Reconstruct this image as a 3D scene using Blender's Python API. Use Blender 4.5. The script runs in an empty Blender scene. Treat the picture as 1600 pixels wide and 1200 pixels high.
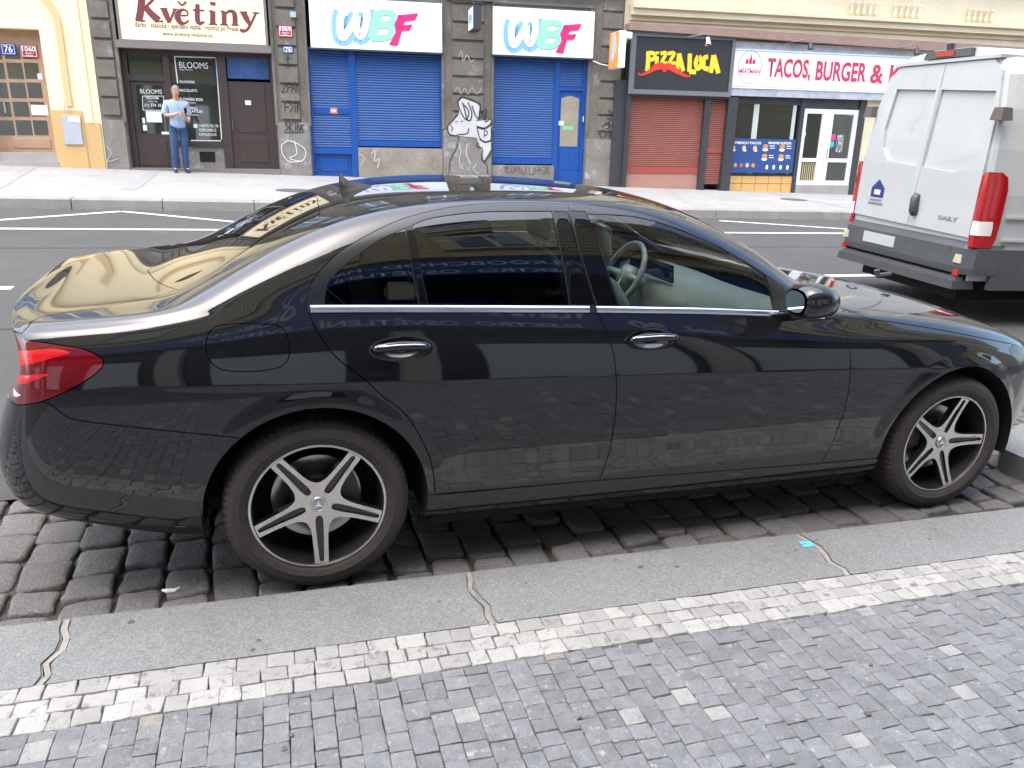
import bpy, bmesh, math, random
import numpy as np
from mathutils import Vector, Matrix
from mathutils.geometry import delaunay_2d_cdt
random.seed(7); rng = np.random.default_rng(7)
sc = bpy.context.scene
COL = sc.collection
rad = math.radians
# ---------------------------------------------------------------- camera, sky, sun, exposure
CAMP = (-0.198987, -3.564616, 1.691511, 1.255195, -0.046518, -0.316604, 1232.475409)
cam = bpy.data.cameras.new('camera'); camo = bpy.data.objects.new('camera', cam); COL.objects.link(camo)
camo.location = CAMP[:3]; camo.rotation_euler = CAMP[3:6]
cam.sensor_width = 36; cam.lens = CAMP[6] * 36 / 1600; cam.clip_end = 500; cam.clip_start = .05
sc.camera = camo
SUN_EL, SUN_AZ = 70, 200          # degrees; azimuth measured from +X towards +Y of the direction the light comes FROM
w = bpy.data.worlds.new('World'); sc.world = w; w.use_nodes = True
nt = w.node_tree; bg = nt.nodes['Background']
sky = nt.nodes.new('ShaderNodeTexSky'); sky.sky_type = 'NISHITA'; sky.sun_disc = False
sky.sun_elevation = rad(SUN_EL); sky.sun_rotation = rad(90 - SUN_AZ); sky.air_density = 1.0; sky.dust_density = 3.0; sky.ozone_density = 0.6
nt.links.new(sky.outputs[0], bg.inputs[0]); bg.inputs[1].default_value = 0.15
sl = bpy.data.lights.new('sun', 'SUN'); so = bpy.data.objects.new('sun', sl); COL.objects.link(so)
sl.energy = 1.0; sl.angle = rad(110); sl.color = (1, .98, .95)
d = Vector((math.cos(rad(SUN_AZ)) * math.cos(rad(SUN_EL)), math.sin(rad(SUN_AZ)) * math.cos(rad(SUN_EL)), math.sin(rad(SUN_EL))))
so.rotation_euler = d.to_track_quat('Z', 'Y').to_euler(); so.location = (0, 0, 20)
sc.view_settings.view_transform = 'Standard'; sc.view_settings.look = 'None'; sc.view_settings.gamma = 1
sc.view_settings.exposure = 2.15
sc.render.engine = 'CYCLES'; sc.cycles.use_denoising = True
sc.cycles.max_bounces = 8; sc.cycles.transparent_max_bounces = 16
# ---------------------------------------------------------------- helpers
def nodes(m): m.use_nodes = True; return m.node_tree
MATS = {}
def mat(name, col=(.5, .5, .5), rough=.6, metal=0., var=0., vscale=3., bump=0., bscale=60., ior=None, coat=0., spec=None, emis=None, stain=None, attr=None):
    """procedural material: base colour broken up by two noises, optional bump, stains and per-face tint"""
    if name in MATS: return MATS[name]
    m = bpy.data.materials.new(name); MATS[name] = m
    t = nodes(m); b = t.nodes['Principled BSDF']
    b.inputs['Base Color'].default_value = (*col, 1); b.inputs['Roughness'].default_value = rough; b.inputs['Metallic'].default_value = metal
    if ior: b.inputs['IOR'].default_value = ior
    if coat: b.inputs['Coat Weight'].default_value = coat; b.inputs['Coat Roughness'].default_value = .015
    if spec is not None: b.inputs['Specular IOR Level'].default_value = spec
    if emis: b.inputs['Emission Color'].default_value = (*emis[0], 1); b.inputs['Emission Strength'].default_value = emis[1]
    tc = t.nodes.new('ShaderNodeTexCoord'); src = None
    def L(a, c): t.links.new(a, c)
    def noise(s, det=6, ro=.6):
        n = t.nodes.new('ShaderNodeTexNoise'); n.inputs['Scale'].default_value = s; n.inputs['Detail'].default_value = det; n.inputs['Roughness'].default_value = ro
        L(tc.outputs['Object'], n.inputs['Vector']); return n
    if attr:
        a = t.nodes.new('ShaderNodeAttribute'); a.attribute_name = attr; src = a.outputs['Color']
    if var:
        n1 = noise(vscale); n2 = noise(vscale * 14, 3)
        mp = t.nodes.new('ShaderNodeMapRange'); mp.inputs['From Min'].default_value = .3; mp.inputs['From Max'].default_value = .7
        mp.inputs['To Min'].default_value = 1 - var; mp.inputs['To Max'].default_value = 1 + var
        ad = t.nodes.new('ShaderNodeMath'); ad.operation = 'MULTIPLY_ADD'; ad.inputs[1].default_value = .4
        L(n2.outputs[0], ad.inputs[0]); 
        mm = t.nodes.new('ShaderNodeMath'); mm.operation = 'MULTIPLY'; mm.inputs[1].default_value = .6; L(n1.outputs[0], mm.inputs[0]); L(mm.outputs[0], ad.inputs[2])
        L(ad.outputs[0], mp.inputs[0])
        mx = t.nodes.new('ShaderNodeVectorMath'); mx.operation = 'SCALE'
        if src is not None: L(src, mx.inputs[0])
        else: mx.inputs[0].default_value = col
        L(mp.outputs[0], mx.inputs['Scale']); src = mx.outputs[0]
    if stain:
        n3 = noise(stain[1], 8, .7); rp = t.nodes.new('ShaderNodeMapRange'); rp.inputs['From Min'].default_value = stain[2]; rp.inputs['From Max'].default_value = stain[2] + .12
        L(n3.outputs[0], rp.inputs[0]); mi = t.nodes.new('ShaderNodeMix'); mi.data_type = 'RGBA'; L(rp.outputs[0], mi.inputs[0])
        if src is not None: L(src, mi.inputs[6])
        else: mi.inputs[6].default_value = (*col, 1)
        mi.inputs[7].default_value = (*stain[0], 1); src = mi.outputs[2]
    if src is not None: L(src, b.inputs['Base Color'])
    if bump:
        n = noise(bscale, 5, .65); bp = t.nodes.new('ShaderNodeBump'); bp.inputs['Strength'].default_value = bump; bp.inputs['Distance'].default_value = .01
        L(n.outputs[0], bp.inputs['Height']); L(bp.outputs[0], b.inputs['Normal'])
    return m
def glass(name, tint, extra=1.0, rough=0.):
    m = bpy.data.materials.new(name); MATS[name] = m; t = nodes(m); t.nodes.remove(t.nodes['Principled BSDF'])
    o = t.nodes['Material Output']; f = t.nodes.new('ShaderNodeFresnel'); f.inputs[0].default_value = 1.52
    mu = t.nodes.new('ShaderNodeMath'); mu.operation = 'MULTIPLY'; mu.use_clamp = True; mu.inputs[1].default_value = extra; t.links.new(f.outputs[0], mu.inputs[0])
    tr = t.nodes.new('ShaderNodeBsdfTransparent'); tr.inputs[0].default_value = (*tint, 1)
    g = t.nodes.new('ShaderNodeBsdfGlossy'); g.inputs['Roughness'].default_value = rough
    mx = t.nodes.new('ShaderNodeMixShader'); t.links.new(mu.outputs[0], mx.inputs[0]); t.links.new(tr.outputs[0], mx.inputs[1]); t.links.new(g.outputs[0], mx.inputs[2])
    t.links.new(mx.outputs[0], o.inputs[0]); return m
def tag(o, label=None, cat=None, group=None, kind=None):
    if label: o['label'] = label
    if cat: o['category'] = cat
    if group: o['group'] = group
    if kind: o['kind'] = kind
    return o
def empty(name, loc=(0, 0, 0), rz=0., label=None, cat=None, group=None):
    o = bpy.data.objects.new(name, None); COL.objects.link(o); o.location = loc; o.rotation_euler = (0, 0, rz); o.empty_display_size = .2
    return tag(o, label, cat, group)
def link(name, me, parent=None, m=None, smooth=False):
    o = bpy.data.objects.new(name, me); COL.objects.link(o)
    if parent is not None: o.parent = parent
    if m is not None:
        for k in (m if isinstance(m, (list, tuple)) else [m]): me.materials.append(k)
    if smooth: me.polygons.foreach_set('use_smooth', [True] * len(me.polygons))
    return o
def mesh(name, vs, fs, m=None, parent=None, smooth=False, mi=None):
    me = bpy.data.meshes.new(name); me.from_pydata([tuple(map(float, v)) for v in vs], [], [tuple(map(int, f)) for f in fs])
    if mi is not None: me.polygons.foreach_set('material_index', mi)
    o = link(name, me, parent, m, smooth); me.update(); return o
SPLIT = {'graffiti_scrawl', 'shutter_rail', 'window_frame', 'plinth', 'stone_moulding', 'lintel', 'wheel_bolt', 'air_vent', 'door_panel', 'cornice_block', 'paper_notice', 'pilaster', 'sky_reflection_poster', 'door_pane', 'pier_block', 'plaster_band'}
def islands(o):
    """every separate piece becomes an object of its own"""
    me = o.data; n = len(me.vertices); par = list(range(n))
    def find(a):
        while par[a] != a: par[a] = par[par[a]]; a = par[a]
        return a
    for e in me.edges: a, b = find(e.vertices[0]), find(e.vertices[1]); par[a] = b
    grp = {}
    for p in me.polygons: grp.setdefault(find(p.vertices[0]), []).append(p)
    if len(grp) < 2: return o
    co = [tuple(v.co) for v in me.vertices]; first = None
    for ps in grp.values():
        ids = sorted({v for p in ps for v in p.vertices}); mp = {k: i for i, k in enumerate(ids)}
        q = mesh(o.name.split('.')[0], [co[k] for k in ids], [[mp[v] for v in p.vertices] for p in ps], list(me.materials), o.parent); first = first or q
    nm = o.name; bpy.data.objects.remove(o); first.name = nm; return first
class G:
    """collects primitives into one mesh; F maps local (a, b, c) to world"""
    def __init__(s, F=None): s.v = []; s.f = []; s.mi = []; s.F = F or (lambda a, b, c: (a, b, c)); s.k = 0
    def box(s, a0, a1, b0, b1, c0, c1, bev=0.):
        n = len(s.v)
        if bev:
            for c, i in ((c0, 0), (c1, bev)):
                for a, b in ((a0 + i, b0 + i), (a1 - i, b0 + i), (a1 - i, b1 - i), (a0 + i, b1 - i)): s.v.append(s.F(a, b, c))
        else:
            for c in (c0, c1):
                for a, b in ((a0, b0), (a1, b0), (a1, b1), (a0, b1)): s.v.append(s.F(a, b, c))
        for q in ((3, 2, 1, 0), (4, 5, 6, 7), (0, 1, 5, 4), (1, 2, 6, 5), (2, 3, 7, 6), (3, 0, 4, 7)): s.f.append([n + i for i in q]); s.mi.append(s.k)
    def prism(s, pts, c0, c1):
        n = len(s.v); m = len(pts)
        for c in (c0, c1):
            for a, b in pts: s.v.append(s.F(a, b, c))
        s.f.append([n + i for i in range(m)][::-1]); s.f.append([n + m + i for i in range(m)]); s.mi += [s.k, s.k]
        for i in range(m): s.f.append([n + i, n + (i + 1) % m, n + m + (i + 1) % m, n + m + i]); s.mi.append(s.k)
    def tube(s, path, r, n=8, cap=True):
        path = [Vector(p) for p in path]; rr = r if isinstance(r, (list, tuple)) else [r] * len(path); b = len(s.v); up = Vector((0, 0, 1)); prev = None
        for i, p in enumerate(path):
            t = (path[min(i + 1, len(path) - 1)] - path[max(i - 1, 0)]).normalized()
            if prev is None: x = t.cross(up if abs(t.dot(up)) < .95 else Vector((1, 0, 0))).normalized()
            else: x = (prev - t * prev.dot(t)).normalized()
            prev = x; y = t.cross(x)
            for k in range(n): s.v.append(s.F(*(p + (x * math.cos(2 * math.pi * k / n) + y * math.sin(2 * math.pi * k / n)) * rr[i])))
        for i in range(len(path) - 1):
            for k in range(n): s.f.append([b + i * n + k, b + i * n + (k + 1) % n, b + (i + 1) * n + (k + 1) % n, b + (i + 1) * n + k]); s.mi.append(s.k)
        if cap: s.f.append([b + k for k in range(n)][::-1]); s.f.append([b + (len(path) - 1) * n + k for k in range(n)]); s.mi += [s.k, s.k]
    def disc(s, a, b, ra, rb, c0, c1, n=24): s.prism([(a + ra * math.cos(2 * math.pi * i / n), b + rb * math.sin(2 * math.pi * i / n)) for i in range(n)], c0, c1)
    def quad(s, p): 
        n = len(s.v); s.v += [s.F(*q) for q in p]; s.f.append(list(range(n, n + len(p)))); s.mi.append(s.k)
    def ribbon(s, pts, w, c0, c1):
        """flat stroke through 2-D points with per-point width, extruded c0..c1"""
        ws = w if isinstance(w, (list, tuple)) else [w] * len(pts); P = [Vector(p) for p in pts]; l = []; r = []
        for i, p in enumerate(P):
            t = (P[min(i + 1, len(P) - 1)] - P[max(i - 1, 0)]); t = t.normalized() if t.length > 1e-9 else Vector((1, 0)); nrm = Vector((-t.y, t.x)) * ws[i] / 2
            l.append(p + nrm); r.append(p - nrm)
        n = len(s.v)
        for a, b in zip(l, r):
            for c in (c0, c1): s.v.append(s.F(a.x, a.y, c)); s.v.append(s.F(b.x, b.y, c))
        for i in range(len(P) - 1):
            k = n + i * 4
            for q in ((2, 3, 7, 6), (0, 2, 6, 4), (3, 1, 5, 7)): s.f.append([k + j for j in q]); s.mi.append(s.k)
        e = n + 4 * (len(P) - 1); s.f.append([n, n + 1, n + 3, n + 2]); s.f.append([e + 2, e + 3, e + 1, e]); s.mi += [s.k, s.k]
    def build(s, name, m, parent=None, smooth=False):
        o = mesh(name, s.v, s.f, m, parent, smooth, s.mi)
        bm = bmesh.new(); bm.from_mesh(o.data); bmesh.ops.delete(bm, geom=[v for v in bm.verts if not v.link_faces], context='VERTS'); bmesh.ops.recalc_face_normals(bm, faces=bm.faces); bm.to_mesh(o.data); bm.free()
        if name in SPLIT: return islands(o)
        if parent is not None and parent.matrix_basis != Matrix.Identity(4) and getattr(s, 'world', False): o.matrix_parent_inverse = parent.matrix_basis.inverted()
        return o
def catmull(pts, n=6, closed=False):
    p = [Vector(q) for q in pts]; o = []; m = len(p)
    for i in range(m if closed else m - 1):
        p1, p2 = p[i], p[(i + 1) % m]; p0 = p[(i - 1) % m] if closed or i > 0 else 2 * p1 - p2; p3 = p[(i + 2) % m] if closed or i + 2 < m else 2 * p2 - p1
        for k in range(n):
            t = k / n; o.append(.5 * ((2 * p1) + (-p0 + p2) * t + (2 * p0 - 5 * p1 + 4 * p2 - p3) * t * t + (-p0 + 3 * p1 - 3 * p2 + p3) * t ** 3))
    if not closed: o.append(p[-1])
    return o
def text(name, s, F, a0, a1, b0, b1, c, m, parent, bold=0., depth=.004, shear=0., align=None):
    """built-in font text as a mesh, stretched into the rectangle a0..a1 x b0..b1 of frame F at offset c"""
    cu = bpy.data.curves.new(name, 'FONT'); cu.body = s; cu.size = 1; cu.offset = bold; cu.extrude = 0; cu.resolution_u = 3; cu.shear = shear
    o = bpy.data.objects.new(name, cu); COL.objects.link(o); dg = bpy.context.evaluated_depsgraph_get(); me = bpy.data.meshes.new_from_object(o.evaluated_get(dg)); bpy.data.objects.remove(o); bpy.data.curves.remove(cu)
    n = len(me.vertices); v = np.empty(n * 3); me.vertices.foreach_get('co', v); v = v.reshape(-1, 3)
    lo, hi = v.min(0), v.max(0)
    out = [F(a0 + (q[0] - lo[0]) / (hi[0] - lo[0]) * (a1 - a0), b0 + (q[1] - lo[1]) / max(hi[1] - lo[1], 1e-6) * (b1 - b0), c + depth) for q in v]
    me.vertices.foreach_set('co', np.array(out, dtype=float).ravel()); me.name = name
    return link(name, me, parent, m)
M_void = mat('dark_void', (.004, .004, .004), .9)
M_chrome = mat('chrome', (.82, .82, .84), .07, 1.)
M_gloss = mat('gloss_black_trim', (.004, .004, .005), .03, ior=1.5)
# ================================================================ ground
def road_z(y): return .0263 * max(y, 0) if y < 9.48 else .249
M_asph = mat('asphalt', (.057, .057, .0555), .82, var=.16, vscale=1.2, bump=.5, bscale=220, stain=((.073, .072, .069), 1.3, .56))
M_mark = mat('road_paint', (.62, .62, .60), .6, var=.12, vscale=8, stain=((.2, .2, .2), 45, .62))
M_cobf = mat('cobble_granite_far', (.12, .115, .11), .8, var=.3, vscale=5, bump=.8, bscale=30)
M_dirt = mat('joint_dirt', (.065, .058, .05), .95, var=.35, vscale=30, bump=1., bscale=140)
def sheet(name, xs, ys, zf, m, **k):
    V = [(x, y, zf(x, y)) for y in ys for x in xs]; n = len(xs); F = [(j * n + i, j * n + i + 1, (j + 1) * n + i + 1, (j + 1) * n + i) for j in range(len(ys) - 1) for i in range(n - 1)]
    return tag(mesh(name, V, F, m), kind='structure', **k)
sheet('terrain', [-120, 120], [-120, 120], lambda x, y: -.35, mat('earth', (.2, .2, .19), .9))
sheet('road', [-60, 60], [.14, .6, 9.50], lambda x, y: road_z(y) - (.0), M_asph, label='grey asphalt road with white lines in front of the shops')
g = G(); g.v = []; 
def line(g, pts, w, n=1):
    P = [Vector((p[0], p[1])) for p in pts]
    for a, b in zip(P[:-1], P[1:]):
        t = (b - a).normalized(); q = Vector((-t.y, t.x)) * w / 2; k = len(g.v)
        for c in (a + q, a - q, b - q, b + q): g.v.append((c.x, c.y, road_z(c.y) + .004))
        g.f.append([k, k + 1, k + 2, k + 3]); g.mi.append(0)
def onroad(x, y):
    R = camo.rotation_euler.to_matrix(); dr = R @ Vector(((x - 800) / CAMP[6], -(y - 600) / CAMP[6], -1)); C_ = Vector(CAMP[:3]); t = (C_.z - .0263 * C_.y) / (.0263 * dr.y - dr.z); return C_ + dr * t
line(g, [(-40, 7.73), (40, 7.68)], .11)
for a, b in (((0, 344), (190, 330.5)), ((190, 330.5), (362, 346.5)), ((1124, 345), (1330, 358.5))):
    p, q = onroad(*a), onroad(*b); e = (q - p).normalized(); line(g, [p - e * (1.2 if a[0] == 0 else 0), q + e * (1.5 if b[0] > 1300 else (.4 if b[0] == 362 else 0))], .10)
p, q = onroad(40, 450), onroad(1316, 432.5)
yl = p.y
for x0 in (-13.8, -6.6 + .0, 6.1, 13.5, 20): line(g, [(x0, yl), (x0 + 4.4, yl)], .13)
tag(g.build('road_marking', M_mark), kind='structure')
def setts(name, frame, a0, a1, b0, b1, wa, wb, m, hgt, gap, jit, tint, rows_along_b=True, round_=.25, rough=0., cc_=.03):
    """individually cut stones, columns run along b, every stone with its own size, height, tilt and tint"""
    V = []; F = []; Cc = []; a = a0; r = random.Random(hash(name) % 1000 if False else 5 + int(wa * 1000))
    while a < a1:
        w_ = wa * r.uniform(.9, 1.1); b = b0 - r.uniform(0, wb)
        while b < b1:
            l = wb * r.uniform(.78, 1.25); lo, hi = max(b, b0), min(b + l, b1)
            if hi - lo > .3 * wb:
                h = hgt + r.uniform(-1, 1) * rough; tx, ty = r.uniform(-1, 1) * rough * .6, r.uniform(-1, 1) * rough * .6
                c = [(a + gap / 2, lo + gap / 2), (a + w_ - gap / 2, lo + gap / 2), (a + w_ - gap / 2, hi - gap / 2), (a + gap / 2, hi - gap / 2)]
                c = [(x + r.uniform(-jit, jit), y + r.uniform(-jit, jit)) for x, y in c]
                # subdivided rim for an uneven outline
                rim = []
                for i in range(4):
                    p, q = c[i], c[(i + 1) % 4]
                    for t in (cc_, .35, .65, 1 - cc_): rim.append((p[0] + (q[0] - p[0]) * t + r.uniform(-jit, jit) * .5, p[1] + (q[1] - p[1]) * t + r.uniform(-jit, jit) * .5))
                cx, cy = sum(p[0] for p in rim) / 16, sum(p[1] for p in rim) / 16
                k0 = len(V); bevel = round_ * min(w_, l)
                for ring, (s_, z_) in enumerate(((1., -.03), (1., -.45 * bevel), (1 - .35 * bevel / (w_ / 2), -.10 * bevel), (1 - 1.1 * bevel / (w_ / 2), 0))):
                    for p in rim:
                        x, y = cx + (p[0] - cx) * s_, cy + (p[1] - cy) * s_
                        z = h + z_ + tx * (x - cx) / w_ * 2 + ty * (y - cy) / l * 2 + (r.uniform(-1, 1) * rough * .35 if ring > 1 else 0); V.append(frame(x, y, z))
                V.append(frame(cx, cy, h + rough * r.uniform(-.2, .5)))
                for ring in range(3):
                    for i in range(16): j = (i + 1) % 16; F.append((k0 + ring * 16 + i, k0 + ring * 16 + j, k0 + (ring + 1) * 16 + j, k0 + (ring + 1) * 16 + i))
                for i in range(16): F.append((k0 + 48 + i, k0 + 48 + (i + 1) % 16, k0 + 64))
                cc = tint(r); Cc += [cc] * 64
            b += l
        a += w_
    me = bpy.data.meshes.new(name); me.from_pydata(V, [], F); ca = me.color_attributes.new('tint', 'FLOAT_COLOR', 'CORNER')
    ls = np.empty(len(me.polygons), dtype=np.int32); me.polygons.foreach_get('loop_total', ls); arr = np.repeat(np.array([(*c, 1) for c in Cc]), ls, axis=0); ca.data.foreach_set('color', arr.astype(np.float32).ravel())
    o = link(name, me, None, m, True); return tag(o, kind='structure')
def ident(x, y, z): return (x, y, z)
M_cob = mat('cobble_granite', (.2, .2, .2), .7, var=.22, vscale=9, bump=.9, bscale=70, attr='tint', stain=((.045, .038, .03), 9, .62))
def ct(r):
    k = r.uniform(.10, .15); return (k * 1.03, k * .99, k * .95)
sheet('cobble_bed', [-8, 12], [-1.35, .15], lambda x, y: -.022, M_dirt)
setts('cobbled_strip', ident, -4.2, 7.5, -.985, .15, .172, .185, M_cob, .0, .014, .011, ct, round_=.11, rough=.008, cc_=.09)
sheet('cobble_far_strip', [-60, -4.2], [-1.35, .15], lambda x, y: -.004, M_cobf); sheet('cobble_far_strip', [7.5, 60], [-1.35, .15], lambda x, y: -.004, M_cobf)
# near pavement: kerb slabs, white row, grey mosaic; frame turned -1.65 degrees
ca_, sa_ = math.cos(rad(-1.65)), math.sin(rad(-1.65))
def NP(a, b, z): return (a * ca_ - b * sa_, -.985 + a * sa_ + b * ca_, z)
KZ = .055
M_kerb = mat('kerb_granite', (.185, .192, .186), .75, var=.12, vscale=2.2, bump=.35, bscale=260, stain=((.155, .155, .15), 3.2, .60))
def _speckle(m, s=330, amt=.35):
    t = m.node_tree; b = t.nodes['Principled BSDF']; src = b.inputs['Base Color'].links[0].from_socket; tc = [n for n in t.nodes if n.type == 'TEX_COORD'][0]
    n = t.nodes.new('ShaderNodeTexNoise'); n.inputs['Scale'].default_value = s; n.inputs['Detail'].default_value = 2; t.links.new(tc.outputs['Object'], n.inputs[0])
    r = t.nodes.new('ShaderNodeMapRange'); r.inputs[1].default_value = .35; r.inputs[2].default_value = .65; r.inputs[3].default_value = 1 - amt; r.inputs[4].default_value = 1 + amt; t.links.new(n.outputs[0], r.inputs[0])
    v = t.nodes.new('ShaderNodeVectorMath'); v.operation = 'SCALE'; t.links.new(src, v.inputs[0]); t.links.new(r.outputs[0], v.inputs['Scale']); t.links.new(v.outputs[0], b.inputs['Base Color'])
_speckle(M_kerb, 150, .22); _speckle(M_asph, 60, .10); _speckle(M_cob, 120, .2)
M_mort = mat('joint_mortar', (.27, .25, .22), .9, var=.35, bump=.5, bscale=100)
joints = [-2.25, -.84, .545, 2.02, 3.45, 4.9, 6.3]
g = G(NP); m_ = G(NP); rr = random.Random(3)
def wav(a, i): return [(a + [0, .006, .022, .014, -.008, .004, -.004][k] * (1 if i % 2 else -1) + rr.uniform(-.004, .004), b) for k, b in enumerate((.0, -.06, -.12, -.18, -.24, -.30, -.345))]
W_ = [wav(a, i) for i, a in enumerate(joints)]
for i in range(-1, len(joints)):
    L_ = W_[i] if i >= 0 else [(-9, p[1]) for p in W_[0]]; R_ = W_[i + 1] if i + 1 < len(joints) else [(14, p[1]) for p in W_[0]]
    L2 = [(a + .011, b) for a, b in L_]; R2 = [(a - .011, b) for a, b in R_]
    g.prism(L2[::1] + R2[::-1], -.12, KZ - .006); b_ = .006
    g.prism([(a + b_, min(b, -.008)) for a, b in L2] + [(a - b_, min(b, -.008)) for a, b in R2][::-1], KZ - .006, KZ + rr.uniform(-.001, .002))
for w__ in W_:
    m_.prism([(a + .010 + rr.uniform(-.004, .004), min(b, -.006)) for a, b in w__] + [(a - .010 + rr.uniform(-.004, .004), min(b, -.006)) for a, b in w__][::-1], -.1, KZ - .0015)
tag(g.build('kerb', M_kerb), kind='structure'); tag(m_.build('kerb_joint', M_mort), kind='structure')
g = G(NP); g.box(-9, 14, -8, -.345, -.2, KZ - .022); tag(g.build('pavement_bed', mat('sand_joint', (.13, .125, .115), .95, var=.3, vscale=25, bump=.8, bscale=120)), kind='structure')
M_lime = mat('limestone_sett', (.6, .6, .55), .75, var=.10, vscale=14, bump=.8, bscale=60, attr='tint', stain=((.15, .14, .13), 20, .55))
M_grey = mat('grey_sett', (.3, .3, .33), .62, var=.26, vscale=20, bump=.9, bscale=80, attr='tint', stain=((.36, .365, .36), 34, .585))
def wt(r): k = r.uniform(.27, .38); return (k, k * .98, k * .915)
def gt(r):
    q = r.random()
    if q < .035: k = r.uniform(.27, .32); return (k, k * .99, k * .92)
    if q < .042: return (.25, .225, .19)
    k = r.uniform(.165, .215); return (k * .965, k * .985, k * .985)
# three rows of white stones run along the kerb: swap axes
setts('white_sett_row', lambda x, y, z: NP(y, x - .545, z), 0, .196, -2.6, 6.5, .0655, .078, M_lime, KZ - .002, .0034, .0030, wt, round_=.045, rough=.0018)
setts('pavement', NP, -2.6, 6.0, -2.05, -.548, .0675, .0640, M_grey, KZ - .002, .0028, .0016, gt, round_=.022, rough=.0022)
# chewing-gum and oil spots trodden into the kerb and the setts
g = G(NP); r9 = random.Random(21)
for k in range(26):
    a, b = r9.uniform(-1.2, 3.4), r9.choice([r9.uniform(-.32, -.04), r9.uniform(-1.5, -.6)]); q = r9.uniform(.005, .014); n = 9
    g.prism([(a + q * r9.uniform(.7, 1.2) * math.cos(2 * math.pi * i / n), b + q * r9.uniform(.6, 1.1) * math.sin(2 * math.pi * i / n)) for i in range(n)], KZ - .002, KZ + .0022)
tag(g.build('ground_spots', mat('gum_spot', (.085, .085, .085), .8)), kind='structure')
# kerb build-out ahead of the car
g = G(); pts = [(3.70, -1.12), (3.70, -.60), (3.92, -.42), (4.6, -.15), (9, -.15), (9, -1.12)]; g.prism(pts, -.1, .13); tag(g.build('kerb_corner', M_kerb), kind='structure')
g = G(); pts2 = [(3.98, -1.0), (4.0, -.64), (4.7, -.40), (9, -.40), (9, -1.0)]; g.prism(pts2, .13, .134); tag(g.build('corner_pavement', mat('pale_paving', (.32, .315, .29), .8, var=.2, vscale=6, bump=.4, bscale=50)), kind='structure')
# plainer paving further along and behind
def _brick(m, sc_, w_, h_):
    t = m.node_tree; b = t.nodes['Principled BSDF']; tc = [n for n in t.nodes if n.type == 'TEX_COORD'][0]; k = t.nodes.new('ShaderNodeTexBrick'); k.inputs['Scale'].default_value = sc_; k.inputs['Brick Width'].default_value = w_; k.inputs['Row Height'].default_value = h_; k.inputs['Mortar Size'].default_value = .02
    k.inputs['Color1'].default_value = (.165, .168, .17, 1); k.inputs['Color2'].default_value = (.215, .218, .22, 1); k.inputs['Mortar'].default_value = (.06, .06, .06, 1); t.links.new(tc.outputs['Object'], k.inputs[0]); t.links.new(k.outputs[0], b.inputs['Base Color'])
M_pv = mat('grey_mosaic_far', (.19, .19, .19), .7, bump=.4, bscale=60); _brick(M_pv, 1., .066, .066)
g = G(NP); g.box(-60, -2.62, -5, -.36, -.1, KZ - .004); g.box(6.1, 60, -5, -.36, -.1, KZ - .004); g.box(-2.62, 6.1, -5, -2.06, -.1, KZ - .004); tag(g.build('outer_pavement', M_pv), kind='structure')
# tar seams and patches in the road
g = G()
for (x0, y0, x1, y1, w_) in ((-30, 6.35, 30, 6.45, .018), (-30, 3.1, 9, 3.0, .014), (1.2, 5.2, 3.9, 5.35, .012), (9.5, 6.0, 9.9, 7.4, .02), (-5.2, 6.9, -3.1, 6.7, .014)):
    line(g, [(x0 + (x1 - x0) * t / 12, y0 + (y1 - y0) * t / 12 + .02 * math.sin(t * 2.1)) for t in range(13)], w_)
tag(g.build('tar_seam', mat('tar', (.03, .03, .03), .6)), kind='structure')
# ================================================================ far side frame
FO = Vector((-3.02, 15.6, .43)); UP = Vector((-.0227, .018, 1)).normalized(); DS = Vector((13.2, 13.9, .43)) - FO; DS = (DS - UP * DS.dot(UP)).normalized(); DN = DS.cross(UP).normalized()
if DN.y > 0: DN = -DN
def W(s, h, d): return tuple(FO + DS * s + UP * h + DN * d)
def fs(x, y, d=0.):
    """photo measurement -> metres along / up the far facade plane"""
    R = camo.rotation_euler.to_matrix(); dr = R @ Vector(((x - 800) / CAMP[6], -(y - 600) / CAMP[6], -1)); C_ = Vector(CAMP[:3]); o = FO + DN * d
    q = C_ + dr * ((o - C_).dot(DN) / dr.dot(DN)) - FO; return q.dot(DS), q.dot(UP)
def rc(x0, y0, x1, y1, d=0.):
    xm, ym = (x0 + x1) / 2, (y0 + y1) / 2; return fs(x0, ym, d)[0], fs(x1, ym, d)[0], fs(xm, y1, d)[1], fs(xm, y0, d)[1]
def pz(s): return .02 - .0262 * s                     # pavement level in facade heights (it falls away to the right)
WROOTS = []
def wroot(name, s, h, d, label, cat, group=None):
    o = empty(name, W(s, h, d), 0, label, cat, group); WROOTS.append(o); return o
# far pavement and kerb
def fp_(s, d): p = Vector(W(s, pz(s), d)); return p
M_fp = mat('white_mosaic_pavement', (.30, .30, .288), .8, var=.20, vscale=.9, bump=.2, bscale=60)
def _mosaic(m, sc_, c2=.8):
    t = m.node_tree; b = t.nodes['Principled BSDF']; src = b.inputs['Base Color'].links[0].from_socket; tc = [n for n in t.nodes if n.type == 'TEX_COORD'][0]
    k = t.nodes.new('ShaderNodeTexBrick'); k.inputs['Scale'].default_value = sc_; k.inputs['Mortar Size'].default_value = .035; k.inputs['Brick Width'].default_value = .5; k.inputs['Row Height'].default_value = .5
    k.inputs['Color1'].default_value = (1, 1, 1, 1); k.inputs['Color2'].default_value = (.86, .86, .86, 1); k.inputs['Mortar'].default_value = (c2, c2, c2, 1); t.links.new(tc.outputs['Object'], k.inputs[0])
    v = t.nodes.new('ShaderNodeVectorMath'); v.operation = 'MULTIPLY'; t.links.new(src, v.inputs[0]); t.links.new(k.outputs[0], v.inputs[1]); t.links.new(v.outputs[0], b.inputs['Base Color'])
_mosaic(M_fp, 6.0)
kx = lambda x: 9.50 - .0106 * x
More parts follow.
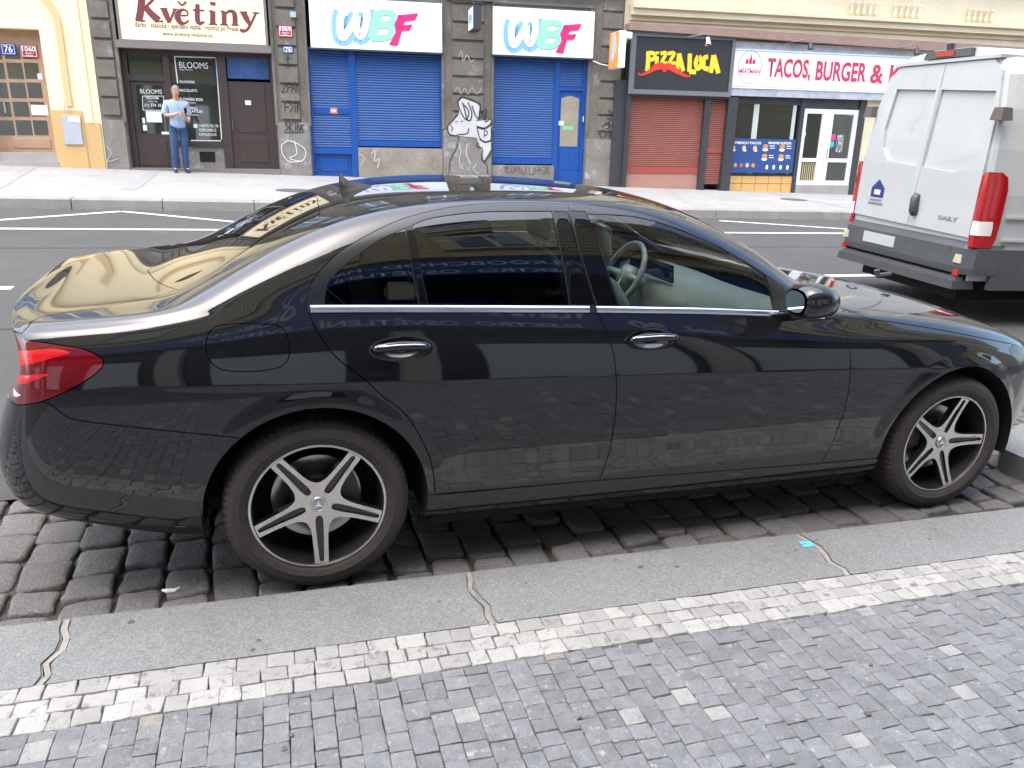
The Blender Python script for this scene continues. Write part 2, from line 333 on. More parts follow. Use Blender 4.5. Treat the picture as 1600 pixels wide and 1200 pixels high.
V = []; F = []; xs = [-60, -4, 0, 4, 8, 12, 16, 20, 60]
def fac(x):   # facade base point at world x
    s = (x - FO.x) / DS.x; return fp_(s, -.5 if x > -50 else -.5)
for x in xs: f_ = fac(x); V += [(x, kx(x) + .30, .400), (f_.x, f_.y, f_.z)]
F = [(2 * i, 2 * i + 2, 2 * i + 3, 2 * i + 1) for i in range(len(xs) - 1)]
tag(mesh('far_pavement', V, F, M_fp), kind='structure')
g = G(); M_fk = mat('far_kerb_granite', (.24, .23, .21), .85, var=.22, vscale=2.5, bump=.8, bscale=35)
x = -40.
while x < 45:
    x2 = x + rr.uniform(1.1, 1.5); k = len(g.v); o_ = rr.uniform(-.006, .006)
    g.v += [(x + .006, kx(x) + o_, .2), (x2 - .006, kx(x2) + o_, .2), (x2 - .006, kx(x2) + .02 + o_, .385), (x + .006, kx(x) + .02 + o_, .385), (x2 - .006, kx(x2) + .05, .402), (x + .006, kx(x) + .05, .402), (x2 - .006, kx(x2) + .31, .404), (x + .006, kx(x) + .31, .404), (x2 - .006, kx(x2) + .31, .2), (x + .006, kx(x) + .31, .2)]
    for q in ((0, 1, 2, 3), (3, 2, 4, 5), (5, 4, 6, 7), (7, 6, 8, 9), (0, 3, 5, 7, 9), (1, 8, 6, 4, 2)): g.f.append([k + i for i in q]); g.mi.append(0)
    x = x2
tag(g.build('far_kerb', M_fk), kind='structure')
g = G(); 
for a, b in (((45, 262, 62, 262), (-90, 318, 5, 293)), ((238, 266, 256, 266), (190, 296, 214, 297)), ((1010, 281, 1020, 281), (1070, 317, 1082, 317)), ((1200, 302, 1206, 302), (1330, 326, 1338, 326))):
    def og(x, y):
        R = camo.rotation_euler.to_matrix(); dr = R @ Vector(((x - 800) / CAMP[6], -(y - 600) / CAMP[6], -1)); C_ = Vector(CAMP[:3]); return C_ + dr * ((.408 - C_.z) / dr.z)
    p = [og(a[0], a[1]), og(a[2], a[3]), og(b[2], b[3]), og(b[0], b[1])]
    k = len(g.v); g.v += [tuple(q) for q in p]; g.f.append([k, k + 1, k + 2, k + 3]); g.mi.append(0)
M_band = mat('grey_band_stone', (.25, .25, .25), .8, var=.15)
zf = [(-60, .402), (60, .402)]
for i, q in enumerate(g.v):
    x, y, z = q; f_ = fac(x); t = (y - kx(x) - .3) / (f_.y - kx(x) - .3); g.v[i] = (x, y, .400 + (f_.z - .400) * t + .004)
tag(g.build('pavement_band', M_band), kind='structure')
# manhole covers
for px_, py_, r_ in ((460, 298, .33), (1240, 312, .30)):
    p = og(px_, py_); g = G(); g.disc(0, 0, r_, r_, -.01, .004, 28); f_ = fac(p.x); t = (p.y - kx(p.x) - .3) / (f_.y - kx(p.x) - .3)
    o = g.build('manhole_cover', mat('cast_iron_cover', (.10, .10, .10), .7, .3)); o.location = (p.x, p.y, .402 + (f_.z - .400) * t); tag(o, 'round iron cover in the white paving ' + ('behind the parked saloon roof' if px_ < 800 else 'in front of the burger shop'), 'manhole cover')
# ================================================================ far buildings
M_stone = mat('weathered_stone', (.145, .127, .100), .9, var=.36, vscale=1.6, bump=.9, bscale=45, stain=((.26, .24, .21), 2.3, .57))
M_base = mat('rough_plinth', (.19, .175, .15), .92, var=.34, vscale=2.5, bump=1., bscale=30, stain=((.34, .33, .31), 2.8, .54))
M_cream = mat('cream_plaster', (.88, .72, .43), .85, var=.05, vscale=1.2, bump=.15, bscale=60)
M_ochre = mat('ochre_plinth', (.52, .34, .14), .8, var=.05, vscale=1.5)
M_cream2 = mat('pale_cornice_plaster', (.60, .52, .36), .88, var=.12, vscale=1.5, bump=.25, bscale=40, stain=((.42, .36, .27), 2.2, .64))
M_brown = mat('brown_door_paint', (.042, .028, .024), .42, var=.12, vscale=3)
M_wood = mat('worn_wood', (.36, .23, .14), .6, var=.22, vscale=5, bump=.3, bscale=60)
M_shop = mat('shop_glass', (.022, .028, .022), .03, ior=2.6, var=.5, vscale=.8)
M_blue = mat('blue_shutter_paint', (.018, .078, .25), .42, var=.10, vscale=2.5, stain=((.045, .10, .27), 5, .66))
M_blue2 = mat('blue_frame_paint', (.008, .065, .27), .35, var=.06)
M_red = mat('red_brown_shutter_paint', (.25, .075, .05), .5, var=.16, vscale=3)
M_dark = mat('dark_frame', (.035, .035, .038), .5, var=.15)
M_wht = mat('sign_white', (.80, .82, .83), .4)
M_upvc = mat('white_frame', (.75, .76, .76), .3)
M_ink = mat('black_ink', (.02, .02, .02), .6); M_inkg = mat('chalk_white', (.62, .62, .60), .8)
GW = lambda: G(W)
def rbox(g, x0, y0, x1, y1, d0, d1, dref=None):
    s0, s1, h0, h1 = rc(x0, y0, x1, y1, d1 if dref is None else dref); g.box(s0, s1, h0, h1, d0, d1); return s0, s1, h0, h1
def shutter(name, s0, s1, h0, h1, d, m, parent, pitch=.052):
    g = GW(); n = max(1, round((h1 - h0) / pitch)); p = (h1 - h0) / n; prev = None
    for i in range(n):
        for dh, dd in ((0, 0), (.15, .014), (.55, .018), (.9, .010), (.98, -.004)):
            k = len(g.v); g.v += [W(s0, h0 + (i + dh) * p, d + dd), W(s1, h0 + (i + dh) * p, d + dd)]
            if prev is not None: g.f.append([prev, prev + 1, k + 1, k]); g.mi.append(0)
            prev = k
    return g.build(name, m, parent)
def pix(path, k=4., ox=0., oy=0., d=0.):
    return [fs(ox + x / k, oy + y / k, d) for x, y in path]
MPX = .0175       # metres per photo pixel on the facade, for stroke widths
def strokes(name, L, m, parent, d, k=4., ox=0., oy=0., th=.004, fine=4, c=True):
    g = GW()
    for j, (pts, wd) in enumerate(L):
        q = pix(pts, k, ox, oy, d); n = len(q); 
        if c and n > 2:
            q2 = [tuple(v) for v in catmull([Vector((a, b)) for a, b in q], fine)]
        else: q2 = q
        ws = wd if isinstance(wd, (list, tuple)) else [wd] * n
        w2 = [float(np.interp(i / max(len(q2) - 1, 1), np.linspace(0, 1, n), ws)) * MPX / k for i in range(len(q2))]
        g.ribbon(q2, w2, d, d + th + .0004 * (j % 6))
    return g.build(name, m, parent)
def polys(name, L, m, parent, d, k=4., ox=0., oy=0., th=.005):
    g = GW()
    for pts in L: g.prism(pix(pts, k, ox, oy, d), d, d + th)
    return g.build(name, m, parent)
TOP = 14.
# ---------------- B: grey stone house with the flower shop and two shuttered shops
sB0, sB1 = fs(160, 200)[0], fs(966, 200)[0]
B = wroot('stone_building', (sB0 + sB1) / 2, -.1, 0, 'grey weathered stone shop building with blue roller shutters, in the middle of the street front', 'building')
op = [rc(190, 0, 428, 263), rc(486, 0, 692, 268), rc(771, 0, 913, 282)]        # shop openings
o1 = (op[0][0], op[0][1]); o2 = (fs(484, 170)[0], fs(691, 150)[0]); o3 = (fs(770, 150)[0], fs(917, 170)[0])
SG = 3.52
g = GW()
for a, b in ((sB0, o1[0]), (o1[1], o2[0]), (o2[1], o3[0]), (o3[1], sB1)): g.box(a, b, -.8, SG, -.6, 0)
g.box(sB0, sB1, SG, TOP, -.6, 0); g.box(sB0, sB1, -.8, TOP, -.9, -.62)
g.build('wall', M_stone, B)
g = GW()
for a, b, ya in ((sB0 + .02, o1[0] - .02, 210), (o1[1] + .02, o2[0] - .02, 203), (o2[1] + .02, o3[0] - .02, 207), (o3[1] + .02, sB1 - .02, 214)):
    hh = fs((0 + 300), ya)[1]; hh = {210: 1.0, 203: 1.02, 207: .93, 214: .80}[ya]; g.box(a, b, -.7, hh, 0, .045, .01)
g.build('plinth', M_base, B)
for xs_ in ((150, 183), (436, 467), (706, 756), (937, 966)):
    s0 = fs(xs_[0], 120)[0]; s1 = fs(xs_[1], 120)[0]
    if xs_[0] == 150: s0 = sB0 + .05
    if xs_[1] == 966: s1 = sB1 - .04
    g = GW(); h = 1.08 if xs_[0] < 700 else .98
    while h < 6.5:
        g.box(s0, s1, h, h + .335, 0, .05, .018); h += .372
    g.build('pier_block', M_stone, B)
# window surrounds of the shops and stone frames
g = GW()
for (a, b) in (o1, o2, o3): 
    for s_ in (a, b): g.box(s_ - .045 if s_ == a else s_ - .015, s_ + .015 if s_ == a else s_ + .045, .95, SG + .1, 0, .03)
g.box(o2[1] + .1, o3[0] - .02, SG + .12, SG + .2, 0, .08); g.box(o3[0] - .05, o3[1] + .06, SG + .1, SG + .16, 0, .05)
g.build('stone_moulding', M_stone, B)
# upper storeys of all three houses
def storeys(parent, s0, s1, mwall, base, n=3, wd=1.15, step=2.6, first=1.2):
    for f in range(n):
        hb = base + f * 3.4; s = s0 + first
        while s + wd < s1 - .3:
            g = GW(); g.box(s - .16, s, hb, hb + 2.1, 0, .07); g.box(s + wd, s + wd + .16, hb, hb + 2.1, 0, .07); g.box(s - .22, s + wd + .22, hb + 2.1, hb + 2.32, 0, .13); g.box(s - .22, s + wd + .22, hb - .13, hb, 0, .16)
            wf = g.build('window', mwall, parent)
            g = GW(); g.box(s, s + wd, hb, hb + 2.1, .002, .012); g.build('pane', M_shop, wf)
            g = GW(); g.box(s, s + .06, hb, hb + 2.1, .012, .04); g.box(s + wd - .06, s + wd, hb, hb + 2.1, .012, .04); g.box(s + wd / 2 - .035, s + wd / 2 + .035, hb, hb + 2.1, .012, .045); g.box(s + .06, s + wd / 2 - .035, hb + 1.45, hb + 1.51, .012, .04); g.box(s + wd / 2 + .035, s + wd - .06, hb + 1.45, hb + 1.51, .012, .04); g.build('window_frame', M_upvc, wf); s += step
storeys(B, sB0, sB1, M_stone, 4.7)
g = GW(); g.box(sB0 - .1, sB1 + .1, 3.98, 4.2, 0, .22); g.box(sB0 - .2, sB1 + .2, TOP - .5, TOP, 0, .5); g.build('cornice', M_stone, B)
# --- flower shop front
s0, s1 = o1; hs = fs(300, 74)[1]
g = GW(); g.box(s0, s1, hs - .06, hs + .05, -.32, .10); g.box(s0, s1, hs + .05, hs + .09, -.3, .05); g.box(s0 - .02, s1 + .02, -.12, .03, -.3, .03); g.build('lintel', mat('grey_brown_paint', (.17, .145, .13), .6, var=.1), B)
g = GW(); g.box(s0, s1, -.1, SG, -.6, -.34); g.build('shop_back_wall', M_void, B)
dl = fs(204, 170, -.15)[0]; a1 = fs(262, 170, -.15)[0]; a2 = fs(352, 170, -.15)[0]; hsill = fs(300, 225, -.15)[1]; htr = fs(240, 122, -.15)[1]; dd = -.15
g = GW(); top = hs - .06
g.box(s0, a1 + .05, htr - .06, htr + .06, dd - .08, dd); g.box(s0, s0 + .12, -.05, top, dd - .08, dd + .002); g.box(a1 - .01, a1 + .12, -.05, top, dd - .08, dd + .004); g.box(a2 - .10, a2 + .08, .0, top, dd - .08, dd + .006); g.box(s1 - .08, s1, -.05, top, dd - .08, dd + .002)
g.box(s0 + .12, a1 - .01, top - .10, top, dd - .08, dd); g.box(a1 + .12, a2 - .1, top - .07, top, dd - .08, dd); g.box(a2 + .08, s1 - .08, top - .09, top, dd - .08, dd); g.box(a1 + .12, a2 - .10, hsill - .05, hsill + .06, dd - .08, dd + .03)
sf = g.build('shop_frame', M_brown, B)
g = GW(); g.box(a1 + .12, a2 - .10, -.05, hsill - .05, dd - .1, dd - .02); hv = rc(312, 237, 336, 253, dd)
w1 = g.build('sill_wall', M_base, B); g = GW(); g.box(hv[0], hv[1], hv[2], hv[3], dd - .019, dd - .010); g.build('vent_opening', M_void, w1)
# glazed door left
g = GW(); g.box(s0 + .12, a1 - .01, -.03, htr - .06, dd - .10, dd - .04); pd = rc(216, 133, 257, 209, dd); dr = g.build('shop_door', M_brown, B)
g = GW(); g.box(pd[0], pd[1], pd[2], pd[3], dd - .04, dd - .034); g.build('pane', M_shop, dr)
g = GW(); 
for x_, y_, x2, y2 in ((219, 219, 262, 259),): q = rc(x_, y_, x2, y2, dd); g.box(q[0], q[1], q[2], q[3], dd - .04, dd - .03, .006)
g.build('door_panel', M_brown, dr)
g = GW(); g.box(s0 + .14, a1 - .03, htr + .06, top - .1, dd - .06, dd - .05); g.build('transom_pane', M_shop, B)
g = GW(); g.box(a1 + .12, a2 - .10, hsill + .06, top - .07, dd - .06, dd - .05); g.build('shop_window', M_shop, B)
# solid door right
g = GW(); q = rc(362, 128, 425, 263, dd); g.box(a2 + .08, s1 - .08, -.03, q[3], dd - .08, dd - .03); dr2 = g.build('shop_door', M_brown, B)
g = GW(); g.box(q[0] + .12, q[1] - .1, q[2] + .75, q[3] - .06, dd - .03, dd - .018, .008); g.box(q[0] + .12, q[1] - .1, q[2] + .12, q[2] + .66, dd - .03, dd - .018, .008); g.build('door_panel', M_brown, dr2)
g = GW(); hq = rc(363, 187, 366, 204, dd); g.box(hq[0], hq[0] + .025, hq[2], hq[3], dd - .018, dd + .03, .006); g.build('door_handle', M_chrome, dr2)
g = GW(); g.box(a2 + .1, s1 - .1, q[3] + .06, top - .09, dd - .06, dd - .05); g.build('transom_pane', mat('blue_film', (.045, .09, .20), .08, var=.4, vscale=3, ior=1.6), B)
# lettering on the shop windows
def wt_(s, x0, y0, x1, y1, d=dd - .05, b=.0, m=None, par=None): 
    q = rc(x0, y0, x1, y1, d); text('window_lettering', s, W, q[0], q[1], q[2], q[3], d, m or M_inkg, par or sf, bold=b, depth=.003)
wt_('BLOOMS', 280, 97, 325, 107); wt_('magic flowers', 280, 107.5, 301, 110.5); wt_('FLOWERS', 281, 126, 304, 130, b=.01); wt_('BOUQUETS', 281, 139.5, 308, 144, b=.01); wt_('FLOWERS BOX', 281, 153, 317, 157.5, b=.01); wt_('special flowers', 282, 159, 306, 162); wt_('WEDDING', 281, 166.5, 308, 171, b=.01); wt_('DECORATION', 281, 171.5, 316, 176, b=.01); wt_('& more events', 282, 177.5, 310, 180.5)
wt_('+420775 732 174', 311, 194.5, 341, 199, b=.01); wt_('SUPERFLOWER.CZ', 311, 201, 338, 205.5, b=.01); wt_('KARTALOVA.74', 311, 208, 338, 212.5, b=.01)
g = GW()
for a, b in (((272, 88), (337, 90)), ((337, 90), (346, 218)), ((298, 219.5), (345, 220)), ((272, 88), (277, 130))):
    p, q = fs(*a, dd), fs(*b, dd); g.ribbon([p, q], .022, dd - .048, dd - .045)
q = rc(302, 194, 308, 199.5, dd); g.box(q[0], q[1], q[2], q[3], dd - .049, dd - .045)
g.build('window_border', M_inkg, sf)
wt_('BLOOMS', 219, 139.5, 253, 146.5, dd - .034, par=dr); wt_('WELCOME', 228, 151, 248, 155, dd - .034, .01, par=dr); wt_('come inside', 232, 157, 246, 159.5, dd - .034, par=dr); wt_('(+) 774 10', 226, 162, 252, 168.5, dd - .034, .01, par=dr)
g = GW(); 
for a, b in (((222, 150), (255, 150)), ((255, 150), (256, 172.5)), ((256, 172.5), (223, 172)), ((223, 172), (222, 150))): p, q = fs(*a, dd), fs(*b, dd); g.ribbon([p, q], .012, dd - .033, dd - .031)
g.build('window_border', M_inkg, dr)
M_paper = mat('paper', (.66, .68, .68), .7, var=.06, vscale=8)
g = GW(); 
for r_ in ((228, 174, 252, 191), (222, 184, 226, 193), (223, 195, 229, 204), (252, 206, 264, 210)): q = rc(*r_, dd); g.box(q[0], q[1], q[2], q[3], dd - .034, dd - .031)
g.build('paper_notice', M_paper, dr); g = GW(); q = rc(383, 157, 392, 164, dd); g.box(q[0], q[1], q[2], q[3], dd - .018, dd - .012); g.build('paper_note', M_paper, dr2)
# --- Kvetiny sign
M_csign = mat('cream_sign', (.90, .78, .46), .5)
q0, q1 = fs(186, 30, .1)[0], fs(413, 33, .1)[0]; hb, ht = hs + .10, SG + .05
K = wroot('shop_sign', (q0 + q1) / 2, hb, .05, 'cream fascia board reading Kvetiny in maroon above the brown flower shop', 'sign')
g = GW(); g.box(q0, q1, hb, ht, -.1, .06); K1 = g.build('sign_board', M_csign, K)
g = GW(); g.box(q0 - .05, q0, hb - .02, ht, -.1, .075); g.box(q1, q1 + .05, hb - .02, ht, -.1, .075); g.box(q0 - .05, q1 + .05, hb - .07, hb - .0, -.1, .08); g.build('sign_frame', mat('grey_brown_paint', (.17, .145, .13)), K)
M_mar = mat('maroon_letter', (.16, .03, .035), .5)
KV = [([(888, -35), (880, 60), (868, 126)], 36), ([(846, 126), (908, 132)], 9), ([(992, -40), (945, 10), (905, 48)], 13), ([(905, 40), (945, 85), (992, 128)], [30, 34, 38]), ([(968, 132), (1020, 134)], 9),
 ([(1022, 52), (1040, 95), (1060, 142)], [30, 30, 20]), ([(1060, 142), (1078, 95), (1095, 58)], [10, 12, 12]), ([(1000, 53), (1046, 54)], 7), ([(1078, 57), (1112, 58)], 7),
 ([(1175, 92), (1168, 70), (1140, 60), (1116, 80), (1110, 110), (1128, 140), (1155, 145), (1180, 128)], [8, 10, 12, 26, 32, 26, 12, 8]), ([(1112, 98), (1176, 96)], 8), ([(1112, 8), (1138, 32), (1164, 10)], 10),
 ([(1235, 25), (1233, 80), (1236, 130), (1252, 146), (1278, 136)], [20, 26, 26, 20, 9]), ([(1204, 63), (1278, 66)], 9),
 ([(1330, 68), (1330, 148)], 27), ([(1306, 70), (1330, 68)], 8), ([(1304, 151), (1358, 153)], 8), ([(1330, 12), (1330, 34)], 27),
 ([(1400, 70), (1401, 150)], 25), ([(1376, 72), (1400, 70)], 8), ([(1376, 153), (1424, 155)], 8), ([(1408, 90), (1432, 70), (1458, 76), (1468, 100), (1469, 154)], [9, 14, 22, 26, 26]), ([(1446, 156), (1492, 158)], 8),
 ([(1520, 75), (1540, 115), (1562, 155)], [30, 30, 18]), ([(1497, 76), (1546, 77)], 8), ([(1600, 82), (1575, 135), (1548, 182), (1520, 194), (1500, 184)], [12, 12, 14, 18, 16]), ([(1578, 80), (1622, 82)], 8)]
strokes('lettering', [(p, [v * .88 for v in w] if isinstance(w, list) else w * .88) for p, w in KV], M_mar, K1, .06)
def fit_text(nm, s, x0, y0, x1, y1, d, m, par, bold=0., shear=0., depth=.004): q = rc(x0, y0, x1, y1, d); return text(nm, s, W, q[0], q[1], q[2], q[3], d, m, par, bold, depth, shear)
fit_text('lettering', 'dárky · klasická i speciální vazba · rozvoz po Praze', 211, 37.5, 372, 48, .06, mat('brown_letter', (.09, .06, .045), .5), K1, .012); fit_text('lettering', 'www.kvetiny-vlckova.cz', 254, 50.5, 332, 59, .06, mat('brown_letter'), K1, .012)
# --- WBF shops
M_lb = mat('light_blue_letter', (.22, .45, .75), .4); M_mint = mat('mint_letter', (.28, .66, .42), .4); M_mag = mat('magenta_letter', (.55, .02, .15), .4)
def wbf(x0, y0, x1, y1, label, T):
    q = rc(x0, y0, x1, y1, .12); R_ = wroot('shop_sign', (q[0] + q[1]) / 2, q[2], .05, label, 'sign', 'white fascia signs above the blue shutters')
    g = GW(); g.box(q[0], q[1], q[2], max(q[3], SG + .02), -.05, .12); b = g.build('sign_board', M_wht, R_)
    g = GW(); g.box(q[0] - .02, q[1] + .02, q[2] - .035, q[2], -.05, .125); g.build('sign_frame', M_dark, R_)
    def tr(L): return [([T(*p) for p in pts], wd) for pts, wd in L]
    Wp = [([(460, 82), (446, 120), (446, 200), (464, 234), (505, 180), (552, 100)], 82), ([(552, 100), (548, 170), (572, 226), (604, 170), (614, 100), (606, 66)], 82)]
    strokes('letter_w_outline', tr(Wp), M_lb, b, .12, ox=420, fine=6)
    strokes('letter_w', tr([(p, 34) for p, _ in Wp]), M_wht, b, .126, ox=420, fine=6)
    strokes('letter_b', tr([([(682, 72), (666, 150), (642, 246)], 40), ([(676, 82), (745, 78), (786, 98), (770, 140), (700, 158)], 27), ([(690, 158), (748, 162), (776, 190), (740, 232), (640, 240)], 28)]), M_mint, b, .131, ox=420, fine=6)
    polys('letter_f', [[T(*p) for p in ((805, 95), (935, 82), (915, 124), (848, 134))], [T(*p) for p in ((812, 92), (850, 130), (838, 170), (818, 240), (804, 286), (750, 279), (775, 240), (793, 200), (785, 150))], [T(*p) for p in ((840, 158), (898, 152), (880, 190), (832, 192))]], M_mag, b, .136, ox=420)
    return b
wbf(484, 3, 690.5, 78, 'white fascia sign reading WBF above the wide blue shutter with the arrow sticker', lambda x, y: (x, y))
wbf(770.5, 14, 928, 88, 'white fascia sign reading WBF above the narrower blue shutter and glazed blue door', lambda x, y: ((205 + (x - 410) * .899) + 1280, 85 + (y - 25) * .925 + (x - 410) * .02))
# shutters
sg = 2.56; d_ = -.12
xa, xb = fs(549, 170, d_)[0], fs(555, 170, d_)[0]
h1b = fs(620, 229, d_)[1]; hdb = fs(520, 238, d_)[1]
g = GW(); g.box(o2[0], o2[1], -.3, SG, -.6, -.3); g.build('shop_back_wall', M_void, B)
g = GW(); g.box(xa - .03, xb + .03, -.3, sg, d_ - .04, d_ + .04); g.box(o2[0], o2[0] + .05, -.3, sg, d_ - .04, d_ + .03); g.box(o2[1] - .05, o2[1], h1b, sg, d_ - .04, d_ + .03); g.box(o2[0], o2[1], sg - .04, sg + .02, d_ - .05, d_ + .05); g.build('shutter_frame', M_blue2, B)
qm = rc(490, 168, 546, 178, d_); sh = shutter('shutter', o2[0] + .05, xa - .03, hdb + .1, sg - .04, d_ - .02, M_blue, B)
g = GW(); g.box(qm[0], xa - .03, qm[2], qm[3], d_, d_ + .012); g.box(o2[0] + .05, xa - .03, hdb - .03, hdb + .1, d_ - .03, d_ + .02); g.build('shutter_rail', M_blue2, sh)
g = GW(); g.box(o2[0] + .05, xa - .03, -.2, hdb - .03, d_ - .10, d_ - .06); ld = g.build('shop_door', M_blue2, B)
g = GW(); g.box(o2[0] + .15, xa - .12, -.02, hdb - .12, d_ - .06, d_ - .05, .008); g.build('door_panel', M_blue2, ld)
g = GW(); g.box(o2[0], xa + .03, -.3, -.13, -.3, .06); g.build('door_step', M_base, B)
sh = shutter('shutter', xb + .03, o2[1] - .05, h1b + .12, sg - .04, d_ - .02, M_blue, B)
g = GW(); g.box(xb + .03, o2[1] - .05, h1b, h1b + .12, d_ - .03, d_ + .015); g.build('shutter_rail', M_blue2, sh)
g = GW(); g.box(xb + .03, o2[1], -.6, h1b - .03, -.3, -.04); g.build('sill_wall', mat('painted_over_wall', (.25, .215, .17), .9, var=.35, vscale=2, bump=.6, bscale=30, stain=((.24, .36, .37), 2.3, .55)), B)
ar = rc(516, 168.5, 527, 177.5, d_ + .012); g = GW(); g.box(ar[0], ar[1], ar[2], ar[3], d_ + .012, d_ + .016); st = g.build('arrow_sticker', mat('orange_sticker', (.62, .16, .08), .5), B)
g = GW(); cx_, cy_ = (ar[0] + ar[1]) / 2, (ar[2] + ar[3]) / 2; g.box(cx_ - .06, cx_ + .0, cy_ - .012, cy_ + .012, d_ + .016, d_ + .018); g.prism([(cx_, cy_ + .035), (cx_, cy_ - .035), (cx_ + .055, cy_)], d_ + .016, d_ + .019); g.build('arrow', M_wht, st)
xa2, xb2 = fs(867, 170, d_)[0], fs(871.5, 170, d_)[0]; h2b = fs(815, 256, d_)[1]
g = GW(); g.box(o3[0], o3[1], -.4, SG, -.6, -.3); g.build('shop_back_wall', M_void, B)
htd = fs(895, 136, d_)[1]; htd2 = fs(895, 142, d_)[1]
g = GW(); g.box(xa2 - .03, xb2 + .02, -.35, sg, d_ - .04, d_ + .03); g.box(o3[0], o3[0] + .04, h2b, sg, d_ - .04, d_ + .03); g.box(o3[1] - .09, o3[1], -.35, sg, d_ - .04, d_ + .03); g.box(o3[0], o3[1], sg - .04, sg + .02, d_ - .05, d_ + .05); g.box(xb2 + .02, o3[1] - .09, htd2, htd, d_ - .04, d_ + .025); g.build('shutter_frame', M_blue2, B)
sh = shutter('shutter', o3[0] + .04, xa2 - .03, h2b + .13, sg - .04, d_ - .02, M_blue, B)
g = GW(); g.box(o3[0] + .04, xa2 - .03, h2b, h2b + .13, d_ - .03, d_ + .015); g.build('shutter_rail', M_blue2, sh)
shutter('shutter', xb2 + .02, o3[1] - .09, htd, sg - .04, d_ - .02, M_blue, B)
g = GW(); g.box(o3[0], xa2, -.7, h2b - .03, -.3, -.02); g.build('sill_wall', M_base, B)
g = GW(); g.box(xb2 + .02, o3[1] - .09, -.33, htd2, d_ - .08, d_ - .02); bd = g.build('shop_door', M_blue2, B)
pq = rc(872, 150, 905, 229, d_); g = GW(); g.prism([(pq[0] + .06, pq[2]), (pq[1] - .02, pq[2]), (pq[1] - .02, pq[3] - .05), ((pq[0] + pq[1]) / 2 + .02, pq[3] + .01), (pq[0] + .06, pq[3] - .05)], d_ - .02, d_ - .012); g.build('pane', mat('door_glass_beige', (.30, .26, .19), .05, var=.25, vscale=1.5, ior=1.6), bd)
g = GW(); 
for x0, x1 in ((.08, .31), (.37, .60)): g.box(xb2 + x0, xb2 + x1, pq[2] - .55, pq[2] - .08, d_ - .02, d_ - .012, .006); g.box(xb2 + x0, xb2 + x1, pq[2] - .85, pq[2] - .60, d_ - .02, d_ - .012, .006)
g.build('door_panel', M_blue2, bd)
g = GW(); q = rc(909, 182, 912, 191, d_); g.box(q[0], q[0] + .03, q[2], q[3], d_ + .03, d_ + .08); g.build('door_handle', M_chrome, bd)
g = GW(); q = rc(873, 189, 881, 196, d_); g.box(q[0], q[1], q[2], q[3], d_ - .012, d_ - .009); g.build('paper_note', M_paper, bd); g = GW(); q = rc(880, 197, 896, 203, d_); g.box(q[0], q[1], q[2], q[3], d_ - .012, d_ - .009); g.build('sticker', mat('green_sticker', (.18, .5, .25), .5), bd)
g = GW(); g.box(xb2 - .05, o3[1], -.6, -.35, -.3, .05); g.build('door_step', M_base, B)
# plates, projecting signs
def plate(x0, y0, x1, y1, d, col, words, label, cat='sign', group='house number plates'):
    q = rc(x0, y0, x1, y1, d); R_ = wroot('number_plate', (q[0] + q[1]) / 2, q[2], d, label, cat, group); g = GW(); g.box(q[0], q[1], q[2], q[3], d, d + .02, .006); b = g.build('plate', mat('enamel_' + col[0], col[1], .3), R_)
    g = GW(); r_ = .012
    for e in ((q[0] + .02, q[1] - .02, q[3] - .03, q[3] - .02), (q[0] + .02, q[1] - .02, q[2] + .02, q[2] + .03), (q[0] + .02, q[0] + .03, q[2] + .03, q[3] - .03), (q[1] - .03, q[1] - .02, q[2] + .03, q[3] - .03)): g.box(*e, d + .02, d + .0225)
    g.build('border', M_wht, b); H = q[3] - q[2]; L_ = q[1] - q[0]
    for s_, f0, f1, ins in words: text('number', s_, W, q[0] + L_ * ins, q[1] - L_ * ins, q[2] + H * f0, q[2] + H * f1, d + .02, M_wht, b, .02, .004)
BLUE = ('blue', (.02, .045, .28)); RED = ('red', (.38, .03, .04))
plate(435, 40, 457, 58, .05, RED, [('1069', .52, .88, .12), ('PRAHA 3', .30, .42, .25), ('ŽIŽKOV', .13, .24, .3)], 'small red enamel plate reading 1069 on the stone pier')
plate(442, 72, 458, 83, .05, BLUE, [('74', .2, .8, .25)], 'small blue enamel plate reading 74 on the stone pier')
q = rc(453, 18, 463, 28, .05); R_ = wroot('junction_box', q[0], q[2], .05, 'tiny grey electrical box at the top of the stone pier by the blue plate', 'box'); g = GW(); g.box(q[0], q[1], q[2], q[3], .05, .12, .01); g.build('box_cover', mat('pale_blue_grey', (.35, .42, .50), .5), R_)
# projecting WBF box
s_ = fs(742, 30, .5)[0]; R_ = wroot('projecting_sign', s_, 3.1, .35, 'small white box sign reading WBF sticking out from the pier between the blue shops', 'sign')
F2 = lambda a, b, c: tuple(Vector(W(s_ + c, b, a)))
q = (fs(742, 10, .5)[1], fs(742, 46, .5)[1]); g = G(F2); g.box(.18, .82, q[0] - .48, q[0] - .02, -.09, .09); bx_ = g.build('sign_case', M_dark, R_); g = G(F2); g.box(.20, .80, q[0] - .46, q[0] - .04, -.095, -.09); pf = g.build('sign_face', M_wht, bx_)
F3 = lambda a, b, c: tuple(Vector(W(s_ - c, b, 1.0 - a))); text('lettering', 'WBF', F3, .28, .72, q[0] - .34, q[0] - .16, .095, M_lb, pf, .02)
g = G(F2); g.tube([(0, q[0] - .25, 0), (.2, q[0] - .25, 0)], .02); g.tube([(.4, q[0] - .02, 0), (.1, q[0] + .5, 0)], .006); g.build('bracket', M_dark, R_)
